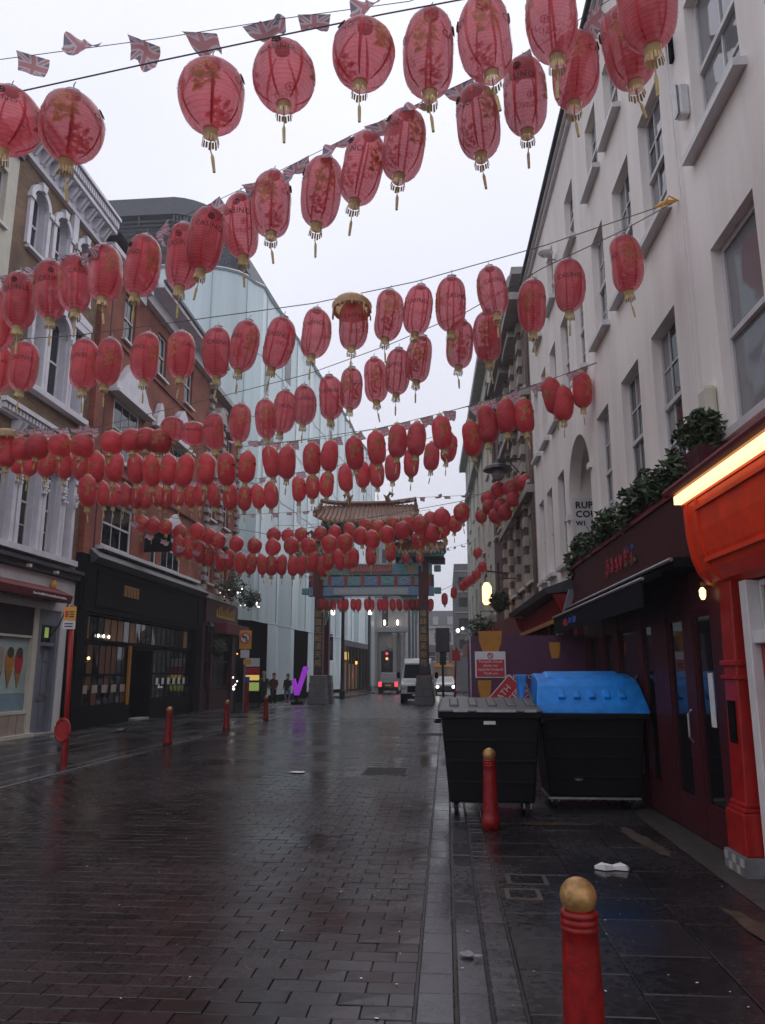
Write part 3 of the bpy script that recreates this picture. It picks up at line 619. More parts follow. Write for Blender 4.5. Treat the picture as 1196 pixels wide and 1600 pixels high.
# ------------------------------------------------------------------ right, farther: brick house with stone bands, narrow dark house, pale house
bh = thing('banded_brick_house', 'brick house with white stone bands and ornate scrolled gable', 'building', FR(24, 0, 0))
bo = [(s, s + .9, z, z + 1.9) for s in (21.2, 23.0, 25.2, 27.0) for z in (4.2, 7.0, 9.8)]
wall(FR, 20.6, 28.6, 0, 13.0, bo, bh, M['warm_stone'])
part_box('brick_panel', FR, bh, M['dull_brick'], 20.62, 21.15, 0, .05, 3.6, 12.9)
for a, b, c, d in bo: window(FR, a, b, c, d, bh, 1, 1, M['pane_pale'], sill=.12, frame=.08)
for s in (22.3, 24.3, 26.3, 28.2):
    m = MB(FR)
    for k in range(19): m.box(s - .23 - .03 * (k % 2), s + .23 + .03 * (k % 2), .0, .13, 3.6 + k * .55, 3.9 + k * .55)
    obj('stone_band', m, M['warm_stone'], bh); part_box('brick_strip', FR, bh, M['dull_brick'], s - .22, s + .22, .001, .10, 3.6, 12.1)
m = MB(FR)
for z, o in ((6.5, .22), (9.3, .26), (12.2, .5), (13.0, .4)): m.box(20.6, 28.6, 0, o, z, z + .22)
obj('cornice', m, M['stone'], bh)
m = MB(FR); m.prism([(22, 13.2), (22, 13.6), (22.6, 13.9), (23.0, 14.2), (23.6, 14.6), (24.3, 14.8), (25, 14.6), (25.6, 14.2), (26, 13.9), (26.6, 13.6), (26.6, 13.2)], -.3, .12, lambda a, b, t: (a, t, b)); obj('gable', m, M['stone'], bh)
for s in (23.2, 27.8):
    m = MB(FR); m.lathe([(.16, 0), (.16, .25), (.09, .32), (.13, .48), (.05, .6)], (s, .15, 13.2), 8); obj('pinnacle', m, M['stone'], bh)
for s, z in ((22.5, 9.9), (25.4, 9.9)):
    m = MB(FR); m.prism([(s, z + 2.0), (s + 2, z + 2.0), (s + 1.8, z + 2.4), (s + 1, z + 2.8), (s + .2, z + 2.4)], .0, .35, lambda a, b, t: (a, t, b)); obj('pediment', m, M['stone'], bh)
part_box('shop_fascia', FR, bh, M['maroon_cloth'], 20.65, 28.5, .05, .4, 2.7, 3.4); part_box('shop_base', FR, bh, M['maroon'], 20.65, 28.5, .02, .2, 0.02, .6)
for s in (21, 23, 25, 27): window(FR, s, s + 1.5, .6, 2.6, bh, 2, 1, [M['pane_dark'], M['warm_dim']], recess=-.1, sill=0, sash_mat=M['maroon'], meet=False)
nh = thing('narrow_dark_house', 'narrow dark brown house with pale trim between stone house and grey house', 'building', FR(31, 0, 0))
bo = [(s, s + .9, z, z + 1.7) for s in (29.2, 31.2) for z in (4.4, 7.2, 9.8)]
wall(FR, 28.62, 33, 0, 12.6, bo, nh, M['dull_brick'])
for a, b, c, d in bo: window(FR, a, b, c, d, nh, 1, 1, M['pane'], sill=.12, frame=.08)
part_box('cornice', FR, nh, M['lead'], (28.62, 33, 0, .5, 12.6, 12.8), (28.62, 33, 0, .3, 12.3, 12.598)); part_box('shop_fascia', FR, nh, M['red_paint'], 28.7, 32.9, .05, .5, 2.7, 3.3)
m = MB(FR); m.prism([(29, 12.8), (32.6, 12.8), (30.8, 15.2)], -4, -.3, lambda a, b, t: (a, t, b)); obj('roof', m, M['slate'], nh)
gh = thing('pale_grey_house', 'tall pale grey-green house at far right of the street', 'building', FR(44, 0, 0))
bo = [(s, s + 1.1, z, z + 2.0) for s in (34.5, 38, 41.5, 45, 48.5, 51.5) for z in (4.5, 7.6, 10.7, 13.4)]
wall(FR, 33.02, 54, 0, 16.3, bo, gh, M['cream'])
for a, b, c, d in bo: window(FR, a, b, c, d, gh, 1, 1, M['pane_pale'], sill=.1, frame=.08)
part_box('cornice', FR, gh, M['stone'], (33.02, 54.1, 0, .45, 15.9, 16.3), (33.02, 54.1, 0, .3, 12.8, 13.0), (33.02, 54.1, 0, .3, 3.8, 4.1))
part_box('chimney', FR, gh, M['lead'], 36, 37, -2, -.4, 16.3, 19.2)
part_box('shop_fascia', FR, gh, M['red_paint'], 34, 53, .05, .5, 2.8, 3.5)
for s in (34.2, 38.2, 42.2, 46.2, 50.2): window(FR, s, s + 3, .6, 2.7, gh, 2, 1, [M['pane_dark'], M['warm_dim2']], recess=-.1, sill=0, sash_mat=M['black'], meet=False)
# ------------------------------------------------------------------ left: cream house
ch = thing('cream_house', 'plain cream rendered house at the left edge', 'building', FL(14, 0, 0))
wall(FL, 8, 17.45, 0, 15.2, [(14.2, 15.2, 12.4, 14.2), (16.3, 17.0, 13.0, 14.5)], ch, M['cream'])
window(FL, 14.2, 15.2, 12.4, 14.2, ch); window(FL, 16.3, 17.0, 13.0, 14.5, ch, 1, 1)
part_box('parapet', FL, ch, M['lead'], 8, 17.5, -.6, .1, 15.2, 15.6)
# ------------------------------------------------------------------ left: brown brick house over the ice cream shop
br = thing('brown_brick_house', 'brown brick house with lilac-white arched windows over an ice cream shop', 'building', FL(20, 0, 0))
U3 = [(18.15, 18.95), (19.45, 20.25), (20.85, 21.65)]; U2 = [(18.75, 19.35), (19.65, 20.75), (21.0, 21.7)]; U1 = [(17.75, 18.45), (18.85, 19.75), (20.1, 20.9), (21.2, 21.65)]
ops = [(a, b, 13.1, 14.95) for a, b in U3] + [(a, b, 9.35, 12.0) for a, b in U2] + [(a, b, 4.95, 7.55) for a, b in U1]
wall(FL, 17.45, 22.42, 4.4, 16.0, ops, br, M['brown_brick'], reveal=.5)
part_box('wall', FL, br, M['brown_brick'], 17.45, 22.42, -7, -.62, 0, 4.38)
def arch_surround(f, s0, s1, z0, z1, parent, w=.2, o=.09, mat_=None, n=12, name='arch_surround', deep=-.5, lining=True):
    r = (s1 - s0) / 2; c = (s0 + s1) / 2; zs = z1 - r; m = MB(f)
    m.box(s0 - w, s0 + .003, -.05, o, z0, zs); m.box(s1 - .003, s1 + w, -.05, o, z0, zs)
    for k in range(n):
        t0, t1 = math.pi * k / n, math.pi * (k + 1) / n
        q = []
        for o_ in (-.05, o):
            q.append([(c + a * math.cos(t), o_, zs + a * math.sin(t)) for t in (t0, t1) for a in (r, r + w)])
        A, B = q; m.hexa([A[0], A[1], B[1], B[0], A[2], A[3], B[3], B[2]])
        # spandrel filling the square head of the opening
    for sg in (-1, 1):
        for k in range(n // 2):
            t0, t1 = math.pi / 2 * k / (n // 2), math.pi / 2 * (k + 1) / (n // 2)
            p = [(c + sg * r * math.cos(t), zs + r * math.sin(t)) for t in (t0, t1)]; g = c + sg * r
            m.hexa([(p[0][0], deep + .02, p[0][1]), (g, deep + .02, p[0][1]), (g, .004, p[0][1]), (p[0][0], .004, p[0][1]), (p[1][0], deep + .02, p[1][1]), (g, deep + .02, p[1][1]), (g, .004, p[1][1]), (p[1][0], .004, p[1][1])])
    if lining: m.box(s0, s0 + .02, deep + .02, .0, z0, zs); m.box(s1 - .02, s1, deep + .02, .0, z0, zs)
    m.box(s0 - w - .06, s0 - .0, -.04, o + .05, zs - .09, zs + .05); m.box(s1, s1 + w + .06, -.04, o + .05, zs - .09, zs + .05)
    m.hexa([(c - .09, 0, z1), (c + .09, 0, z1), (c + .09, o + .06, z1), (c - .09, o + .06, z1), (c - .14, 0, z1 + w + .08), (c + .14, 0, z1 + w + .08), (c + .14, o + .06, z1 + w + .08), (c - .14, o + .06, z1 + w + .08)])
    return obj(name, m, mat_ or M['lilac'], parent)
for a, b in U3:
    arch_surround(FL, a, b, 13.1, 14.95, br, .16, .09, deep=-.3); window(FL, a + .02, b - .02, 13.1, 14.9, br, 1, 1, M['pane'], recess=.22, sill=.14, sill_mat=M['lilac'], sash_mat=M['lilac'])
for k, (a, b) in enumerate(U2):
    if k == 1: arch_surround(FL, a, b, 9.35, 12.0, br, .15, .12)
    else:
        part_box('surround', FL, br, M['lilac'], (a - .13, a + .003, -.48, .12, 9.35, 12.0), (b - .003, b + .13, -.48, .12, 9.35, 12.0), (a - .16, b + .16, -.05, .16, 12.0, 12.25))
    window(FL, a + .02, b - .02, 9.35, 11.9, br, 1, 1, M['pane_dark'], recess=.22, frame=.06, sill=0, sash_mat=M['lilac'])
m = MB(FL); m.prism([(18.55, 12.25), (21.9, 12.25), (21.9, 12.45), (20.9, 12.55), (20.4, 13.0), (20.0, 13.0), (19.5, 12.55), (18.55, 12.45)], -.02, .18, lambda a, b, t: (a, t, b)); obj('pediment', m, M['lilac'], br)
part_box('bay_sill', FL, br, M['lilac'], 18.4, 22.0, 0, .25, 9.18, 9.345)
for a, b in U1:
    arch_surround(FL, a, b, 4.95, 7.55, br, .16, .16); window(FL, a + .02, b - .02, 4.95, 7.5, br, 1, 1, M['pane_dark'], recess=.16, frame=.06, sill=0, sash_mat=M['sash'], lower=2)
m = MB(FL)
for k, (a, b) in enumerate(U1):
    for s in (a - .1, b + .1):
        for q in range(5): m.ball((s + rnd.uniform(-.08, .08), .22, 6.55 + .09 * q), .055, 6, 4)
obj('carved_capital', m, M['lilac'], br)
part_box('bay_sill', FL, br, M['lilac'], 17.5, 22.0, 0, .28, 4.78, 4.94)
m = MB(FL); m.box(17.45, 20.75, 0, .34, 8.38, 8.5); m.box(17.45, 20.75, 0, .2, 8.16, 8.378)
for k in range(20): m.box(17.5 + k * .165, 17.59 + k * .165, .2, .29, 8.22, 8.36)
for s in (18.3, 18.55): m.prism([(0, 7.65), (.1, 7.7), (.26, 8.15), (0, 8.15)], s, s + .12, lambda a, b, t: (t, a, b))
obj('string_course', m, M['lilac'], br)
co = part_box('cornice', FL, br, M['lilac'], (17.45, 22.42, 0, .14, 15.45, 16.0), (17.45, 22.42, 0, .5, 16.0, 16.13), (17.45, 22.42, -.6, .62, 16.45, 16.55), (17.45, 22.42, -.6, .3, 16.13, 16.45))
for k in range(9):
    for d in (0, .17):
        m = MB(FL); s = 17.6 + k * .54 + d; m.prism([(.14, 15.62), (.2, 15.62), (.44, 15.98), (.14, 15.98)], s, s + .09, lambda a, b, t: (t, a, b)); obj('bracket', m, M['lilac'], co)
m = MB(FL)
for k in range(38): s = 17.5 + k * .13; m.box(s, s + .07, .3, .56, 16.18, 16.4)
obj('dentil', m, M['lilac'], co)
part_box('pilaster_strip', FL, br, M['lilac'], 20.32, 20.62, 0, .12, 14.6, 15.45)
part_box('ledge', FL, br, M['lead'], (17.45, 22.42, -.5, .32, 4.56, 4.66), (17.45, 22.42, -.5, .2, 4.4, 4.558))
part_box('white_band', FL, br, M['white_trim'], 17.45, 22.4, -.55, .06, 3.42, 4.38)
for s in (19.3, 20.75): part_box('spotlight', FL, br, M['white_trim'], s, s + .1, .2, .32, 4.42, 4.5)
m = MB(FL); m.ball((20.95, .14, 4.12), .12, 12, 8, (.6, 1, 1.15)); tag(obj('alarm_bell', m, M['sign_yellow'], org=FL(20.95, .06, 4.12)), 'round orange alarm bell on white band above maroon awning', 'alarm')
aw = thing('shop_awning', 'rolled maroon awning over the ice cream window', 'awning', FL(19.5, .06, 3.9))
m = MB(FL); m.hexa([(17.3, .07, 3.66), (21.35, .07, 3.66), (21.35, .5, 3.62), (17.3, .5, 3.62), (17.3, .07, 4.05), (21.35, .07, 4.05), (21.35, .55, 3.84), (17.3, .55, 3.84)]); obj('canvas', m, M['maroon_cloth'], aw, bevel=.02)
m = MB(FL)
for k in range(26): s = 19.2 + k * .07; m.box(s, s + rnd.uniform(.02, .05), .53, .545, 3.70, 3.70 + rnd.uniform(.04, .07))
obj('lettering', m, M['sign_white'], aw)
m = MB(FL); m.tube([(21.3, .45, 3.65), (21.15, .3, 3.0), (20.9, .10, 2.55)], .02, 5); obj('arm', m, M['black'], aw)
sh = thing('ice_cream_shop', 'ice cream shop window with mint poster of three cones and cream tiles', 'shopfront', FL(19.2, 0, 0))
part_box('blind', FL, sh, M['brown_blind'], 17.2, 20.32, -.1, .02, 2.66, 3.42)
w = part_box('window_frame', FL, sh, M['cream'], (20.28, 20.5, -.15, .06, .04, 3.42), (17.0, 20.28, -.15, .05, .62, .7), (17.0, 20.28, -.12, .03, 2.6, 2.66))
part_box('pane', FL, sh, M['mint'], 17.0, 20.27, -.1, -.07, 1.15, 2.6); part_box('counter', FL, sh, M['teal'], 17.0, 20.27, -.1, -.05, .7, 1.14)
part_box('stall_riser', FL, sh, M['cream'], 17.0, 20.28, -.15, .02, .02, .62)
for k in range(8):
    b = MB(FL); b.box(17.06 + k * .4, 17.41 + k * .4, .02, .045, .12, .58); obj('tile', b, M['cream_tile'], sh)
part_box('base', FL, sh, M['cream'], 17, 20.6, .02, .14, .0, .1)
for k, s in enumerate((18.95, 19.42, 19.86)):
    t = M['amber']; m = MB(FL); m.prism([(s, 1.28), (s + .18, 1.75), (s - .18, 1.75)], -.068, -.055, lambda a, b, q: (a, q, b)); c = obj('cone_picture', m, M['gold_paint'], sh)
    m = MB(FL); m.prism([(s + .19 * math.cos(a), 1.98 + .33 * math.sin(a)) for a in [2 * math.pi * j / 14 for j in range(14)]], -.068, -.05, lambda a, b, q: (a, q, b)); obj('scoop', m, (M['cream_tile'], M['amber'], M['sign_red'])[k], c)
    m = MB(FL); m.prism([(s + .15 * math.cos(a), 2.2 + .14 * math.sin(a)) for a in [2 * math.pi * j / 10 for j in range(10)]], -.05, -.043, lambda a, b, q: (a, q, b)); obj('topping', m, (M['cream_tile'], M['bark'], M['bark'])[k], c)
dr = thing('grey_door', 'grey panelled house door with lit fanlight beside the ice cream shop', 'door', FL(21.2, -.1, 0))
part_box('frame', FL, dr, M['grey_paint'], (20.52, 20.72, -.2, .03, .02, 3.42), (21.55, 21.7, -.2, .03, .02, 3.42), (20.72, 21.55, -.2, .0, 2.42, 2.52), (20.72, 21.55, -.2, .02, 3.0, 3.42))
part_box('threshold', FL, dr, M['stone'], 20.5, 21.7, -.2, .12, .0, .06)
dl = part_box('leaf', FL, dr, M['grey_paint'], 20.73, 21.54, -.17, -.12, .07, 2.41)
for q in ((20.8, 21.08, 2.0, 2.3), (21.18, 21.46, 2.0, 2.3), (20.8, 21.08, 1.1, 1.85), (21.18, 21.46, 1.1, 1.85), (20.8, 21.08, .2, .85), (21.18, 21.46, .2, .85)): part_box('panel', FL, dl, M['grey_paint'], q[0], q[1], -.12, -.10, q[2], q[3], bevel=.008)
part_box('letter_plate', FL, dl, M['steel'], 20.98, 21.28, -.12, -.09, .93, 1.03); m = MB(FL); m.ball((21.47, -.08, 1.05), .035); obj('knob', m, M['gold_paint'], dl)
fl_ = part_box('fanlight', FL, dr, M['pane_dark'], 20.73, 21.54, -.16, -.14, 2.53, 2.99); part_box('glow', FL, fl_, M['green_glow'], 21.2, 21.42, -.135, -.13, 2.66, 2.95)
part_box('pilaster', FL, br, M['white_trim'], 21.72, 22.1, -.2, .05, .02, 3.42)

# ------------------------------------------------------------------ left: red brick house over the black pub
rb = thing('red_brick_house', 'red brick house with white pedimented bays and deep white eaves', 'building', FL(28.5, 0, 0))
B1 = [(24.0, 26.4), (28.3, 28.9), (29.4, 31.7)]; B2 = [(24.2, 26.4), (28.6, 29.2), (29.6, 31.3)]; B3 = [(24.5, 25.5), (27.7, 28.7), (31.0, 32.0)]
ops = [(a, b, 5.75, 7.4) for a, b in B1] + [(a, b, 8.9, 11.0) for a, b in B2] + [(a, b, 13.3, 15.05) for a, b in B3]
wall(FL, 22.44, 34.5, 3.5, 15.9, ops, rb, M['red_brick'])
part_box('wall', FL, rb, M['red_brick'], 22.44, 34.5, -7, -1.6, 0, 3.48)
for a, b in B1: window(FL, a, b, 5.75, 7.4, rb, 3 if b - a > 1 else 1, 1, M['pane_dark'], recess=.04, frame=.12, sill=0, meet=True)
for a, b in B2: window(FL, a, b, 8.9, 11.0, rb, 3 if b - a > 1 else 1, 1, M['pane_dark'], recess=.02, frame=.12, sill=.12)
for a, b in B3: window(FL, a, b, 13.3, 15.05, rb, 2, 1, M['pane'], recess=.1, frame=.07, sill=.14)
for a, b in ((23.75, 26.9), (29.2, 31.7)):
    c = (a + b) / 2; m = MB(FL); m.prism([(a, 11.05), (b, 11.05), (b, 11.35), (b - .35, 11.5), (c + .4, 12.4), (c, 12.65), (c - .4, 12.4), (a + .35, 11.5), (a, 11.35)], -.02, .28, lambda p, q, t: (p, t, q)); pd = obj('pediment', m, M['lilac'], rb)
    part_box('hood', FL, pd, M['white_trim'], a - .08, b + .08, 0, .4, 11.0, 11.1)
for a in (27.65,):
    m = MB(FL); m.prism([(a, 11.1), (a + .9, 11.1), (a + .9, 11.5), (a + .75, 11.6), (a + .6, 12.0), (a + .45, 12.15), (a + .3, 12.0), (a + .15, 11.6), (a, 11.5)], -.02, .2, lambda p, q, t: (p, t, q)); obj('pediment', m, M['lilac'], rb)
for a in (24.4, 29.6):
    m = MB(FL); m.prism([(a, 7.42), (a + 1.8, 7.42), (a + 1.8, 7.6), (a + .9, 8.15), (a, 7.6)], -.02, .2, lambda p, q, t: (p, t, q)); obj('pediment', m, M['lilac'], rb)
part_box('sill_band', FL, rb, M['white_trim'], 23.6, 33.6, 0, .3, 5.6, 5.72); part_box('string_course', FL, rb, M['red_brick'], (22.5, 34.4, 0, .1, 8.35, 8.5), (22.5, 34.4, 0, .08, 12.9, 13.02))
ev = part_box('eaves', FL, rb, M['lilac'], (25.9, 34.5, -.5, .85, 15.95, 16.12), (25.9, 34.5, 0, .25, 15.5, 15.948), (22.44, 25.9, -.5, .45, 15.6, 15.78), (22.44, 25.88, -.5, .2, 15.2, 15.598))
m = MB(FL); m.box(25.9, 34.5, .8, .95, 16.12, 16.27); obj('gutter', m, M['lead'], ev)
m = MB(FL); m.hexa([(22.44, -7, 16.1), (34.5, -7, 16.1), (34.5, .6, 16.1), (22.44, .6, 16.1), (22.44, -5, 18.2), (34.5, -5, 18.2), (34.5, -3, 18.2), (22.44, -3, 18.2)]); obj('roof', m, M['slate'], rb)
part_box('brick_pier', FL, rb, M['red_brick'], 22.46, 23.1, 0, .18, 5.3, 15.6)
m = MB(FL); m.tube([(23.3, .08, 5.4), (23.3, .08, 15.4)], .05, 6); obj('downpipe', m, M['maroon'], rb)
cc = thing('camera_box', 'white security camera on the eaves of the red brick house', 'camera', FL(32.2, .9, 16.4)); part_box('case', FL, cc, M['white_trim'], 31.9, 32.5, .95, 1.15, 16.2, 16.45); part_box('bracket', FL, cc, M['steel'], 32.1, 32.3, .87, .95, 16.1, 16.3)
hs = thing('hanging_sign', 'black hanging board between the first floor windows', 'sign', FL(27.8, .4, 6.5)); part_box('board', FL, hs, M['black'], 27.62, 27.7, .05, 1.0, 6.12, 6.85); part_box('bracket', FL, hs, M['iron'], 27.63, 27.68, 0, .05, 6.1, 6.9)
# pub front
pb = thing('black_pub_front', 'black pub front with many small leaded panes and a dark doorway', 'shopfront', FL(28.5, 0, 0))
part_box('fascia', FL, pb, M['black'], (22.6, 34.3, 0, .25, 3.55, 5.05)); m = MB(FL); m.prism([(0, 5.06), (.34, 5.06), (.52, 5.22), (.1, 5.58), (0, 5.58)], 22.9, 34.3, lambda a, b, t: (t, a, b)); obj('cornice', m, M['lead'], pb)
m = MB(FL); m.box(23.6, 33.6, .02, .2, 5.3, 5.58)
part_box('fascia_panel', FL, pb, M['black'], (23.4, 33.6, .25, .28, 3.75, 3.80), (23.4, 33.6, .25, .28, 4.85, 4.9), (23.4, 23.45, .25, .28, 3.8, 4.85), (33.55, 33.6, .25, .28, 3.8, 4.85))
m = MB(FL)
for k in range(5): m.box(25.5 + k * .26, 25.68 + k * .26, .25, .30, 4.25, 4.62); m.box(25.5 + k * .26 + .06, 25.68 + k * .26 - .06, .30, .315, 4.3, 4.55)
obj('gilt_sign', m, M['gold_paint'], pb)
for s0, s1 in ((22.44, 23.1), (33.75, 34.5)): part_box('pilaster', FL, pb, M['black'], s0, s1, -.1, .22, .0, 5.3, bevel=.02)
part_box('stall_riser', FL, pb, M['black'], 23.1, 26.9, -.2, .08, .0, .62); part_box('stall_riser', FL, pb, M['black'], 29.1, 33.75, -.2, .08, .0, .7)
P0 = (M['pane_dark'],)
window(FL, 23.15, 26.9, .62, 2.62, pb, 8, 1, [M['pane_dark'], M['pane_dark'], M['warm_dim']], recess=-.0, frame=.06, sill=0, sash_mat=M['black'], lower=2)
window(FL, 29.15, 33.7, .7, 2.62, pb, 9, 1, [M['pane_dark'], M['pane_dark'], M['pane_dark'], M['pane']], recess=-.0, frame=.06, sill=0, sash_mat=M['black'], lower=2)
window(FL, 23.15, 33.7, 2.68, 3.5, pb, 20, 1, [M['pane_dark'], M['pane_dark'], M['warm_dim2'], M['pane']], recess=-.0, frame=.06, sill=0, sash_mat=M['black'], meet=False, name='top_light')
part_box('doorway', FL, pb, M['black'], (26.92, 27.1, -1.4, .06, .0, 2.66), (28.95, 29.12, -1.4, .06, .0, 2.66), (27.1, 28.95, -1.4, -1.34, 0.0, 2.66), (27.1, 28.95, -1.34, .04, 2.5, 2.66))
part_box('door_post', FL, pb, M['amber'], 26.78, 26.9, .02, .10, .6, 2.62)
part_box('step', FL, pb, M['stone'], 27.6, 28.9, -.3, .1, 0.012, .08)
for k in range(6): part_box('menu_card', FL, pb, M['paper'], 29.6 + k * .62, 29.85 + k * .62, .012, .02, 1.25, 1.5)
for k in range(5): part_box('menu_card', FL, pb, M['cream_tile'], 23.4 + k * .72, 23.8 + k * .72, .012, .02, 1.05, 1.3)
t = thing('wall_light', 'small lit amber lamp on the first pub pilaster', 'lamp', FL(23.2, .25, 2.1)); part_box('bracket', FL, t, M['gold_paint'], 23.17, 23.23, .1, .24, 2.0, 2.04); m = MB(FL); m.ball((23.2, .27, 2.12), .05, 8, 6); obj('bulb', m, M['warm_lamp'], t)
for k, s in enumerate((24.3, 24.7, 25.1)):
    t = thing('pendant_lamp', ('first', 'second', 'third')[k] + ' small white lamp from the left glowing by the pub top lights', 'lamp', FL(s, .02, 3.0), 'lamps glowing in the pub window'); m = MB(FL); m.ball((s, .02, 2.86), .035, 8, 6, (1, 1, 1.6)); obj('bulb', m, M['white_lamp'], t); m = MB(FL); m.tube([(s, .02, 2.9), (s, .02, 3.3)], .008, 4); obj('cord', m, M['black'], t)
# pub on the far corner
p2 = thing('maroon_corner_pub', 'maroon corner pub with gilt sign and quoined brick upper floors', 'building', FL(37, 0, 0))
bo = [(35.3, 36.2, z, z + 1.8) for z in (5.9, 9.0, 12.0)] + [(37.6, 38.6, z, z + 1.8) for z in (5.9, 9.0, 12.0)]
wall(FL, 34.52, 40.2, 3.9, 15.2, bo, p2, M['red_brick'], depth=6)
for q in bo: window(FL, *q, p2, 2, 1, M['pane'], sill=.12, frame=.1)
for s in (34.8, 36.8, 39.9):
    m = MB(FL)
    for k in range(24): m.box(s - .22 - .1 * (k % 2), s + .22 + .1 * (k % 2), 0, .14 + .05 * (k % 2), 5.5 + k * .4, 5.72 + k * .4)
    obj('quoin', m, M['stone'], p2)
for s in (35.8, 38.1):
    for z in (8.2, 11.2, 14.2): m = MB(FL); m.prism([(s - .8, z - .3), (s + .8, z - .3), (s + .5, z + .2), (s, z + .5), (s - .5, z + .2)], 0, .35, lambda a, b, t: (a, t, b)); obj('pediment', m, M['stone'], p2)
part_box('cornice', FL, p2, M['stone'], 34.52, 40.2, -.4, .4, 15.2, 15.45); part_box('cornice', FL, p2, M['stone'], 34.52, 40.2, 0, .3, 5.1, 5.35)
part_box('fascia', FL, p2, M['maroon'], 34.6, 40.1, 0, .3, 4.0, 5.05); part_box('awning', FL, p2, M['maroon_cloth'], 36.0, 40.2, .3, .9, 3.5, 4.05, bevel=.03)
m = MB(FL)
for k in range(9): s = 36.2 + k * .36; m.tube([(s, .32, 4.35), (s + .1, .32, 4.7 + .1 * (k % 3)), (s + .2, .32, 4.4), (s + .1, .32, 4.3)], .03, 4)
obj('gilt_lettering', m, M['gold'], p2)
for s0, s1 in ((34.55, 35.0), (36.0, 36.3), (39.6, 40.15)): part_box('pilaster', FL, p2, M['maroon'], s0, s1, -.2, .2, 0, 4.0)
for s0, s1 in ((35.0, 36.0), (36.3, 39.6)):
    part_box('stall_riser', FL, p2, M['maroon'], s0, s1, -.2, .1, 0, 1.0); window(FL, s0, s1, 1.0, 3.5, p2, 2 if s1 - s0 < 2 else 4, 1, M['pane_dark'], recess=-.02, frame=.08, sill=.1, sash_mat=M['maroon'], lower=1)
part_box('wall', FL, p2, M['maroon'], 34.52, 40.2, -6, -.25, 0, 3.88)
def basket(s, o, z, r, label, lit=0):
    t = thing('hanging_basket', label, 'flower basket', FL(s, o, z)); m = MB(FL); m.lathe([(.05, -.3), (.2, -.2), (.28, 0)], (s, o, z), 10); obj('bowl', m, M['bark'], t)
    def pl():
        v = Vector((rnd.gauss(0, 1), rnd.gauss(0, 1), rnd.gauss(0, .75))).normalized() * r * rnd.random() ** .4; p = FL(s, o, z + .15); return (p[0] + v.x, p[1] + v.y, p[2] + v.z)
    m = MB(); leaves(m, 500, pl, .09); obj('foliage', m, M['green_leaf'], t, kind='stuff', recalc=False)
    m = MB(FL); m.tube([(s, 0, z + .9), (s, o, z + .9), (s, o, z + .02)], .015, 4); obj('bracket', m, M['iron'], t)
    for k in range(lit): a = rnd.uniform(0, 6.28); m = MB(FL); m.ball((s + r * .8 * math.cos(a), o + r * .8 * math.sin(a), z + rnd.uniform(-.25, .1)), .035, 6, 4); obj('fairy_light', m, M['white_lamp'], t)
basket(36.6, .9, 5.6, .75, 'large leafy basket with white lights over the maroon pub sign', 6)
basket(39.8, 1.0, 5.35, .6, 'leafy basket with white lights at the far corner of the maroon pub', 7)
basket(35.4, .7, 2.7, .4, 'low green basket hanging beside the maroon pub door', 0)
def coach_lamp(s, z, label, f=FL, o=.5, lit=None):
    t = thing('coach_lamp', label, 'lamp', f(s, 0, z)); m = MB(f); m.tube([(s, .22, z - .5), (s, o * .6, z - .55), (s, o, z - .3)], .018, 5); obj('bracket', m, M['iron'], t)
    m = MB(f); m.lathe([(.07, -.28), (.15, .05), (.17, .08), (.1, .16), (.03, .26), (.02, .32)], (s, o, z), 6); g = obj('lamp_frame', m, M['iron'], t); m = MB(f); m.lathe([(.05, -.22), (.10, .0)], (s, o, z), 6)
    obj('glass', m, lit or M['pane_pale'], g)
coach_lamp(34.8, 3.7, 'black coach lamp on the near pilaster of maroon pub'); coach_lamp(39.9, 3.5, 'black coach lamp on the far pilaster of maroon pub', o=.7)

# ------------------------------------------------------------------ the frosted glass hotel with a dark louvred crown
ho = thing('glass_hotel', 'curving hotel clad in pale frosted glass with dark louvred crown', 'building', FG(60, 0, 0))
HT = 25.0
def plan(t):                                            # outline from the street face round the near corner to the front
    pts = [FG(s, 0, 0) for s in (84, 76, 68, 60, 54, 48, 44.5)]
    c = FG(43.5, -4.0, 0)
    for k in range(1, 9): a = R_(-4.3 - k * 10.5); pts.append((c[0] + 4.0 * math.cos(a), c[1] + 4.0 * math.sin(a), 0))
    y = pts[-1][1]; pts += [(-18, y + .15, 0), (-22, y + .4, 0), (-28, y + .8, 0), (-34, y + 1.2, 0)]
    return pts
PL = plan(0)
m = MB()
rows = [0, .4, 4.6, 8.5, 12.5, 16.5, 20.5, HT]
doors = {0, 1, 2, 3, 4, 5}
fine = []
for a, b in zip(PL, PL[1:]):
    n = max(1, round(math.dist(a, b) / 1.1)); fine += [tuple(a[i] + (b[i] - a[i]) * k / n for i in range(3)) for k in range(n)]
fine.append(PL[-1])
def nrm(k):
    a, b = fine[max(0, k - 1)], fine[min(len(fine) - 1, k + 1)]; d = Vector(b) - Vector(a); return Vector((-d.y, d.x, 0)).normalized()
wave = [.09 * math.sin(k * 1.9) + .06 * math.sin(k * 3.1 + 1) for k in range(len(fine))]
def sk(k, z, o=0.): n = nrm(k); p = Vector(fine[k]) - n * (wave[k] * (1 if z > 4.5 else .15)) + n * o ; return (p.x, p.y, z)
nf = len(fine)
def is_void(k):                                         # dark entrance recesses in the ground storey
    y = (fine[k][1] + fine[k + 1][1]) / 2; x = (fine[k][0] + fine[k + 1][0]) / 2
    return (40.4 < y < 46.2 and x > -12.2) or 51.2 < y < 54.8 or 67.5 < y < 80.5
for zi in range(1, len(rows) - 1):
    z0, z1 = rows[zi], rows[zi + 1]
    for k in range(nf - 1):
        if z0 < 4.5 and is_void(k): continue
        tgt = [sk(k, z0), sk(k + 1, z0), sk(k + 1, z1 - .02), sk(k, z1 - .02)]
        i = [m.raw(q) for q in tgt]; m.face(*i)
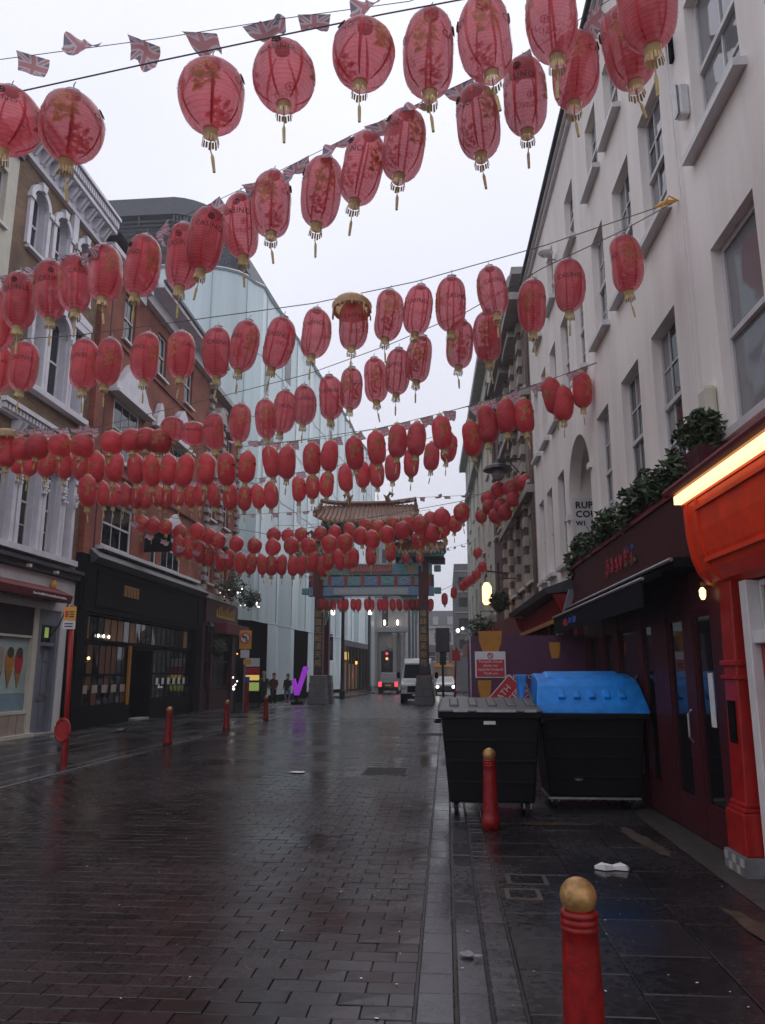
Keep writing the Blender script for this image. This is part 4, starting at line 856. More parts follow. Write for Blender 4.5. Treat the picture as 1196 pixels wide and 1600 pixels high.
top = [m.raw(sk(k, HT - .02)) for k in range(nf)] + [m.raw((-34, 84, HT - .02))]; m.face(*top)
m.face(*[m.raw((fine[0][0], fine[0][1], z)) for z in (0, HT - .02)] + [m.raw((-34, 84, z)) for z in (HT - .02, 0)])
obj('glass_skin', m, M['frost'], ho, smooth=False)
m = MB()
for zi in range(2, len(rows) - 1): m.tube([sk(k, rows[zi], .02) for k in range(nf)], .014, 4)
m.tube([sk(k, HT, .05) for k in range(nf)], .11, 4)
obj('floor_line', m, M['frost_line'], ho)
for k in range(2, nf - 1, 3): b = MB(); b.tube([sk(k, 4.7, .03), sk(k, HT, .03)], .022, 4); obj('glass_fin', b, M['frost_line'], ho)
for y_, z_ in ((44.6, 18.5), (45.8, 15.0), (49, 21), (53, 12), (58, 17), (62, 22)):
    k = min(range(nf), key=lambda q: abs(fine[q][1] - y_) + (0 if fine[q][0] > -12.5 else 9)); b = MB(); a_, c_ = sk(k, z_, .02), sk(k + 1, z_, .02)
    b.hexa([a_, c_, sk(k + 1, z_, -.1), sk(k, z_, -.1), (a_[0], a_[1], z_ + 2.4), (c_[0], c_[1], z_ + 2.4), sk(k + 1, z_ + 2.4, -.1), sk(k, z_ + 2.4, -.1)]); obj('window', b, M['pane'], ho)
m = MB()                                                # void back wall, lintels
for k in range(nf - 1):
    if m.f and not is_void(k) and not is_void(max(0, k - 1)): obj('entrance_recess', m, M['black'], ho); m = MB()
    if is_void(k):
        i = [m.raw(sk(k, 0, -2.2)), m.raw(sk(k + 1, 0, -2.2)), m.raw(sk(k + 1, 5.2, -2.2)), m.raw(sk(k, 5.2, -2.2))]; m.face(*i)
        i = [m.raw(sk(k, 5.0, 0)), m.raw(sk(k + 1, 5.0, 0)), m.raw(sk(k + 1, 5.0, -2.2)), m.raw(sk(k, 5.0, -2.2))]; m.face(*i)
    elif is_void(max(0, k - 1)) or (k < nf - 2 and is_void(k + 1)):
        for kk in (k, k + 1): i = [m.raw(sk(kk, 0, -.02)), m.raw(sk(kk, 0, -2.2)), m.raw(sk(kk, 5.0, -2.2)), m.raw(sk(kk, 5.0, -.02))]; m.face(*i)
if m.f: obj('entrance_recess', m, M['black'], ho)
# crown set back from the edge
off = [(FG(s, -3.9, 0)[0], FG(s, 0, 0)[1]) for s in (80, 68, 56, 47)]
cr = []
c0 = (FG(47, -3.9, 0)[0] - 3.2, 47.0)
for p in off: cr.append(p)
for k in range(1, 8): a = R_(-k * 11.5); cr.append((c0[0] + 3.2 * math.cos(a), c0[1] - .6 + 3.2 * math.sin(a)))
cr += [(-24, 43.3), (-44, 43.9)]
def ringline(z, r, o=0): return [(x, y, z) for x, y in cr]
m = MB()
for z in [27.2 + .3 * k for k in range(11)]: m.tube([(x, y, z) for x, y in cr], .075, 4)
obj('louvre', m, M['louvre'], ho)
m = MB(); n = len(cr); A = [m.raw((x, y, 30.7)) for x, y in cr]; B = [m.raw((x, y, 31.9)) for x, y in cr]
for k in range(n - 1): m.face(A[k], A[k + 1], B[k + 1], B[k])
m.face(*B, m.raw((-44, 80, 31.9))); m.face(*A, m.raw((-44, 80, 30.7))); obj('crown_band', m, M['louvre'], ho)
m = MB()
for k in range(n - 1):
    for j in range(3): t = j / 3; x = cr[k][0] + (cr[k + 1][0] - cr[k][0]) * t; y = cr[k][1] + (cr[k + 1][1] - cr[k][1]) * t; m.tube([(x, y + .15, 25), (x, y + .15, 30.8)], .07, 4)
obj('mullion', m, M['louvre'], ho)
m = MB(); i = [m.raw((x * 1.0 - 1.2, y + 1.5, 25)) for x, y in cr]; j = [m.raw((x - 1.2, y + 1.5, 30.7)) for x, y in cr]
for k in range(n - 1): m.face(i[k], i[k + 1], j[k + 1], j[k])
obj('plant_screen', m, M['grey_block'], ho)
# lit shop in the hotel's ground floor
sp = thing('lit_corner_shop', 'brightly lit shop window with yellow ceiling at the hotel foot', 'shopfront', FG(73, -.5, 0))
part_box('back_wall', FG, sp, M['warm_dim2'], 68, 80, -2.1, -2.0, 0, 5); part_box('ceiling_light', FG, sp, M['shop_glow'], 68.3, 75, -1.9, -1.0, 3.0, 3.7)
for k in range(11): part_box('shelf', FG, sp, M['amber'] if k % 2 else M['gold_paint'], 68.4 + k * .95, 69.1 + k * .95, -1.2, -.8, .2, 2.6)
part_box('sign_band', FG, sp, M['lead'], 67.6, 80.4, -.1, .05, 4.1, 4.6)
for k in range(8): part_box('mullion', FG, sp, M['iron'], 68 + k * 1.7, 68.12 + k * 1.7, -.1, 0, 0, 4.1)
for k in range(3): b = MB(FG); b.box(75.5 + k * 1.3, 76.3 + k * 1.3, -1.0, -.9, 1.2 + .5 * k, 1.9 + .5 * k); obj('lamp_glow', b, M['orange_glow'], sp)
# ------------------------------------------------------------------ background buildings
bw = thing('white_classical_building', 'white classical corner building with lit lamps seen through the gate', 'building', (-7, 92, 0))
f = facing(92); m = MB(f)
wall(f, -10.5, -4.7, 0, 19, [(-7.55, -6.7, 7.2, 11.5), (-7.6, -6.0, 0.2, 4.3), (-9.6, -8.6, 7.2, 11.5), (-9.6, -8.6, 13, 16.5), (-7.55, -6.7, 13, 16.5)], bw, M['stone'], depth=20)
for q in ((-7.55, -6.7, 7.2, 11.5), (-9.6, -8.6, 7.2, 11.5), (-9.6, -8.6, 13, 16.5), (-7.55, -6.7, 13, 16.5)): window(f, *q, bw, 1, 1, M['pane'], sill=.2)
part_box('door', f, bw, M['black'], -7.6, -6.0, -.2, -.1, .2, 4.3)
for s in (-8.2, -5.9, -5.0): m = MB(f); m.lathe([(.38, 0), (.3, .3), (.27, 5.8), (.36, 6.1), (.4, 6.3)], (s, .35, 0.1), 10); obj('column', m, M['stone'], bw, smooth=True)
part_box('cornice', f, bw, M['stone'], (-10.5, -4.4, 0, .7, 6.5, 7.0), (-10.5, -4.4, 0, .5, 11.9, 12.3), (-10.5, -4.4, 0, .9, 18.7, 19.3))
m = MB(f); m.prism([(-6.4 + .55 * math.cos(a), 5.3 + .8 * math.sin(a)) for a in [2 * math.pi * k / 16 for k in range(16)]], .02, .4, lambda a, b, t: (a, t, b)); e = obj('oval_crest', m, M['stone'], bw)
m = MB(f); m.tube([(-6.4 + .42 * math.cos(a), .42, 5.3 + .64 * math.sin(a)) for a in [2 * math.pi * k / 16 for k in range(16)]], .06, 5, closed=True); m.tube([(-6.55, .42, 4.9), (-6.2, .42, 5.2), (-6.55, .42, 5.5), (-6.25, .42, 5.75)], .07, 5); obj('gilt_ring', m, M['gold'], e)
for s in (-7.15, -5.6):
    t = thing('facade_uplight', 'glowing uplight on the white classical building, ' + ('left of its tall window' if s < -7 else 'right of its tall window'), 'lamp', f(s, .5, 7.6), 'uplights on the white classical building'); m = MB(f); m.ball((s, .5, 7.6), .13, 8, 6, (1, 1, 2.6)); obj('lamp_glass', m, M['white_lamp'], t); part_box('bracket', f, t, M['iron'], s - .08, s + .08, .0, .6, 7.15, 7.25)
gb = thing('grey_side_building', 'narrow blue-grey building edge beside the white classical building', 'building', (-4, 98, 0)); wall(facing(99), -4.69, -3.6, 0, 14, [], gb, M['grey_block'], depth=12); part_box('trim', facing(99), gb, M['frost'], (-4.4, -4.25, 0, .12, 0, 14), (-4.69, -3.55, 0, .25, 13.6, 14.0), (-3.95, -3.85, 0, .1, 0, 13.6))
fb = thing('mansard_block', 'distant pale block with grey mansard roof at the street end', 'building', (-1, 165, 0)); f = facing(165)
bo = [(-9.5 + k * 2.4, -8.3 + k * 2.4, z, z + 2.0) for k in range(7) for z in (5.0, 8.2)]
wall(f, -12, 12, 0, 11.5, bo, fb, M['stone'], depth=14)
for q in bo: part_box('window', f, fb, M['pane'], q[0] + .02, q[1] - .02, -.2, -.15, q[2], q[3])
m = MB(f); m.hexa([(-12, -10, 11.5), (12, -10, 11.5), (12, .2, 11.5), (-12, .2, 11.5), (-12, -8, 15), (12, -8, 15), (12, -2.2, 15), (-12, -2.2, 15)]); obj('roof', m, M['slate'], fb)
for k in range(6): part_box('dormer', f, fb, M['stone'], -8.8 + k * 3.1, -7.6 + k * 3.1, -1.4, .1, 11.9, 13.6)
part_box('cornice', f, fb, M['stone'], (-12, 12, 0, .6, 11.1, 11.5), (-12, 12, 0, .4, 4.2, 4.6))
lb = thing('brown_shop_row', 'low brown shop row across the far end of the street', 'building', (-2, 120, 0)); f = facing(125); wall(f, -3.4, 3.6, 0, 6.2, [(-2.8, -1.6, 3.6, 5.2), (-.8, .4, 3.6, 5.2), (1.2, 2.4, 3.6, 5.2)], lb, M['dull_brick'], depth=8)
for a in (-2.8, -.8, 1.2): window(f, a, a + 1.2, 3.6, 5.2, lb, 1, 1, M['pane'])
part_box('shop_fascia', f, lb, M['amber'], (-3.4, 3.6, 0, .3, 2.7, 3.3)); part_box('shop_window', f, lb, M['warm_dim2'], (-3.2, -.2, 0.01, .1, .5, 2.6), (.2, 3.3, .01, .1, .5, 2.6))
gk = thing('grey_slab_tower', 'grey panelled slab building closing the right side of the view', 'building', (2.6, 75, 0)); f = facing(75)
wall(f, .95, 7, 0, 12.2, [(1.35 + 1.5 * k, 2.2 + 1.5 * k, z, z + .9) for k in range(2) for z in (4, 6, 8, 10)], gk, M['grey_block'], depth=18)
for z in (3.4, 5.4, 7.4, 9.4, 11.4): part_box('floor_band', f, gk, M['stone'], .93, 7, 0, .08, z, z + .14)
for k in range(2):
    for z in (4, 6, 8, 10): part_box('window', f, gk, M['pane'], 1.36 + 1.5 * k, 2.19 + 1.5 * k, -.18, -.12, z + .01, z + .89)
# ------------------------------------------------------------------ the painted gate
M['tile'] = mat('glazed_orange_tile', (.17, .058, .017), .3, .4, 6, coat=.2); M['gate_red'] = mat('gate_red', (.42, .05, .04), .4, .25, 5); M['gate_maroon'] = mat('gate_maroon', (.11, .014, .014), .5, .25, 5); M['gate_blue'] = mat('gate_blue', (.20, .36, .54), .5, .3, 9); M['gate_green'] = mat('gate_green', (.17, .42, .42), .5, .3, 9)
M['gate_dark'] = mat('gate_dark', (.05, .06, .08), .55, .3, 5); M['gate_pale'] = mat('gate_pale', (.50, .54, .54), .6, .2, 9)
GX, GY = -4.13, 43.2
ga = thing('chinese_gate', 'painted Chinese gate with orange tiled roofs spanning the street', 'gate', (GX, GY, 0))
for sx in (-1, 1):
    for dy in (0, 2.3):
        x = GX + sx * 2.93; y = GY + dy
        pi = part_box('pillar', FX, ga, M['gate_maroon'], x - .24, x + .24, y - .28, y + .28, 1.58, 7.6)
        for k, (z0, z1, w) in enumerate(((0, .42, .52), (.43, .82, .47), (.83, 1.2, .45), (1.21, 1.57, .42))): part_box('stone', FX, pi, M['grey_stone'], x - w, x + w, y - w, y + w, z0, z1, bevel=.03)
        if dy == 0:
            part_box('inscription_panel', FX, pi, M['gate_dark'], x - .2, x + .2, y - .31, y - .282, 1.75, 5.35)
            for k, ch in enumerate('倫肆遙臨英帝苑' if sx > 0 else '敦誼克紹漢天威'):
                me_put = lambda a, b, c, x=x, y=y, k=k: (x + a, y - .315 - c, 4.92 - .45 * k + b)
                text_on('inscription', ch, .40, me_put, M['gold'], pi, depth=.004)
x0, x1 = GX - 3.55, GX + 3.55
part_box('lower_beam', FX, ga, M['gate_blue'], x0, x1, GY - .26, GY + .26, 5.95, 6.45)
part_box('pale_frieze', FX, ga, M['gate_pale'], GX - 2.1, GX + 2.1, GY - .30, GY - .262, 6.0, 6.38)
part_box('middle_beam', FX, ga, M['gate_dark'], x0, x1, GY - .18, GY + .18, 6.46, 7.12)
for k in range(8): x = x0 + .25 + k * (x1 - x0 - .5) / 7; part_box('red_post', FX, ga, M['gate_red'], x - .09, x + .09, GY - .24, GY - .18, 6.46, 7.12)
for k in range(7):
    x = x0 + .25 + (k + .5) * (x1 - x0 - .5) / 7; p = part_box('painted_panel', FX, ga, M['gate_green'] if k % 2 == 0 else M['gate_blue'], x - .38, x + .38, GY - .215, GY - .181, 6.53, 7.05); m = MB()
    m.tube([(x + .22 * math.cos(a) * (1 + .3 * math.cos(4 * a)), GY - .225, 6.79 + .16 * math.sin(a)) for a in [2 * math.pi * j / 20 for j in range(20)]], .022, 4, closed=True); obj('motif', m, M['gate_pale'] if k != 5 else M['paper'], p)
part_box('upper_beam', FX, ga, M['gate_green'], x0 + .1, x1 - .1, GY - .26, GY + .26, 7.13, 7.75)
part_box('plaque', FX, ga, M['gate_red'], GX - 1.2, GX + 1.2, GY - .31, GY - .262, 7.22, 7.68); m = MB()
for k in range(14): x = GX - 1.1 + k * .16; m.tube([(x, GY - .32, 7.3), (x + .08, GY - .32, 7.6), (x + .12, GY - .32, 7.35)], .02, 4)
obj('plaque_relief', m, M['gate_pale'], ga)
for k in range(9):
    x = x0 + .5 + k * .76
    if abs(x - GX) > 1.25: part_box('painted_square', FX, ga, M['gold_paint'] if k % 2 else M['gate_blue'], x - .18, x + .18, GY - .285, GY - .261, 7.28, 7.62)
for sx in (-1, 1):
    x = GX + sx * 2.6                                   # carved corner brackets under the beam
    m = MB(); P = [(0, 5.94), (0, 4.3), (-.15 * sx, 4.7), (-.2 * sx, 5.1), (-.42 * sx, 5.25), (-.5 * sx, 5.5), (-.8 * sx, 5.62), (-.95 * sx, 5.94)]
    m.prism([(x + a, b) for a, b in P], GY - .1, GY + .1, lambda a, b, t: (a, t, b)); obj('corner_bracket', m, M['gate_green'], ga)
    for z in (6.05, 7.3): part_box('beam_end', FX, ga, M['gate_green'], GX + sx * 3.56, GX + sx * 3.95, GY - .14, GY + .14, z, z + .36, bevel=.05)
    part_box('end_post', FX, ga, M['gate_maroon'], GX + sx * 3.1 - .16, GX + sx * 3.1 + .16, GY - .34, GY - .27, 5.9, 7.9)
def croof(xc, half, ze, zr, dep, label, n=22):
    rt = bpy.data.objects.new('roof', None)
    def P(x, t, side):                                  # t 0 ridge .. 1 eave
        lift = .42 * abs((x - xc) / half) ** 5 * t
        return (x * 1.0 + (x - xc) * .06 * t, GY + .2 + side * dep * t, ze + (zr - ze) * (1 - t) ** 1.6 + lift)
    m = MB()
    for side in (-1, 1):
        xs = [xc - half + 2 * half * k / 16 for k in range(17)]; ts = [k / 6 for k in range(7)]
        g = [[m.raw(P(x, t, side)) for t in ts] for x in xs]; h = [[m.raw((P(x, t, side)[0], P(x, t, side)[1], P(x, t, side)[2] - .16)) for t in ts] for x in xs]
        for a in range(16):
            for b in range(6): m.face(g[a][b], g[a + 1][b], g[a + 1][b + 1], g[a][b + 1]); m.face(h[a][b], h[a + 1][b], h[a + 1][b + 1], h[a][b + 1])
            m.face(g[a][6], g[a + 1][6], h[a + 1][6], h[a][6])
        for a in (0, 16):
            for b in range(6): m.face(g[a][b], g[a][b + 1], h[a][b + 1], h[a][b])
    r = obj('roof', m, M['tile'], ga)
    for side in (-1,):
        for k in range(n + 1):
            x = xc - half + 2 * half * k / n; b = MB(); b.tube([P(x, t / 5, side) for t in range(6)], .065, 6); e = P(x, 1, side); obj('tile', b, M['tile'], r)
    m = MB()
    for k in range(n + 1):
        x = xc - half + 2 * half * k / n; e = P(x, 1, -1); m.ball((e[0], e[1] - .02, e[2] - .05), .085, 7, 4, (1, .5, 1.2))
    obj('eave_end', m, M['gold_paint'], r)
    m = MB(); m.tube([(xc - half * 1.02 + 2.04 * half * k / 12, GY + .2, zr + .1 + .22 * abs(k / 6 - 1) ** 3) for k in range(13)], .14, 6)
    for sx in (-1, 1):
        m.tube([(P(xc + sx * half, t / 5, -1)[0], P(xc + sx * half, t / 5, -1)[1], P(xc + sx * half, t / 5, -1)[2] + .1) for t in range(6)], .10, 6)
    obj('ridge', m, M['tile'], r)
    for sx in (-1, 1):                                  # finials: curled dragon ends and little beasts along the hips
        b = MB(); x = xc + sx * half * .44; b.tube([(x, GY + .2, zr + .1), (x - sx * .12, GY + .2, zr + .45), (x + sx * .06, GY + .2, zr + .7), (x + sx * .22, GY + .2, zr + .62), (x + sx * .14, GY + .2, zr + .45)], [.2, .16, .12, .09, .04], 6)
        b.tube([(x - sx * .12, GY + .2, zr + .4), (x - sx * .32, GY + .2, zr + .62)], [.1, .03], 5); obj('dragon_finial', b, M['tile'], r)
        for q in range(5):
            e = P(xc + sx * half, .25 + .17 * q, -1); b = MB(); b.tube([(e[0], e[1], e[2] + .1), (e[0] - sx * .03, e[1] - .03, e[2] + .3), (e[0] + sx * .02, e[1] - .06, e[2] + .42)], [.08, .07, .03], 5); obj('roof_beast', b, M['tile'], r)
    m = MB()
    for k in range(14):
        x = xc - half * .9 + 1.8 * half * k / 13; m.box(x - .09, x + .09, GY - dep * .7, GY + dep * .7, ze - .28, ze - .02); m.box(x - .05, x + .05, GY - dep * .85, GY - dep * .7, ze - .16, ze - .02)
    obj('bracket_row', m, M['gate_green'], r); return r
croof(GX - .2, 2.75, 10.05, 11.25, 1.5, 'main')
croof(GX + 2.75, 1.45, 8.35, 9.05, 1.25, 'side', 12); croof(GX - 2.85, 1.45, 8.35, 9.05, 1.25, 'side', 12)
part_box('king_post', FX, ga, M['gate_pale'], *[(GX + d - .14, GX + d + .14, GY - .1, GY + .3, 7.76, 9.8) for d in (-1.9, -1.15, .25, 1.0)]); part_box('tie_beam', FX, ga, M['gate_dark'], (GX - 2.7, GX + 2.4, GY - .2, GY + .5, 9.55, 9.78), (GX - 4.2, GX - 1.5, GY - .2, GY + .5, 7.76, 8.05), (GX + 1.4, GX + 4.2, GY - .2, GY + .5, 7.76, 8.05))
m = MB()
for k in range(3): x = GX + 1.75 + k * .5; m.prism([(x - .17, 7.80), (x + .17, 7.80), (x, 8.12)], GY - .24, GY - .21, lambda a, b, t: (a, t, b))
obj('white_triangle', m, M['paper'], ga)
for dx in (-2.25, -.12):
    t = thing('gate_lamp', 'lit lamp hanging beneath the gate, ' + ('nearer the left pillar' if dx < -1 else 'near mid span'), 'lamp', (GX + dx, GY + .6, 5.5)); m = MB(); m.lathe([(.05, 0), (.11, .05), (.11, .38), (.06, .48)], (GX + dx, GY + .6, 4.95), 8); obj('lamp_glass', m, M['white_lamp'], t); m = MB(); m.tube([(GX + dx, GY + .6, 5.4), (GX + dx, GY + .6, 5.95)], .02, 4); obj('stem', m, M['iron'], t)
# ------------------------------------------------------------------ vehicles
def wheel(name, x, y, z, r, w, par):
    m = MB(); n = 16
    for rr, m_ in ((r, 0),):
        A = [m.p(x - w / 2, y + rr * math.cos(2 * math.pi * k / n), z + rr * math.sin(2 * math.pi * k / n)) for k in range(n)]; B = [m.p(x + w / 2, y + rr * math.cos(2 * math.pi * k / n), z + rr * math.sin(2 * math.pi * k / n)) for k in range(n)]
        m.face(*A); m.face(*B)
        for k in range(n): m.face(A[k], A[(k + 1) % n], B[(k + 1) % n], B[k])
    o = obj('wheel', m, M['rubber'], par); m = MB()
    for sx in (-1, 1):
        A = [m.p(x + sx * (w / 2 + .006), y + .6 * r * math.cos(2 * math.pi * k / n), z + .6 * r * math.sin(2 * math.pi * k / n)) for k in range(n)]; m.face(*A)
    obj('rim', m, M['steel'], o)
vx, vy = -1.66, 44.9
va = thing('white_van', 'white delivery van facing the camera behind the gate pillar', 'van', (vx, vy, 0))
def sect(m, y, w0, w1, z0, zm, z1): return [m.p(vx + s * w, vy + y, z) for s, w, z in ((-1, w0, z0), (-1, w0, zm), (-1, w1, z1), (1, w1, z1), (1, w0, zm), (1, w0, z0))]
m = MB(); secs = [(0.0, .86, .84, .42, .75, 1.0), (.08, .92, .90, .32, .8, 1.10), (.75, .96, .92, .30, 1.0, 1.28), (.95, .97, .88, .30, 1.15, 1.42), (1.55, .98, .80, .3, 1.3, 2.28), (1.9, .99, .80, .3, 1.4, 2.5), (2.4, .99, .82, .3, 1.4, 2.56), (5.7, .99, .82, .32, 1.4, 2.56)]
R = [sect(m, *s) for s in secs]
for a, b in zip(R, R[1:]):
    for k in range(6): m.face(a[k], a[(k + 1) % 6], b[(k + 1) % 6], b[k])
m.face(*R[0]); m.face(*R[-1]); bd = obj('body', m, M['van_white'], va, bevel=.03)
m = MB(); m.hexa([(vx - .80, vy + .97, 1.44), (vx + .80, vy + .97, 1.44), (vx + .80, vy + .93, 1.42), (vx - .80, vy + .93, 1.42), (vx - .74, vy + 1.53, 2.2), (vx + .74, vy + 1.53, 2.2), (vx + .74, vy + 1.48, 2.2), (vx - .74, vy + 1.48, 2.2)]); obj('windscreen', m, M['pane'], va)
part_box('grille', FX, va, M['black'], vx - .55, vx + .55, vy - .03, vy + .02, .62, .98); m = MB(); m.lathe([(.11, 0), (.11, .03)], (vx, vy - .06, .8), 12); obj('badge', m, M['steel'], va)
part_box('bumper', FX, va, M['black'], vx - .93, vx + .93, vy - .06, vy + .12, .26, .56, bevel=.04); part_box('number_plate', FX, va, M['paper'], vx - .26, vx + .26, vy - .08, vy - .062, .42, .53)
for sx in (-1, 1):
    part_box('headlight', FX, va, M['steel'], vx + sx * .75 - .14, vx + sx * .75 + .14, vy - .02, vy + .1, .78, 1.02, bevel=.04); part_box('mirror', FX, va, M['black'], vx + sx * 1.12 - .1, vx + sx * 1.12 + .1, vy + .95, vy + 1.08, 1.4, 1.75, bevel=.04)
    for y in (.95, 4.6): wheel('wheel', vx + sx * .86, vy + y, .34, .34, .22, va)
    part_box('wiper', FX, va, M['black'], vx + sx * .35 - .3, vx + sx * .35 + .3, vy + .93, vy + .95, 1.44, 1.46)
tx, ty = -4.82, 65.5
ta = thing('black_taxi', 'black taxi seen from behind with red tail lights lit', 'taxi', (tx, ty, 0)); m = MB(); secs = [(0, .80, .72, .4, .8, .98), (.1, .85, .78, .3, .85, 1.02), (.35, .86, .70, .28, .95, 1.35), (.75, .87, .66, .28, 1.0, 1.72), (1.3, .87, .66, .28, 1.0, 1.80), (2.6, .87, .66, .28, 1.0, 1.76), (3.3, .86, .74, .28, .98, 1.1), (4.4, .8, .72, .32, .85, .98)]
def sect2(y, w0, w1, z0, zm, z1): return [m.p(tx + s * w, ty + y, z) for s, w, z in ((-1, w0, z0), (-1, w0, zm), (-1, w1, z1), (1, w1, z1), (1, w0, zm), (1, w0, z0))]
R = [sect2(*s) for s in secs]
for a, b in zip(R, R[1:]):
    for k in range(6): m.face(a[k], a[(k + 1) % 6], b[(k + 1) % 6], b[k])
m.face(*R[0]); m.face(*R[-1]); obj('body', m, M['car_black'], ta, bevel=.03)
m = MB(); m.hexa([(tx - .62, ty + .26, 1.12), (tx + .62, ty + .26, 1.12), (tx + .62, ty + .32, 1.12), (tx - .62, ty + .32, 1.12), (tx - .55, ty + .62, 1.62), (tx + .55, ty + .62, 1.62), (tx + .55, ty + .68, 1.62), (tx - .55, ty + .68, 1.62)]); obj('rear_window', m, M['pane'], ta)
part_box('bumper', FX, ta, M['black'], tx - .84, tx + .84, ty - .1, ty + .08, .3, .52, bevel=.03); part_box('number_plate', FX, ta, M['sign_yellow'], tx - .26, tx + .26, ty - .03, ty - .005, .66, .78)
for sx in (-1, 1):
    part_box('tail_light', FX, ta, M['red_lens'], tx + sx * .68 - .13, tx + sx * .68 + .13, ty - .03, ty + .05, .62, 1.0)
    for y in (.8, 3.6): wheel('wheel', tx + sx * .76, ty + y, .32, .32, .2, ta)
# a car waiting beyond the right pillar with its headlamps lit
cx_, cy_ = -.05, 62; ca = thing('oncoming_car', 'dark oncoming car with lit headlamps right of the gate pillar', 'car', (cx_, cy_, 0)); m = MB()
R = [[m.p(cx_ + s * w, cy_ + y, z) for s, w, z in ((-1, w0, z0), (-1, w0, zm), (-1, w1, z1), (1, w1, z1), (1, w0, zm), (1, w0, z0))] for y, w0, w1, z0, zm, z1 in ((0, .78, .7, .35, .6, .72), (.2, .86, .78, .25, .7, .85), (1.1, .87, .76, .25, .85, 1.0), (1.9, .87, .6, .25, .9, 1.45), (3.2, .87, .6, .25, .9, 1.45), (4.1, .84, .7, .3, .9, 1.0))]
for a, b in zip(R, R[1:]):
    for k in range(6): m.face(a[k], a[(k + 1) % 6], b[(k + 1) % 6], b[k])
m.face(*R[0]); m.face(*R[-1]); obj('body', m, M['car_black'], ca, bevel=.03)
for sx in (-1, 1):
    m = MB(); m.ball((cx_ + sx * .62, cy_ - .02, .66), .12, 8, 6); obj('headlight', m, M['white_lamp'], ca)
    for y in (.75, 3.3): wheel('wheel', cx_ + sx * .78, cy_ + y, .3, .3, .2, ca)
m = MB(); m.hexa([(cx_ - .62, cy_ + 1.15, 1.03), (cx_ + .62, cy_ + 1.15, 1.03), (cx_ + .62, cy_ + 1.2, 1.0), (cx_ - .62, cy_ + 1.2, 1.0), (cx_ - .55, cy_ + 1.8, 1.4), (cx_ + .55, cy_ + 1.8, 1.4), (cx_ + .55, cy_ + 1.86, 1.38), (cx_ - .55, cy_ + 1.86, 1.38)]); obj('windscreen', m, M['pane'], ca)
# ------------------------------------------------------------------ people
def skin(name, chains, mat_, par, org, sub=1):
    vs, es, rs = [], [], []; idx = {}
    for ch in chains:
        last = None
        for x, y, z, r in ch:
            k = (round(x, 4), round(y, 4), round(z, 4))
            if k not in idx: idx[k] = len(vs); vs.append((x, y, z)); rs.append(r)
            if last is not None and last != idx[k]: es.append((last, idx[k]))
            last = idx[k]
    me = bpy.data.meshes.new(name); me.from_pydata(vs, es, []); o = bpy.data.objects.new(name, me); COL.objects.link(o)
    sk_ = o.modifiers.new('skin', 'SKIN'); sk_.use_smooth_shade = True
    for k, r in enumerate(rs): q = me.skin_vertices[0].data[k]; q.radius = (r, r); q.use_root = (k == 0)
    o.modifiers.new('sub', 'SUBSURF').levels = sub
    dg = bpy.context.evaluated_depsgraph_get(); m2 = bpy.data.meshes.new_from_object(o.evaluated_get(dg)); bpy.data.objects.remove(o)
    m2.materials.clear(); m2.materials.append(mat_); m2.name = name; o = bpy.data.objects.new(name, m2); COL.objects.link(o); o.parent = par; ORG[o.name] = org; return o
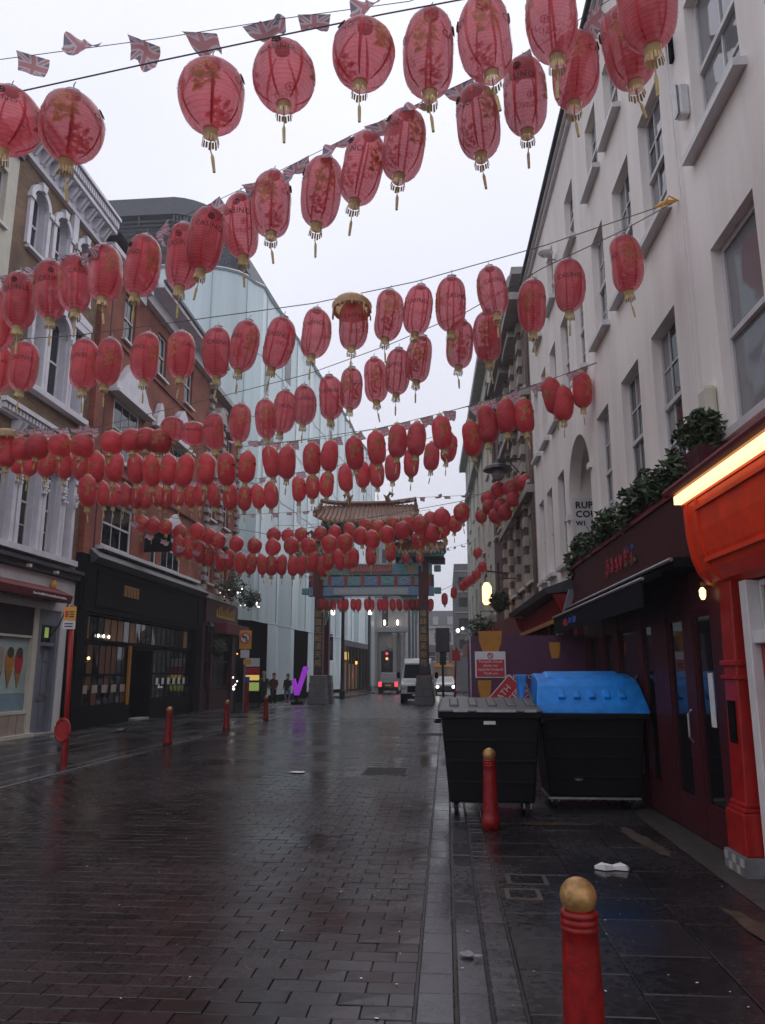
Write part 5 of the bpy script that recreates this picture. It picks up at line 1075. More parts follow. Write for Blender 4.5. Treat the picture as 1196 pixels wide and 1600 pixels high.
def person(x, y, h, face, label, jacket, legs, hair, shoe, scarf=None, step=.12, hand=0.):
    t = thing('person', label, 'person', (x, y, 0)); t.rotation_euler.z = face; k = h / 1.75
    P = lambda a, b, c, r: (a * k, b * k, c * k, r * k)
    hip = P(0, 0, .98, .12); chest = P(0, .0, 1.30, .135); neck = P(0, 0, 1.50, .055); head = P(0, -.015, 1.66, .095); crown = P(0, 0, 1.73, .07)
    legsL = lambda s, d: [hip, P(s * .10, 0, .90, .095), P(s * .105, -d * .5, .50, .062), P(s * .11, d, .10, .042), P(s * .115, d - .14, .04, .035)]
    arm = lambda s, d, hz: [chest, P(s * .17, 0, 1.42, .065), P(s * .235, .02, 1.15, .045), P(s * .22, -.10 - d, .95 + hz, .033), P(s * .21, -.16 - d, .88 + hz * 1.3, .036)]
    skin('body', [[hip, chest, neck, head, crown], legsL(-1, step), legsL(1, -step), arm(-1, .02, 0), arm(1, .05, hand)], M['skin'], t, (x, y, 0))
    def limb(m, ch, g=1.): m.tube([q[:3] for q in ch], [q[3] * g for q in ch], 10)
    m = MB()
    for z0, z1, wx, wy, w2, v2 in ((.84, 1.02, .185, .135, .175, .125), (1.02, 1.22, .175, .125, .19, .13), (1.22, 1.40, .19, .13, .185, .12), (1.40, 1.50, .185, .12, .07, .07)):
        A, B = [[m.p(wx_ * k * math.cos(q), wy_ * k * math.sin(q), z * k) for q in [2 * math.pi * j / 14 for j in range(14)]] for z, wx_, wy_ in ((z0, wx, wy), (z1, w2, v2))]
        for j in range(14): m.face(A[j], A[(j + 1) % 14], B[(j + 1) % 14], B[j])
    limb(m, arm(-1, .02, 0)[1:4], 1.3); limb(m, arm(1, .05, hand)[1:4], 1.3); obj('jacket', m.mesh('jacket', jacket, smooth=True), None, t)
    m = MB()
    for s, d in ((-1, step), (1, -step)): q = legsL(s, d); limb(m, [P(s * .075, 0, .97, .10), *q[1:4]], 1.12)
    obj('trousers', m.mesh('trousers', legs, smooth=True), None, t)
    m = MB(); m.ball((0, .03 * k, 1.70 * k), .112 * k, 12, 8, (.95, .95, 1)); m.ball((0, .06 * k, 1.58 * k), .095 * k, 10, 6, (.9, .7, 1.3)); obj('hair', m.mesh('hair', hair, smooth=True), None, t)
    for s, d in ((-1, step), (1, -step)): skin('shoe', [[P(s * .11, d + .03, .05, .05), P(s * .115, d - .08, .04, .045), P(s * .118, d - .18, .035, .035)]], shoe, t, (x, y, 0))
    m = MB()
    for s in (-1, 1): m.ball((s * .035 * k, -.105 * k, 1.67 * k), .012 * k, 6, 4)
    m.ball((0, -.118 * k, 1.63 * k), .016 * k, 6, 4, (1, 1.2, 1.3)); me = m.mesh('face_features', M['hair_dark']); o = bpy.data.objects.new('face_features', me); COL.objects.link(o); o.parent = t; ORG[o.name] = (x, y, 0)
    if scarf: skin('scarf', [[P(-.07, -.03, 1.46, .06), P(.0, -.09, 1.45, .06), P(.07, -.03, 1.46, .06)], [P(0, -.09, 1.45, .06), P(.03, -.13, 1.25, .045)]], scarf, t, (x, y, 0))
    return t
person(-9.62, 41.0, 1.74, R_(15), 'fair-haired person in long dark coat and grey scarf by the hotel entrance', M['cloth_black'], M['cloth_black'], M['hair_blond'], M['cloth_black'], M['scarf'])
person(-9.22, 41.6, 1.66, R_(-12), 'person in maroon jacket and black trousers with white shoes walking in the middle', M['cloth_maroon'], M['cloth_black'], M['hair_dark'], M['shoe_white'], None, -.1)
person(-8.62, 42.4, 1.62, R_(-20), 'person in black jacket and pale blue jeans next to the purple tick', M['cloth_black'], M['cloth_jean'], M['hair_dark'], M['shoe_white'], None, .15, .45)
tk = thing('tick_sign', 'glowing purple tick-shaped sign standing beside the gate pillar', 'sign', (-8.1, 43.6, 0)); m = MB(); m.prism([(-8.62, 1.30), (-8.44, 1.42), (-8.30, .98), (-7.98, 2.06), (-7.66, 2.06), (-8.20, .48), (-8.46, .48)], 43.5, 43.68, lambda a, b, t: (a, t, b)); obj('tick', m, M['purple_glow'], tk, bevel=.03); part_box('base', FX, tk, M['black'], -8.6, -8.0, 43.35, 43.85, .0, .12); part_box('stem', FX, tk, M['black'], -8.4, -8.26, 43.54, 43.64, .12, .6)
# ------------------------------------------------------------------ bollards
def make_bollard():
    t = thing('bollard', '', 'bollard', (0, 0, 0), 'red bollards with gold ball tops')
    m = MB(); m.lathe([(.098, 0), (.098, .10), (.092, .115), (.092, .13), (.088, .135), (.088, .15), (.084, .16), (.083, .2), (.072, .60), (.070, .648), (.073, .652), (.074, .662), (.070, .668), (.070, .672), (.074, .677), (.0745, .688), (.070, .694), (.070, .699), (.074, .704), (.074, .716), (.068, .722), (.055, .726)], (0, 0, 0), 28); a = obj('post', m, M['boll_red'], t, smooth=True)
    m = MB(); m.lathe([(.05, .70)] + [(.072 * math.cos(q), .772 + .072 * math.sin(q)) for q in [R_(-60 + 10 * k) for k in range(15)]] + [(.004, .8439)], (0, 0, 0), 28); b = obj('ball', m, M['gold_paint'], t, smooth=True)
    return t, [(a, []), (b, [])]
bo_, btree = make_bollard()
places = [((.51, 3.36), 1.0, 'red bollard nearest the camera with a worn gold ball top'), ((.46, 8.86), 1.0, 'red bollard standing in front of the black bin'), ((-6.5, 18.2), 1.05, 'red bollard opposite the black pub doorway, nearest on the left kerb'),
          ((-6.5, 23.1), 1.05, 'second red bollard along the left kerb, before the maroon pub'), ((-6.43, 27.9), 1.05, 'third red bollard along the left kerb, in line with the walkers'), ((-6.9, 46.6), 1.15, 'far red bollard at the foot of the tall map sign')]
for k, ((x, y), s, l) in enumerate(places):
    o = bo_ if k == 0 else dup(bo_, (x, y, .012), (0, 0, k * 1.3), (s, s, s), l, btree)
    if k == 0: o.location = (x, y, .012); o['label'] = l
# ------------------------------------------------------------------ bins
def bin_body(t, x0, x1, y0, y1, zt):
    i = .09; m = MB(); m.hexa([(x0 + i, y0 + i * .8, .16), (x1 - i, y0 + i * .8, .16), (x1 - i, y1 - i, .16), (x0 + i, y1 - i, .16), (x0, y0, zt), (x1, y0, zt), (x1, y1, zt), (x0, y1, zt)])
    b = obj('body', m, M['bin_black'], t, bevel=.025)
    m = MB(); m.box(x0 - .03, x1 + .03, y0 - .035, y0 + .05, zt - .07, zt + .005); m.box(x0 - .03, x1 + .03, y1 - .05, y1 + .03, zt - .07, zt + .005); m.box(x0 - .035, x0 + .04, y0 + .05, y1 - .05, zt - .07, zt + .005); m.box(x1 - .04, x1 + .035, y0 + .05, y1 - .05, zt - .07, zt + .005); obj('rim', m, M['bin_black'], t, bevel=.015)
    for z in (.38, .62, .86):
        f_ = (z - .16) / (zt - .16); yy = y0 + i * .8 * (1 - f_); m = MB(); m.box(x0 + i * (1 - f_) + .02, x1 - i * (1 - f_) - .02, yy - .014, yy + .02, z, z + .035); obj('rib', m, M['bin_black'], b, bevel=.008)
    for sx in (x0, x1):
        m = MB(); m.tube([(sx, y0 + .3, zt - .13), (sx - .07 if sx == x0 else sx + .07, y0 + .3, zt - .13), (sx - .07 if sx == x0 else sx + .07, y1 - .3, zt - .13), (sx, y1 - .3, zt - .13)], .018, 6); obj('handle', m, M['bin_black'], t)
    for px in (x0 + .17, x1 - .17):
        for py in (y0 + .2, y1 - .2):
            w = MB(); n = 14; A = [w.p(px - .025, py + .085 * math.cos(2 * math.pi * k / n), .09 + .085 * math.sin(2 * math.pi * k / n)) for k in range(n)]; B = [w.p(px + .025, py + .085 * math.cos(2 * math.pi * k / n), .09 + .085 * math.sin(2 * math.pi * k / n)) for k in range(n)]; w.face(*A); w.face(*B)
            for k in range(n): w.face(A[k], A[(k + 1) % n], B[(k + 1) % n], B[k])
            wo_ = obj('castor', w, M['rubber'], t); w = MB(); w.box(px - .05, px - .03, py - .03, py + .03, .09, .2); w.box(px + .03, px + .05, py - .03, py + .03, .09, .2); w.box(px - .05, px + .05, py - .04, py + .04, .19, .21); obj('fork', w, M['steel'], wo_)
b1 = thing('black_bin', 'black wheeled bin with closed grey lid behind the bollard', 'bin', (.53, 10.05, .012)); bin_body(b1, -.07, 1.11, 9.55, 10.55, 1.2)
m = MB(); m.hexa([(-.12, 9.50, 1.205), (1.15, 9.50, 1.205), (1.15, 10.62, 1.205), (-.12, 10.62, 1.205), (-.09, 9.53, 1.235), (1.12, 9.53, 1.235), (1.10, 10.60, 1.345), (-.07, 10.60, 1.345)]); li = obj('lid', m, M['bin_lid'], b1, bevel=.02)
for k in range(5): m = MB(); x = .03 + k * .235; m.hexa([(x, 9.75, 1.24), (x + .13, 9.75, 1.24), (x + .13, 10.4, 1.3), (x, 10.4, 1.3), (x + .015, 9.78, 1.285), (x + .115, 9.78, 1.285), (x + .115, 10.38, 1.345), (x + .015, 10.38, 1.345)]); obj('lid_ridge', m, M['bin_lid'], li, bevel=.012)
for a, b in ((.08, .25), (.36, .82), (.92, 1.06)): part_box('edge_strip', FX, b1, M['steel'], a, b, 9.488, 9.498, 1.205, 1.235)
part_box('label_plate', FX, b1, M['paper'], .44, .58, 9.538, 9.548, 1.06, 1.10)
b2 = thing('blue_lidded_bin', 'black wheeled bin with raised bright blue lid by the restaurant', 'bin', (1.85, 10.6, .012)); bin_body(b2, 1.17, 2.46, 10.1, 11.1, 1.16)
m = MB(); n = 8; prof = [(10.06, 1.165), (10.09, 1.215), (10.22, 1.36), (10.36, 1.50), (10.50, 1.585), (10.85, 1.635), (11.14, 1.66), (11.16, 1.165)]
A = [m.p(1.12 + .05 * (z > 1.3) + .08 * max(0, z - 1.3), y, z) for y, z in prof]; B = [m.p(2.53 - .02 * (z > 1.3) - .12 * max(0, z - 1.3), y, z) for y, z in prof]
for k in range(7): m.face(A[k], A[k + 1], B[k + 1], B[k])
m.face(*A); m.face(*B); m.face(A[7], A[0], B[0], B[7]); li = obj('lid', m, M['bin_blue'], b2, bevel=.02)
for k in range(5):
    m = MB(); x = 1.42 + k * .19; m.hexa([(x, 10.2, 1.33), (x + .09, 10.2, 1.33), (x + .09, 10.32, 1.42), (x, 10.32, 1.42), (x + .01, 10.17, 1.365), (x + .08, 10.17, 1.365), (x + .08, 10.3, 1.46), (x + .01, 10.3, 1.46)]); obj('lid_ridge', m, M['bin_blue'], li, bevel=.008)
m = MB(); m.hexa([(1.30, 10.50, 1.57), (2.36, 10.50, 1.57), (2.34, 11.05, 1.645), (1.32, 11.05, 1.645), (1.33, 10.53, 1.615), (2.33, 10.53, 1.615), (2.31, 11.02, 1.69), (1.35, 11.02, 1.69)]); obj('lid_crown', m, M['bin_blue'], li, bevel=.02)
m = MB(); m.hexa([(.99, 10.75, 1.3), (1.05, 10.75, 1.3), (1.05, 11.1, 1.3), (.99, 11.1, 1.3), (.97, 10.8, 1.64), (1.1, 10.8, 1.64), (1.1, 11.12, 1.64), (.97, 11.12, 1.64)]); obj('lid_flap', m, M['bin_blue'], li, bevel=.02)
m = MB(); m.tube([(1.12, 10.15, 1.2), (1.06, 10.6, 1.52)], .016, 6); obj('lid_stay', m, M['ochre'], b2)
m = MB(); m.box(1.28, 2.36, 10.13, 10.17, .14, .165); m.box(1.24, 1.28, 10.13, 10.9, .14, .165); obj('chassis', m, M['steel'], b2)
m = MB(); m.ball((1.62, 10.16, .38), .03, 8, 5, (2, .5, 1)); obj('drain_plug', m, M['steel'], b2)
# ------------------------------------------------------------------ purple hoarding with its notices
hd = thing('purple_hoarding', 'purple printed hoarding standing behind the two bins', 'hoarding', (1.5, 14, .012)); part_box('panel', FX, hd, M['purple'], .45, 2.5, 14.0, 14.06, .02, 2.32); part_box('side_panel', FX, hd, M['purple'], .45, .5, 14.062, 16.2, .02, 2.32); part_box('edge_trim', FX, hd, M['steel'], .43, .449, 13.99, 14.06, .02, 2.33)
for (x, z, w, h) in ((.80, 2.2, .21, .2), (.68, 1.38, .12, .16), (1.93, 2.06, .10, .14)):
    m = MB(); m.prism([(x - w, z + h), (x + w, z + h), (x + w * .92, z), (x + w * .6, z - h), (x - w * .6, z - h), (x - w * .92, z)], 13.992, 13.998, lambda a, b, t: (a, t, b)); obj('bowl_print', m, M['amber'], hd)
text_on('lettering', 'CHINATOWN', .10, lambda a, b, c: (1.06 + a, 13.995 - c, 1.60 + b), M['sign_white'], hd, 'LEFT')
ns = thing('closure_notice', 'white and red notice reading Footpath closed please use opposite footpath', 'sign', (.8, 13.98, 1.8)); part_box('board', FX, ns, M['sign_white'], .52, 1.06, 13.972, 13.990, 1.58, 2.04, bevel=.004); part_box('red_field', FX, ns, M['sign_red'], .545, 1.035, 13.966, 13.971, 1.60, 1.90)
for k, s in enumerate(('Footpath closed', 'please use', 'opposite footpath', 'Thank you')): text_on('lettering', s, .062, lambda a, b, c, k=k: (.79 + a, 13.963 - c, 1.865 - .068 * k + b), M['sign_white'], ns)
m = MB(); m.tube([(.79 + .045 * math.cos(q), 13.966, 1.97 + .045 * math.sin(q)) for q in [2 * math.pi * k / 16 for k in range(16)]], .008, 5, closed=True); m.tube([(.76, 13.966, 2.0), (.82, 13.966, 1.94)], .007, 4); obj('ban_symbol', m, M['sign_red'], ns)
dn = thing('diamond_notice', 'tilted red notice reading PATH CLOSED on the hoarding above the black bin', 'sign', (1.05, 13.98, 1.3)); a_ = R_(48); f_ = lambda u, w, y: (1.06 + u * math.cos(a_) - w * math.sin(a_), y, 1.235 + u * math.sin(a_) + w * math.cos(a_))
m = MB(lambda u, w, y: f_(u, w, y)); m.box(-.33, .33, -.24, .24, 13.975, 13.99); obj('board', m, M['sign_white'], dn); m = MB(lambda u, w, y: f_(u, w, y)); m.box(-.315, .315, -.225, .225, 13.970, 13.974); obj('red_field', m, M['sign_red'], dn)
for k, s in enumerate(('PATH', 'CLOSED')): text_on('lettering', s, .15, lambda a, b, c, k=k: f_(a, .10 - .17 * k + b, 13.966 - c), M['sign_white'], dn)
# ------------------------------------------------------------------ street furniture
ps = thing('parking_sign_post', 'red post with yellow loading sign and red hoop near left kerb', 'sign post', (-6.87, 13.9, 0)); m = MB(); m.tube([(-6.85, 13.9, 0), (-6.93, 13.9, 2.9)], .045, 10); obj('post', m, M['red_paint'], ps, smooth=True); m = MB(); m.lathe([(.06, 0), (.06, .5), (.05, .55)], (-6.855, 13.9, 0), 10); obj('sleeve', m, M['boll_red'], ps)
part_box('yellow_plate', FX, ps, M['sign_yellow'], -7.05, -6.82, 13.82, 13.84, 2.62, 2.87); part_box('white_plate', FX, ps, M['sign_white'], -7.05, -6.82, 13.82, 13.84, 2.46, 2.615)
part_box('sign_symbol', FX, ps, M['sign_red'], -7.02, -6.96, 13.812, 13.819, 2.68, 2.80); part_box('sign_text', FX, ps, M['sign_black'], *[(-6.94, -6.85, 13.812, 13.819, 2.68 + .045 * k, 2.70 + .045 * k) for k in range(3)], *[(-7.02, -6.86, 13.812, 13.819, 2.50 + .05 * k, 2.52 + .05 * k) for k in range(2)])
m = MB(); m.tube([(-6.9 + .13 * math.cos(q), 13.84, .66 + .19 * math.sin(q)) for q in [2 * math.pi * k / 20 for k in range(20)]], .028, 6, closed=True); m.prism([(-6.9 + .11 * math.cos(q), .66 + .17 * math.sin(q)) for q in [2 * math.pi * k / 20 for k in range(20)]], 13.835, 13.845, lambda a, b, t: (a, t, b)); obj('hoop', m, M['red_paint'], ps)
nl = thing('no_left_turn_sign', 'yellow no-left-turn sign on grey post by the maroon pub corner', 'road sign', (-8.9, 34.2, 0)); m = MB(); m.tube([(-8.9, 34.2, 0), (-8.9, 34.2, 3.6)], .05, 8); obj('post', m, M['grey_paint'], nl)
part_box('yellow_plate', FX, nl, M['sign_yellow'], -9.17, -8.62, 34.12, 34.14, 2.74, 3.56); m = MB(); m.prism([(-8.9 + .23 * math.cos(q), 3.22 + .23 * math.sin(q)) for q in [2 * math.pi * k / 20 for k in range(20)]], 34.10, 34.115, lambda a, b, t: (a, t, b)); obj('white_disc', m, M['sign_white'], nl)
m = MB(); m.tube([(-8.9 + .22 * math.cos(q), 34.10, 3.22 + .22 * math.sin(q)) for q in [2 * math.pi * k / 20 for k in range(20)]], .028, 6, closed=True); m.tube([(-9.04, 34.09, 3.36), (-8.76, 34.09, 3.08)], .02, 5); obj('red_ring', m, M['sign_red'], nl)
m = MB(); m.tube([(-8.84, 34.085, 3.07), (-8.84, 34.085, 3.22), (-8.88, 34.085, 3.28), (-8.98, 34.085, 3.28)], .028, 5); m.prism([(-8.96, 3.36), (-8.96, 3.2), (-9.06, 3.28)], 34.07, 34.095, lambda a, b, t: (a, t, b)); obj('arrow', m, M['sign_black'], nl); part_box('white_plate', FX, nl, M['sign_white'], -9.1, -8.7, 34.12, 34.14, 2.35, 2.7); part_box('yellow_strip', FX, nl, M['sign_yellow'], -8.95, -8.6, 34.12, 34.14, 2.05, 2.28)
pk = thing('red_street_post', 'thick red post with blue band under the no-left-turn sign', 'post', (-8.62, 33.6, 0)); m = MB(); m.lathe([(.1, 0), (.1, 1.25), (.1, 1.3)], (-8.62, 33.6, 0), 10); obj('post', m, M['boll_red'], pk); m = MB(); m.lathe([(.11, 0), (.11, .22)], (-8.62, 33.6, 1.31), 10); obj('band', m, M['sign_blue'], pk)
ad = thing('lit_poster', 'bright striped poster glowing in the dark corner behind the road sign', 'poster', (-9.6, 37.4, 1.2)); part_box('frame', FX, ad, M['black'], -9.72, -8.98, 37.4, 37.5, .75, 2.45)
for k, (mm, z0, z1) in enumerate((('sign_white', 2.0, 2.4), ('sign_red', 1.65, 1.95), ('shop_glow', 1.35, 1.6), ('green_glow', .85, 1.25))): part_box('stripe', FX, ad, M[mm], -9.7, -9.0, 37.38, 37.398, z0, z1)
part_box('leg', FX, ad, M['black'], (-9.72, -9.66, 37.42, 37.48, 0, .75), (-9.04, -8.98, 37.42, 37.48, 0, .75))
fy = thing('festoon_post', 'lamp post wrapped in white fairy lights at the pub corner', 'post', (-9.05, 33.2, 0))
m = MB(); m.tube([(-9.05, 33.2, 0), (-9.05, 33.2, 3.2)], .05, 8); obj('post', m, M['iron'], fy)
for k, (dx, z) in enumerate(((-.02, 1.02), (.05, 1.2), (.12, 1.34), (-.06, 1.5), (.08, 2.5), (-.03, 1.12))): m = MB(); m.ball((-9.05 + dx, 33.12, z), .032 if k else .05, 6, 4); obj('fairy_light', m, M['white_lamp'] if k != 4 else M['orange_glow'], fy)
def pole(x, y, h, r, label): t = thing('lamp_post', label, 'lamp post', (x, y, 0)); m = MB(); m.lathe([(r * 1.6, 0), (r * 1.6, .5), (r * 1.1, .7), (r, 1.2), (r * .8, h)], (x, y, .0), 10); obj('post', m, M['iron'], t); m = MB(); m.tube([(x, y, h - .1), (x, y - .6, h + .25), (x, y - 1.1, h + .2)], r * .6, 6); obj('arm', m, M['iron'], t); m = MB(); m.lathe([(.22, 0), (.16, .15), (.06, .3)], (x, y - 1.1, h - .1), 10); obj('lamp_head', m, M['iron'], t)
pole(-7.0, 52.9, 9.0, .13, 'thick black lamp post seen left of middle through the gate'); pole(-6.95, 71, 9.5, .14, 'thinner black lamp post farther down near the lit shop')
wf = thing('map_sign', 'tall dark wayfinding map sign on post beside the gate', 'sign', (-6.85, 46.2, 0)); m = MB(); m.tube([(-6.98, 46.4, 0), (-6.98, 46.4, 2.5)], .06, 8); obj('post', m, M['iron'], wf); part_box('panel', FX, wf, M['lead'], -7.3, -6.72, 46.3, 46.42, 2.45, 3.85); part_box('map_face', FX, wf, M['grey_paint'], -7.24, -6.78, 46.285, 46.298, 2.75, 3.6); part_box('top_lamp', FX, wf, M['iron'], -7.15, -6.75, 46.2, 46.5, 3.9, 3.98)
tl = thing('traffic_signal', 'grey-backed traffic signal beyond the right gate pillar', 'traffic light', (.0, 40, 0)); m = MB(); m.tube([(-.15, 40.5, 0), (-.15, 40.5, 3.6)], .06, 8); obj('post', m, M['iron'], tl); part_box('backing_board', FX, tl, M['lead'], -.5, .22, 40.35, 40.42, 2.75, 4.0, bevel=.03); part_box('signal_head', FX, tl, M['iron'], -.3, .02, 40.42, 40.65, 2.1, 3.9)
rf = thing('red_flag_sign', 'leaning red post with square red sign near the traffic signal', 'sign', (.35, 33, 0)); m = MB(); m.tube([(.32, 33, 0), (.46, 33, 2.75)], .035, 6); obj('post', m, M['red_paint'], rf); part_box('plate', FX, rf, M['sign_red'], .26, .60, 32.94, 32.96, 2.18, 2.62)
ts = thing('red_signal', 'traffic light showing red before the white classical building', 'traffic light', (-5.7, 84, 0)); m = MB(); m.tube([(-6.3, 84, 0), (-6.3, 84, 2.3)], .06, 6); obj('post', m, M['iron'], ts); part_box('signal_head', FX, ts, M['iron'], -6.5, -6.1, 83.9, 84.2, 2.2, 4.2)
for z, mm in ((3.8, 'red_lens'), (3.25, 'orange_glow'), (2.6, 'sign_black')): m = MB(); m.ball((-6.3, 83.88, z), .13, 8, 6); obj('lens', m, M[mm], ts)
# street lamps on brackets along the right
def bracket_lamp(s, z, L, label, lit, sc=1.0):
    t = thing('bracket_lamp', label, 'street lamp', FR(s, 0, z)); m = MB(FR); m.tube([(s, .0, z + .35), (s, L, z + .35)], .03, 5); m.tube([(s, .0, z - .2), (s, L * .6, z + .33)], .02, 5); obj('bracket', m, M['iron'], t)
    m = MB(FR); m.lathe([(.46 * sc, 0), (.40 * sc, .1), (.12 * sc, .22), (.05, .34)], (s, L, z), 12); obj('shade', m, M['iron'], t); m = MB(FR); m.lathe([(.12 * sc, 0), (.2 * sc, .12), (.17 * sc, .3)], (s, L, z - .3), 8); obj('lamp_glass', m, M['warm_lamp'] if lit else M['pane_pale'], t)
bracket_lamp(22.8, 7.7, .75, 'wide black bracket lamp on the banded brick house', 0)
t = thing('wall_lantern', 'large lit lantern among garlands beside the red canopy shop', 'lamp', FR(26.4, 0, 4.4)); m = MB(FR); m.lathe([(.10, 0), (.16, .1), (.16, .6), (.08, .75)], (26.4, .9, 3.95), 6); obj('lamp_glass', m, M['warm_lamp'], t); m = MB(FR); m.tube([(26.4, 0, 5.0), (26.4, .9, 5.1), (26.4, .9, 4.9)], .03, 5); obj('bracket', m, M['iron'], t)
for (s, o, z, r, l) in ((25.2, .6, 3.9, .34, 'dark leafy basket left of the lit wall lantern'), (31, .8, 3.3, .6, 'leafy green basket with pale bracts over the far right shops')):
    t = thing('hanging_basket', l, 'flower basket', FR(s, o, z)); m = MB(FR); m.lathe([(.05, -.3), (.2, -.2), (.28, 0)], (s, o, z), 10); obj('bowl', m, M['bark'], t)
    def pl(): v = Vector((rnd.gauss(0, 1), rnd.gauss(0, 1), rnd.gauss(0, .75))).normalized() * r * rnd.random() ** .4; p = FR(s, o, z + .1); return (p[0] + v.x, p[1] + v.y, p[2] + v.z)
    m = MB(); leaves(m, 400, pl, .09); obj('foliage', m, M['green_leaf'], t, kind='stuff', recalc=False); m = MB(FR); m.tube([(s, 0, z + .8), (s, o, z + .8), (s, o, z)], .02, 4); obj('bracket', m, M['iron'], t)
t = thing('far_street_lamp', 'bright white double lamp glowing beside the grey slab building', 'street lamp', (.75, 38, 3.8)); m = MB(); m.ball((.62, 38, 3.72), .09, 8, 6); m.ball((.85, 38, 3.82), .07, 8, 6); obj('bulb', m, M['white_lamp'], t); m = MB(); m.tube([(.75, 38, 3.85), (.75, 38.1, 4.2), (2.0, 38.2, 4.3)], .02, 4); obj('bracket', m, M['iron'], t)
pg = thing('pigeon', 'grey pigeon pecking on the left pavement before the pub', 'bird', (-8.8, 21.0, .012)); m = MB(); m.tube([(-8.98, 21, .13), (-8.9, 21, .15), (-8.8, 21, .155), (-8.72, 21, .17), (-8.66, 21, .215), (-8.63, 21, .24), (-8.595, 21, .235), (-8.57, 21, .228)], [.012, .045, .068, .06, .036, .034, .024, .006], 10); obj('body', m, M['lead'], pg, smooth=True)
for sy in (-.055, .055): m = MB(); m.tube([(-9.0, 21 + sy * .5, .14), (-8.86, 21 + sy, .165), (-8.75, 21 + sy, .17)], [.008, .032, .03], 6); obj('wing', m, M['grey_paint'], pg, smooth=True)
m = MB()
for sy in (-.025, .025): m.tube([(-8.8, 21 + sy, .10), (-8.79, 21 + sy, .005), (-8.75, 21 + sy, .004)], .007, 4)
obj('leg', m, M['sign_red'], pg)
pv = MB()
for k in range(2): pv.quad((-9.3 + .6 * k, 38.6, .004), (-9.1 + .6 * k, 38.6, .004), (-7.2 + .6 * k, 42.0, .004), (-7.4 + .6 * k, 42.0, .004))
pv.quad((-10.6, 35.4, .006), (-8.9, 35.4, .006), (-8.9, 35.65, .006), (-10.6, 35.65, .006)); obj('road_marking', pv, M['sign_white'], kind='structure')
# ------------------------------------------------------------------ paper lanterns
def paper_mat(name, c, trans, gauze=0., ribs=False):
    m = bpy.data.materials.new(name); m.use_nodes = True; t = m.node_tree; t.nodes.remove(t.nodes['Principled BSDF']); out = t.nodes['Material Output']
    oi = N(t, 'ShaderNodeObjectInfo'); co = N(t, 'ShaderNodeTexCoord'); n = N(t, 'ShaderNodeTexNoise'); n.inputs['Scale'].default_value = 9; n.inputs['Detail'].default_value = 6; t.links.new(co.outputs['Object'], n.inputs['Vector'])
    hs_ = N(t, 'ShaderNodeHueSaturation'); hs_.inputs['Color'].default_value = (*c, 1)
    r = N(t, 'ShaderNodeMapRange'); t.links.new(oi.outputs['Random'], r.inputs[0]); r.inputs[3].default_value = .88; r.inputs[4].default_value = 1.12
    r2 = N(t, 'ShaderNodeMapRange'); t.links.new(n.outputs[0], r2.inputs[0]); r2.inputs[1].default_value = .3; r2.inputs[2].default_value = .7; r2.inputs[3].default_value = .82; r2.inputs[4].default_value = 1.12
    mu_ = N(t, 'ShaderNodeMath', operation='MULTIPLY'); t.links.new(r.outputs[0], mu_.inputs[0]); t.links.new(r2.outputs[0], mu_.inputs[1]); 
    if ribs:                                             # bamboo hoops showing through the paper
        sz = N(t, 'ShaderNodeSeparateXYZ'); t.links.new(co.outputs['Object'], sz.inputs[0]); k1 = N(t, 'ShaderNodeMath', operation='MULTIPLY'); k1.inputs[1].default_value = 222.; t.links.new(sz.outputs[2], k1.inputs[0]); k2 = N(t, 'ShaderNodeMath', operation='SINE'); t.links.new(k1.outputs[0], k2.inputs[0])
        k3 = N(t, 'ShaderNodeMapRange'); t.links.new(k2.outputs[0], k3.inputs[0]); k3.inputs[1].default_value = .35; k3.inputs[2].default_value = .95; k3.inputs[3].default_value = 1.; k3.inputs[4].default_value = .76; k4 = N(t, 'ShaderNodeMath', operation='MULTIPLY'); t.links.new(mu_.outputs[0], k4.inputs[0]); t.links.new(k3.outputs[0], k4.inputs[1]); mu_ = k4
    t.links.new(mu_.outputs[0], hs_.inputs['Value'])
    d = N(t, 'ShaderNodeBsdfDiffuse'); tr = N(t, 'ShaderNodeBsdfTranslucent'); g = N(t, 'ShaderNodeBsdfGlossy'); g.inputs['Roughness'].default_value = .42; g.inputs['Color'].default_value = (.9, .8, .8, 1)
    t.links.new(hs_.outputs[0], d.inputs['Color']); t.links.new(hs_.outputs[0], tr.inputs['Color'])
    m1 = N(t, 'ShaderNodeMixShader'); m1.inputs[0].default_value = trans; t.links.new(d.outputs[0], m1.inputs[1]); t.links.new(tr.outputs[0], m1.inputs[2])
    fr = N(t, 'ShaderNodeFresnel'); fr.inputs[0].default_value = 1.35; m2 = N(t, 'ShaderNodeMixShader'); t.links.new(fr.outputs[0], m2.inputs[0]); t.links.new(m1.outputs[0], m2.inputs[1]); t.links.new(g.outputs[0], m2.inputs[2])
    tp = N(t, 'ShaderNodeBsdfTransparent'); tp.inputs[0].default_value = (1, .80, .84, 1); m3 = N(t, 'ShaderNodeMixShader'); m3.inputs[0].default_value = gauze; t.links.new(m2.outputs[0], m3.inputs[1]); t.links.new(tp.outputs[0], m3.inputs[2]); t.links.new(m3.outputs[0], out.inputs[0]); return m
M['lantern'] = paper_mat('veiled_red_lantern_paper', (.98, .20, .23), .74, .30, True)  # near lanterns: backlit paper with lens veil put into its pink see-through colour
M['lantern_far'] = paper_mat('far_red_lantern_paper', (.99, .135, .155), .66, .13, True)  # same paper, redder copy for far rows where less lens veil is painted in
M['seam'] = paper_mat('red_seam_ribbon', (.74, .07, .085), .45, .12)
M['gold_t'] = paper_mat('gold_print_on_paper', (.78, .56, .28), .5)
M['gold_e'] = paper_mat('faded_gilt_print', (.86, .42, .20), .65, .2)
LW, LH = .36, .68
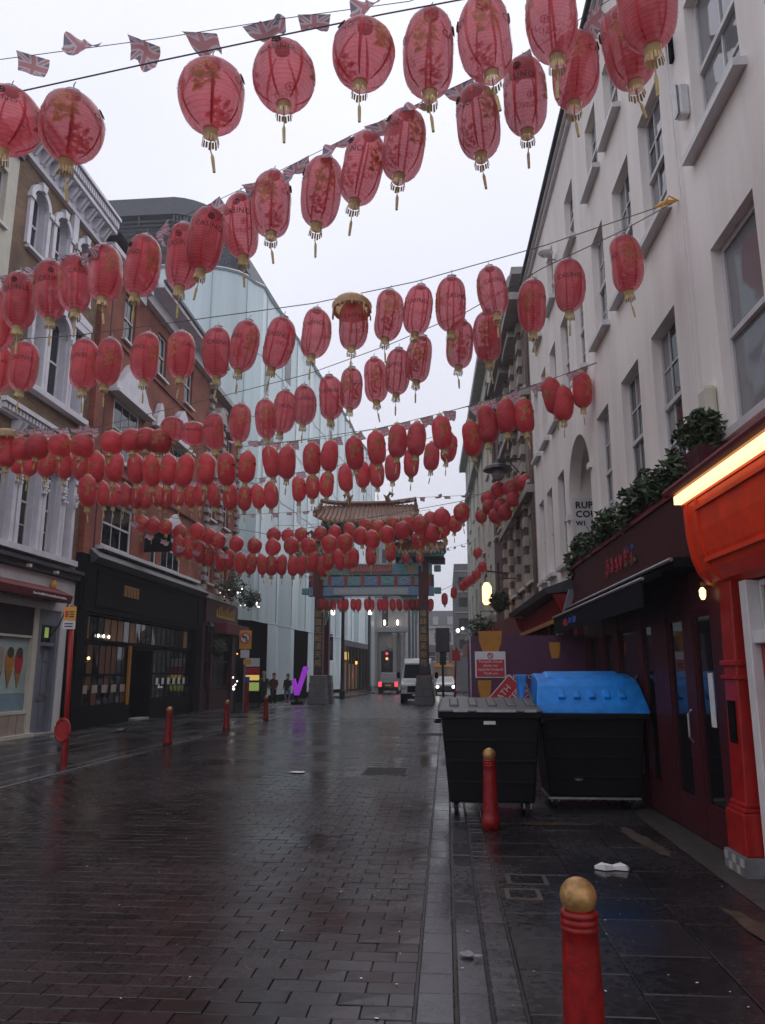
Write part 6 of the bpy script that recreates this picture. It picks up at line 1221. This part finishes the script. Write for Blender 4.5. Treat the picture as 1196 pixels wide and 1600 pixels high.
def prof_long(t): return LW / 2 * max(.0, 1 - abs(2 * t - 1) ** 3.0) ** .42
def prof_round(t): return .236 * max(0., 1 - abs(2 * t - 1) ** 2.15) ** .5
def make_lantern(kind, near):
    """long or round, with ribs, seams, collar, fringe and pendant; prints on four sides"""
    H = LH if kind == 'long' else .53; pf = prof_long if kind == 'long' else prof_round; rc = .056 if kind == 'long' else .056
    nr, ns = (24, 24) if near else (10, 16); steps = nr * 2 if near else nr; ring = []
    for k in range(steps + 1):
        t = .012 + .976 * k / steps; r = max(rc, pf(t))
        if near and 0 < k < steps: r *= 1 + (.012 if k % 2 else -.010)
        ring.append((r, -H + H * t))
    b = MB(); b.lathe(ring, (0, 0, 0), ns, caps=False); P = {'shade': (b, 'lantern' if near else 'lantern_far', True)}
    def surf(a, z, off=.004): t = (z + H) / H; r = max(rc, pf(min(.988, max(.012, t)))) * 1.01 + off; return (r * math.sin(a), -r * math.cos(a), z)
    if near:
        b = MB()
        for q in range(6):
            a = 2 * math.pi * q / 6 + .3; pts = [-H + H * (.03 + .94 * k / 12) for k in range(13)]
            i = [[b.raw(surf(a + d, z)) for d in (-.05, .05)] for z in pts]
            for k in range(12): b.face(i[k][0], i[k][1], i[k + 1][1], i[k + 1][0])
        P['seam'] = (b, 'seam', False)
    b = MB(); b.lathe([(rc * 1.05, -.03), (rc * 1.05, .015), (rc * .8, .02)], (0, 0, 0), 14); 
    b.tube([(0, 0, .015), (0, .0, .07), (.012, 0, .09)], .005, 4); P['cap'] = (b, 'steel' if near else 'gold_thread', False)
    b = MB(); b.lathe([(rc * .9, -H - .04), (rc * 1.0, -H + .02)], (0, 0, 0), 14, caps=False); P['collar'] = (b, 'gold_t', False)
    b = MB(); n = 16 if near else 8; L = .055
    for k in range(n):
        a = 2 * math.pi * k / n; w = 2 * math.pi / n * .36; l = L * (.8 + .4 * ((k * 7) % 5) / 5)
        i = [b.raw((rc * math.sin(a + d) * (1 if e == 0 else 1.12), -rc * math.cos(a + d) * (1 if e == 0 else 1.12), -H - .045 - l * e)) for e in (0, 1) for d in (-w, w)]; b.face(i[0], i[1], i[3], i[2])
    P['fringe'] = (b, 'gold_thread', False)
    b = MB(); b.tube([(0, 0, -H - .0), (.004, 0, -H - .15), (.012, .004, -H - .17)], .005, 4); b.tube([(.012, .004, -H - .17), (.016, .006, -H - .19), (.03, .01, -H - .30)], [.008, .013, .011], 6); P['pendant'] = (b, 'gold_thread', False)
    return P, surf, H
def emblem(surf, H, a0, seed, near):                    # gilded leafy motif
    r = random.Random(seed); b = MB(); zc = -H * .45; sc = 1 if H > .6 else .8
    for k in range(44 if near else 12):
        A = r.uniform(0, 6.28); R = r.random() ** .6 * .125 * sc; x, z = R * math.cos(A) * .72, R * math.sin(A) * 1.15; l, w, th = r.uniform(.018, .045) * (1 if near else 1.9), r.uniform(.008, .018) * (1 if near else 2), r.uniform(0, 6.28); pts = []
        for u, v in ((-l, 0), (0, -w), (l, 0), (0, w)): X = x + u * math.cos(th) - v * math.sin(th); Z = z + u * math.sin(th) + v * math.cos(th); pts.append(b.raw(surf(a0 + X / .17, zc + Z, .004 + .0004 * (k % 5))))
        b.face(*pts)
    return b
def wrap_text(s, size, surf, a0, zc, rr=.178):
    me = text_mesh(s, size, 0, 'CENTER', 1.1)
    bm = bmesh.new(); bm.from_mesh(me)
    for v in bm.verts: v.co = surf(a0 + v.co.x / rr, zc + v.co.y, .005)
    bm.to_mesh(me); bm.free(); me.materials.clear(); me.materials.append(M['print_black']); me.name = 'print'; return me
PROTO = {}
def dent(seed, H):
    r = random.Random(seed); D = [(r.uniform(0, 6.28), -H * r.uniform(.2, .8), r.uniform(.03, .085)) for _ in range(4)]; bx, by, tw = r.uniform(-.03, .03), r.uniform(-.03, .03), r.uniform(.97, 1.03)
    def f(p):
        x, y, z = p; a = math.atan2(y, x); q = 1.
        for A, Z, s in D: d = (a - A + math.pi) % (2 * math.pi) - math.pi; q -= s * math.exp(-(d / .5) ** 2 - ((z - Z) / .13) ** 2)
        w = math.sin(min(1, max(0, -z / H)) * math.pi); return (x * q * tw + bx * w, y * q / tw + by * w, z)
    return f
def bend(me, f):
    for v in me.vertices: v.co = f(v.co)
def build_proto(kind, near, logo, seed=0):
    P, surf, H = make_lantern(kind, near); t = thing('paper_lantern', 'red paper lantern', 'lantern', (0, 0, 0), 'red lanterns strung over the street'); tree = []; shade = None
    for nm, (b, mt, sm) in P.items():
        o = obj(nm, b, M[mt], t, smooth=sm, recalc=(nm in ('shade', 'cap')))
        if nm == 'shade': shade = o; subs = []; tree.append((o, subs))
        elif nm == 'seam': o.parent = shade; subs.append(o)
        else: tree.append((o, []))
    for a0, sd in ((0, 3), (math.pi, 5)):
        o = obj('emblem', emblem(surf, H, a0, sd, near), M['gold_e'], shade, recalc=False); subs.append(o)
    if near:
        for a0 in (math.pi / 2, -math.pi / 2):
            me = wrap_text('CASINO', .082 if kind == 'long' else .06, surf, a0, -H * .42, .2); o = bpy.data.objects.new('print', me); COL.objects.link(o); o.parent = shade; ORG[o.name] = (0, 0, 0); subs.append(o)
            if logo:
                b = MB(); c = -H * .27; pts = [surf(a0 + .03 * math.cos(q) / .18, c + .03 * math.sin(q), .006) for q in [2 * math.pi * k / 14 for k in range(14)]]; b.tube(pts, .005, 4, closed=True); b.tube([surf(a0 - .02 / .18, c, .006), surf(a0 + .02 / .18, c, .006)], .005, 4); b.tube([surf(a0, c - .02, .006), surf(a0, c + .02, .006)], .005, 4)
                o = obj('logo', b, M['print_black'], shade); subs.append(o)
    else:
        b = MB(); i = []
        for k in range(7): a = math.pi / 2 + (k - 3) * .2; i.append((b.raw(surf(a, -H * .43)), b.raw(surf(a, -H * .38))))
        for k in range(6): b.face(i[k][0], i[k + 1][0], i[k + 1][1], i[k][1])
        o = obj('print', b, M['print_black'], shade, recalc=False); subs.append(o)
    f = dent(seed + 11 * len(kind), H)
    bend(shade.data, f)
    for o in subs: bend(o.data, f)
    return t, tree
def far_proto(kind):
    P, surf, H = make_lantern(kind, False); t = thing('paper_lantern', 'red paper lantern', 'lantern', (0, 0, 0), 'red lanterns strung over the street'); tree = []
    for nm in ('shade', 'collar', 'fringe'): b, mt, sm = P[nm]; tree.append((obj(nm, b, M[mt], t, smooth=sm, recalc=nm == 'shade'), []))
    return t, tree
VAR = 4
for key in (('long', 2), ('long', 1), ('round', 2), ('round', 1)):
    for q in range(VAR): PROTO[(*key, q)] = build_proto(key[0], key[1] == 2, key[1] == 2, q)
for q in range(VAR): PROTO[('long', 3, q)] = build_proto('long', True, False, q + 20)   # word print without the ring mark
for key in ('long', 'round'): PROTO[(key, 0, 0)] = far_proto(key)
USED = set(); SEQ = [0]; TILT = [.09]
ORDN = ['first', 'second', 'third', 'fourth', 'fifth', 'sixth', 'seventh', 'eighth', 'ninth', 'tenth', 'eleventh', 'twelfth', 'thirteenth', 'fourteenth', 'fifteenth', 'sixteenth', 'seventeenth', 'eighteenth', 'nineteenth', 'twentieth']
def ordinal(k, n):
    if k < 20 and k < (n + 1) / 2 or n <= 20: return ORDN[k] + ' from the left'
    return ORDN[n - 1 - k] + ' from the right' if n - 1 - k < 20 else 'middle'
def put_lantern(kind, lod, pos, sc, label, yaw, tilt=(0, 0), squash=(1, 1)):
    SEQ[0] += 1; lod = (lod, SEQ[0] * 7 % 11 % VAR if lod else 0); t, tree = PROTO[(kind, *lod)]
    rot = (tilt[0], tilt[1], yaw); s = (sc * squash[0], sc * squash[0], sc * squash[1])
    if (kind, lod) not in USED: USED.add((kind, lod)); o = t; o.location = pos; o.rotation_euler = rot; o.scale = s; o['label'] = label
    else: o = dup(t, pos, rot, s, label, tree)
    return o
M['wire'] = mat('garland_wire', (.10, .09, .085), .6, .2); M['rope'] = mat('pale_rope', (.40, .33, .20), .8, .3)
def cable(pts, r, label, mat_=None, name='garland_cable'):
    m = MB(); m.tube(pts, r, 5); return tag(obj(name, m, mat_ or M['wire'], org=tuple(pts[0])), label, 'cable')
def dfit(u, a): (u0, d0), (u1, d1) = a; return d0 + (d1 - d0) * (u - u0) / (u1 - u0)
def row(phrase, fit, items, lod, ends=None, wire=True, rlabel=None):
    """items: (u, v centre, kind letter) with kinds l long, r round, s squashed, g gold lidded"""
    items = sorted(items, key=lambda q: q[0]); n = len(items); tops = []
    for k, it in enumerate(items):
        u, v, kd = it[:3]; d = dfit(u, fit) + (it[3] if len(it) > 3 else 0); c = at(u, v, d); kind = 'round' if kd in 'r' else 'long'; sq = (1, 1); H = .53 if kind == 'round' else LH; sc = rnd.uniform(.96, 1.04)
        word = {'l': 'long', 'r': 'round', 's': 'squashed', 'g': 'gold-lidded'}[kd]
        if kd == 's': sq = (1.12, .62)
        top = c + Vector((0, 0, H * sq[1] * sc / 2)); yaw = rnd.choice((0, 0, 1.57, 1.57, .8, 2.3)) + rnd.uniform(-.3, .3) - (u - 598) / 1200 * .8
        ob = put_lantern(kind, lod, top, sc, f'red {word} lantern, {ordinal(k, n)} on {phrase}', yaw, (rnd.gauss(0, TILT[0] * .8), rnd.gauss(0, TILT[0] * .8)), sq); tops.append(top + Vector((0, 0, .07 * sc)))
        if kd == 'g':
            ORG[ob.name] = (0, 0, 0); m = MB(); m.lathe([(.245, -.13), (.26, -.05), (.225, .01), (.10, .03)], (0, 0, 0), 20, caps=False); m.lathe([(.10, .03), (.09, .06)], (0, 0, 0), 12)
            for q in range(10): a = q * .628; m.tube([(.25 * math.cos(a), .25 * math.sin(a), -.12), (.255 * math.cos(a), .255 * math.sin(a), -.2 - .1 * (q % 3 == 0))], .010, 4)
            obj('lid', m, M['gold_t'], ob, smooth=True)
    if wire:
        pts = ([ends[0]] if ends and ends[0] else []) + tops + ([ends[1]] if ends and ends[1] else [])
        sm = [Vector(p) for p in pts]
        for _ in range(3):                               # a taut wire: even out the small differences in hanging height
            for k in range(1, len(sm) - 1): sm[k].z = .5 * sm[k].z + .25 * (sm[k - 1].z + sm[k + 1].z); sm[k].z = max(sm[k].z, pts[k][2] if False else sm[k].z)
        cable([tuple(p) for p in sm], .006 if lod else .010, rlabel or f'wire carrying {phrase}')
    return tops
hook = FR(8.27, 0.02, 7.05)
def end(u, v, d): return tuple(at(u, v, d))
row('the topmost garland', ((0, 5.75), (1000, 5.5)), [(13, 187, 'r'), (110, 194, 'r'), (330, 148, 'r'), (440, 122, 'r'), (571, 87, 'r')], 2, wire=False)
row('the topmost garland beyond its round ones', ((675, 5.75), (1010, 5.0)), [(675, 82, 'l'), (757, 65, 'l'), (861, 28, 'l'), (1005, -8, 'l')], 2, wire=False)
cable([end(-260, 196, 5.8), end(40, 141, 5.8), end(250, 95, 5.75), end(440, 55, 5.7), end(600, 22, 5.7), end(760, -8, 5.6), end(1000, -95, 5.2)], .006, 'highest wire with round lanterns running up to the right')
row('the flagged garland under the topmost one', ((28, 8.5), (950, 5.85)), [(972, 78, 'l'), (900, 115, 'l'), (820, 150, 'l'), (745, 193, 'l'), (639, 232, 'l'), (578, 264, 'l'), (510, 300, 'l'), (427, 322, 'l'), (375, 352, 'l'), (330, 375, 'l'), (287, 400, 'l'), (226, 415, 'l'), (161, 430, 'l'), (113, 445, 'l'), (75, 452, 'l'), (28, 472, 'l'), (-2, 500, 'l')], 2, wire=False)
row('the garland of lanterns printed CASINO', ((40, 10.2), (766, 9.6)), [(766, 457, 'l'), (707, 473, 'l'), (659, 484, 'l'), (610, 495, 'l'), (550, 512, 'g'), (495, 523, 'l'), (443, 535, 'l'), (388, 541, 'l'), (340, 551, 'l'), (283, 557, 'l'), (232, 560, 'l'), (172, 566, 'l'), (131, 570, 'l'), (39, 573, 'l'), (-4, 575, 'l')], 3, wire=False)
cable([end(-250, 545, 10.3), end(0, 532, 10.2), end(120, 524, 10.1), end(300, 500, 9.9), end(490, 474, 9.8), end(650, 440, 9.6), end(850, 384, 9.3), hook], .006, 'wire of the CASINO lanterns tied to the yellow knot on the white wall')
D = row('the steep garland tied to the white wall', ((335, 13.0), (975, 8.9)), [(973, 412, 'l'), (888, 445, 'l'), (834, 477, 'l'), (762, 525, 'l'), (724, 540, 'l'), (662, 562, 'l'), (624, 580, 'l'), (585, 595, 'l'), (550, 607, 'l'), (514, 621, 'l'), (475, 634, 'l'), (447, 643, 'l'), (414, 655, 'l'), (377, 662, 'l'), (335, 675, 'l'), (303, 677, 's'), (272, 670, 's')], 3, wire=False)
cable([end(-200, 690, 13.6), end(0, 676, 13.5), end(150, 668, 13.4), end(240, 645, 13.2), end(335, 622, 13.0), end(480, 585, 12.0), end(605, 540, 11.2), end(730, 487, 10.2), end(850, 418, 9.5), end(970, 362, 9.0), hook], .006, 'lower wire from the same knot on the white wall, sagging to the left')
row('the crumpled row at far left', ((0, 13.6), (335, 13.2)), [(250, 690, 's'), (228, 688, 's'), (205, 690, 's'), (177, 692, 's'), (131, 698, 's'), (97, 697, 's'), (62, 698, 's'), (33, 702, 's'), (8, 704, 'g')], 1, wire=True)
row('the fifth garland, hung with flags', ((181, 16.0), (910, 13.5)), [(910, 609, 'l'), (880, 632, 'l'), (858, 618, 'l'), (819, 651, 'l'), (791, 650, 'l'), (766, 668, 'l'), (757, 660, 'l'), (734, 685, 'l'), (688, 677, 'l'), (653, 687, 'l'), (621, 690, 'l'), (587, 700, 'l'), (553, 708, 'l'), (518, 713, 'l'), (488, 717, 'l'), (450, 722, 'l'), (418, 722, 'l'), (387, 730, 'l'), (352, 733, 'l'), (323, 735, 'l'), (293, 736, 'l'), (263, 735, 'l'), (236, 735, 'l'), (210, 733, 'l'), (181, 731, 'l'), (150, 730, 'l'), (126, 728, 'l'), (98, 725, 'l'), (72, 722, 'l'), (45, 720, 'l'), (22, 718, 'l')], 1, wire=False)
cable([end(-60, 690, 16), end(250, 705, 16), end(420, 695, 15.6), end(600, 668, 15), end(740, 633, 14.3), end(850, 597, 13.8), FR(12.6, .02, 6.87)], .007, 'wire of the fifth garland fixed to the white wall above the arch')
row('the sixth garland below the flagged one', ((134, 17.2), (705, 16.8)), [(705, 700, 'l'), (676, 714, 'l'), (644, 722, 'l'), (613, 732, 'l'), (587, 740, 'l', 1), (565, 741, 'l', 1), (539, 747, 'l', 1.5), (513, 757, 'l', 2), (489, 761, 'l', 2), (466, 764, 'l', 2), (421, 774, 'l', 2), (400, 776, 'l', 3), (384, 778, 'l', 3), (360, 776, 'l', 2), (333, 773, 'l', 3), (312, 773, 'l', 4), (297, 775, 'l', 5), (280, 776, 'l', 5), (263, 777, 'l', 5), (248, 777, 'l', 5), (230, 776, 'l', 4), (213, 776, 'l', 4), (195, 775, 'l', 4), (178, 774, 'l', 3), (158, 771, 'l', 2), (136, 768, 'l', -2)], 1)
row('the clustered garland against the banded brick house', ((750, 25), (822, 22)), [(822, 755, 'r'), (812, 755, 'r'), (798, 764, 'r'), (779, 765, 'r'), (801, 780, 'r'), (762, 780, 'r'), (766, 793, 'r'), (783, 791, 'r'), (791, 801, 'r'), (776, 806, 'r'), (751, 807, 'r', 4)], 1, wire=False)
cable([FR(24, .05, 7.6), end(800, 750, 23), end(770, 765, 24), end(722, 783, 22), end(600, 805, 23), end(420, 835, 24.5), end(220, 800, 25), end(60, 770, 25)], .009, 'sagging wire of the round lantern garlands near the gate')
row('the lower round garland before the gate', ((220, 25), (721, 20.5)), [(722, 801, 'r'), (713, 818, 'r', 2), (691, 809, 'r'), (691, 826, 'r', 2), (674, 834, 'r'), (657, 820, 'r'), (656, 842, 'r', 2), (631, 829, 'r'), (604, 836, 'r'), (580, 843, 'r'), (563, 838, 'r'), (541, 848, 'r'), (515, 850, 'r'), (483, 853, 'r'), (456, 853, 'r'), (426, 855, 'r'), (397, 853, 'r'), (370, 850, 'r'), (341, 845, 'r'), (328, 838, 'r'), (309, 830, 'r'), (283, 832, 'r'), (260, 824, 'r'), (240, 822, 'r'), (222, 818, 'r')], 1, wire=False)
row('the upper round garland before the gate roof', ((429, 27), (690, 25)), [(672, 812, 'r'), (638, 818, 'r'), (615, 820, 'r'), (592, 825, 'r'), (569, 822, 'r'), (545, 828, 'r'), (523, 832, 'r'), (500, 834, 'r'), (472, 836, 'r'), (451, 837, 'r'), (429, 836, 'r')], 1)
row('the lowest long-lantern garland before the gate', ((280, 24), (660, 25)), [(657, 846, 'l'), (579, 868, 'l'), (610, 862, 'l'), (553, 872, 'l'), (541, 874, 'l', 1), (528, 875, 'l'), (515, 876, 'l', 1), (502, 885, 'l', 2), (490, 878, 'l'), (474, 883, 'l', 1), (459, 884, 'l'), (442, 883, 'l'), (424, 884, 'l'), (408, 882, 'l', 1), (394, 881, 'l'), (376, 880, 'l'), (358, 875, 'l'), (344, 877, 'l', 1), (327, 868, 'l'), (311, 863, 'l'), (295, 857, 'l'), (280, 854, 'l')], 1, wire=False)
row('the small row hung from the gate beam', ((500, 43), (690, 43)), [(500 + q / 4.784, 945, 'l') for q in (0, 40, 95, 150, 195, 250, 290, 350, 385, 450, 490, 540, 590, 650, 690, 730, 790, 830)], 0)
row('the far garland climbing the right-hand houses', ((695, 43), (772, 36)), [(772, 868, 'r'), (748, 864, 'r'), (755, 886, 'r'), (745, 898, 'r'), (737, 906, 'r'), (730, 910, 'r'), (723, 916, 'r'), (710, 926, 'l'), (695, 936, 'l')], 0, wire=False)
cable([end(682, 925, 43.5), end(700, 918, 43), end(722, 906, 41), end(745, 888, 39), end(775, 858, 36), FR(34.5, .05, 8.5)], .012, 'far wire climbing from the gate to the right-hand houses')
row('the pair hung under the right gate roof', ((630, 42), (660, 42)), [(634, 872, 'r'), (656, 872, 'r')], 0, wire=False)
m = MB(); m.tube([(hook[0], hook[1], hook[2]), (hook[0] - .12, hook[1] - .02, hook[2] - .02), (hook[0] - .26, hook[1] - .03, hook[2] - .09)], [.012, .03, .012], 6); m.tube([(hook[0] + .02, hook[1], hook[2]), (hook[0] - .1, hook[1] - .06, hook[2] + .03), (hook[0] - .2, hook[1] - .02, hook[2] - .12)], .01, 5); tag(obj('rope_knot', m, M['sign_yellow'], org=hook), 'yellow rope knot tying two garland wires to the white wall', 'rope')
# ------------------------------------------------------------------ union flag bunting
def flag_mat():
    m = bpy.data.materials.new('faded_union_flag'); m.use_nodes = True; t = m.node_tree; t.nodes.remove(t.nodes['Principled BSDF']); out = t.nodes['Material Output']
    uv = N(t, 'ShaderNodeUVMap'); sp_ = N(t, 'ShaderNodeSeparateXYZ'); t.links.new(uv.outputs[0], sp_.inputs[0])
    def mth(op, a, b=None):
        n = N(t, 'ShaderNodeMath', operation=op)
        for i, v in enumerate((a, b)):
            if v is None: continue
            if isinstance(v, (int, float)): n.inputs[i].default_value = v
            else: t.links.new(v, n.inputs[i])
        return n.outputs[0]
    X = mth('MULTIPLY', mth('SUBTRACT', sp_.outputs[0], .5), 2); Y = mth('MULTIPLY', mth('SUBTRACT', sp_.outputs[1], .5), 2); ax = mth('ABSOLUTE', X); ay = mth('ABSOLUTE', Y); dg = mth('ABSOLUTE', mth('SUBTRACT', ax, ay))
    wc = mth('MAXIMUM', mth('MAXIMUM', mth('LESS_THAN', ax, .26), mth('LESS_THAN', ay, .36)), mth('LESS_THAN', dg, .26)); rc_ = mth('MAXIMUM', mth('MAXIMUM', mth('LESS_THAN', ax, .15), mth('LESS_THAN', ay, .21)), mth('MULTIPLY', mth('LESS_THAN', dg, .09), mth('MULTIPLY', mth('GREATER_THAN', ax, .26), mth('GREATER_THAN', ay, .36))))
    a = N(t, 'ShaderNodeMix', data_type='RGBA'); a.inputs[6].default_value = (.24, .22, .29, 1); a.inputs[7].default_value = (.60, .52, .55, 1); t.links.new(wc, a.inputs[0])
    b = N(t, 'ShaderNodeMix', data_type='RGBA'); b.inputs[7].default_value = (.52, .26, .28, 1); t.links.new(a.outputs[2], b.inputs[6]); t.links.new(rc_, b.inputs[0])
    d = N(t, 'ShaderNodeBsdfDiffuse'); tr = N(t, 'ShaderNodeBsdfTranslucent'); t.links.new(b.outputs[2], d.inputs[0]); t.links.new(b.outputs[2], tr.inputs[0]); mx_ = N(t, 'ShaderNodeMixShader'); mx_.inputs[0].default_value = .6; t.links.new(d.outputs[0], mx_.inputs[1]); t.links.new(tr.outputs[0], mx_.inputs[2]); t.links.new(mx_.outputs[0], out.inputs[0]); return m
M['flag'] = flag_mat()
def flag_mesh(seed, blow):
    r = random.Random(seed); b = MB(); b.uv = []; n, k_ = 8, 6; ph = r.uniform(0, 6); g = []
    for i in range(n + 1):
        l = []
        for j in range(k_ + 1):
            s, q = i / n, j / k_; taper = 1 - .25 * q; x = (s - .5) * .30 * taper + blow * q * .05; dz = -.21 * q
            y = .05 * math.sin(s * 7 + ph + q * 2) * q; fold = blow * q * q * 1.5
            l.append(b.raw((x + .02 * math.sin(q * 4 + ph) * q, y + abs(dz) * math.sin(fold), dz * math.cos(fold)))); b.uv.append((s, 1 - q))
        g.append(l)
    for i in range(n):
        for j in range(k_): b.face(g[i][j], g[i + 1][j], g[i + 1][j + 1], g[i][j + 1])
    return b.mesh('flag', M['flag'], recalc=False, smooth=True)
FLAGS = [flag_mesh(k, bl) for k, bl in enumerate((.2, .9, -.4, 1.3, .5, 1.6))]
def bunting(label, line, us, sc=1., hang=None, cord=.004):
    pts = [at(*q) for q in line]; t = thing('bunting', label, 'bunting', tuple(pts[0])); m = MB(); m.tube([tuple(p) for p in pts], cord, 4); obj('cord', m, M['wire'], t)
    for u in us:
        for a, b in zip(line, line[1:]):
            lo, hi = (a, b) if a[0] < b[0] else (b, a)
            if lo[0] <= u <= hi[0]:
                f = (u - a[0]) / (b[0] - a[0]); A, B = at(*a), at(*b); da, db = a[2], b[2]; w = f * da / (f * da + (1 - f) * db) if False else f; p = A + (B - A) * w; o = bpy.data.objects.new('flag', FLAGS[hang if hang is not None else rnd.randrange(6)]); COL.objects.link(o); o.parent = t; dv = (B - A).normalized()
                o.location = p - pts[0]; k = sc * rnd.uniform(.9, 1.1); o.scale = (k, k, k); o.rotation_euler = (rnd.gauss(0, .4), -math.atan2(dv.z, math.hypot(dv.x, dv.y)), math.atan2(dv.y, dv.x) + rnd.gauss(0, .35)); break
bunting('topmost string of faded union flags against the sky at upper left', [(-40, 100, 5.9), (0, 93, 5.9), (250, 60, 5.9), (450, 28, 5.9), (640, 2, 5.8), (700, -20, 5.8)], (52, 137, 225, 310, 405, 492, 582), .88)
bunting('second string of union flags over the flagged garland', [(-30, 448, 8.6), (0, 435, 8.5), (150, 388, 8.1), (250, 355, 7.8), (400, 285, 7.4), (600, 187, 6.9), (830, 80, 6.2), (960, -5, 5.8)], (20, 60, 115, 150, 255, 330, 400, 465, 530, 595, 655, 722, 810, 925), .95)
bunting('pale union flags along the left end of the crumpled row', [(-10, 672, 13.5), (150, 668, 13.4), (350, 688, 15.5), (420, 690, 15.5)], (8, 30, 52, 75, 98, 120, 142, 366, 395), .8)
bunting('union flags hanging along the fifth garland in mid street', [(420, 692, 15.6), (525, 684, 15.3), (600, 667, 15), (665, 652, 14.7), (740, 632, 14.3), (850, 596, 13.8), (935, 567, 13.2)], (430, 459, 491, 526, 560, 597, 633, 667, 703, 741, 765, 800, 838, 895), .85, 0)
bunting('union flags draped over the lower left lanterns', [(190, 800, 23), (225, 832, 23), (300, 860, 23.5), (400, 870, 24)], (208, 234, 258, 283, 308, 350), .85)
bunting('far row of small flags across the sky beside the gate roof', [(360, 805, 31), (470, 800, 31), (560, 790, 31), (640, 778, 31), (730, 774, 30), (750, 772, 30)], (372, 395, 430, 452, 476, 628, 645, 661, 684, 699, 725), .8, None, .008)
bunting('few small flags strung between the gate and the right-hand houses', [(690, 858, 41), (708, 855, 40), (740, 846, 38)], (700, 711, 723, 734), .7, None, .008)
bunting('faded flags under the sixth garland at left', [(225, 745, 19), (300, 752, 19), (400, 748, 18.5), (480, 736, 18)], (270, 282, 300, 318, 345, 410, 470), .8)
for key, (t, tree) in PROTO.items():                     # a variant that found no place is taken out again
    if not t['label'] or t['label'] == 'red paper lantern':
        for c, subs in tree:
            for g in subs: bpy.data.objects.remove(g)
            bpy.data.objects.remove(c)
        bpy.data.objects.remove(t)
# ------------------------------------------------------------------ thin haze volume, added to stand in for lens veil
hm = bpy.data.materials.new('veil_haze'); hm.use_nodes = True; ht = hm.node_tree; ht.nodes.clear(); pv_ = N(ht, 'ShaderNodeVolumePrincipled'); ho_ = N(ht, 'ShaderNodeOutputMaterial')
pv_.inputs['Color'].default_value = (.92, .94, 1, 1); pv_.inputs['Density'].default_value = .0015; pv_.inputs['Anisotropy'].default_value = .3; ht.links.new(pv_.outputs[0], ho_.inputs['Volume'])
hb = MB(); hb.box(-202, 202, -62, 422, -1.1, 38); obj('haze', hb, hm, kind='stuff')
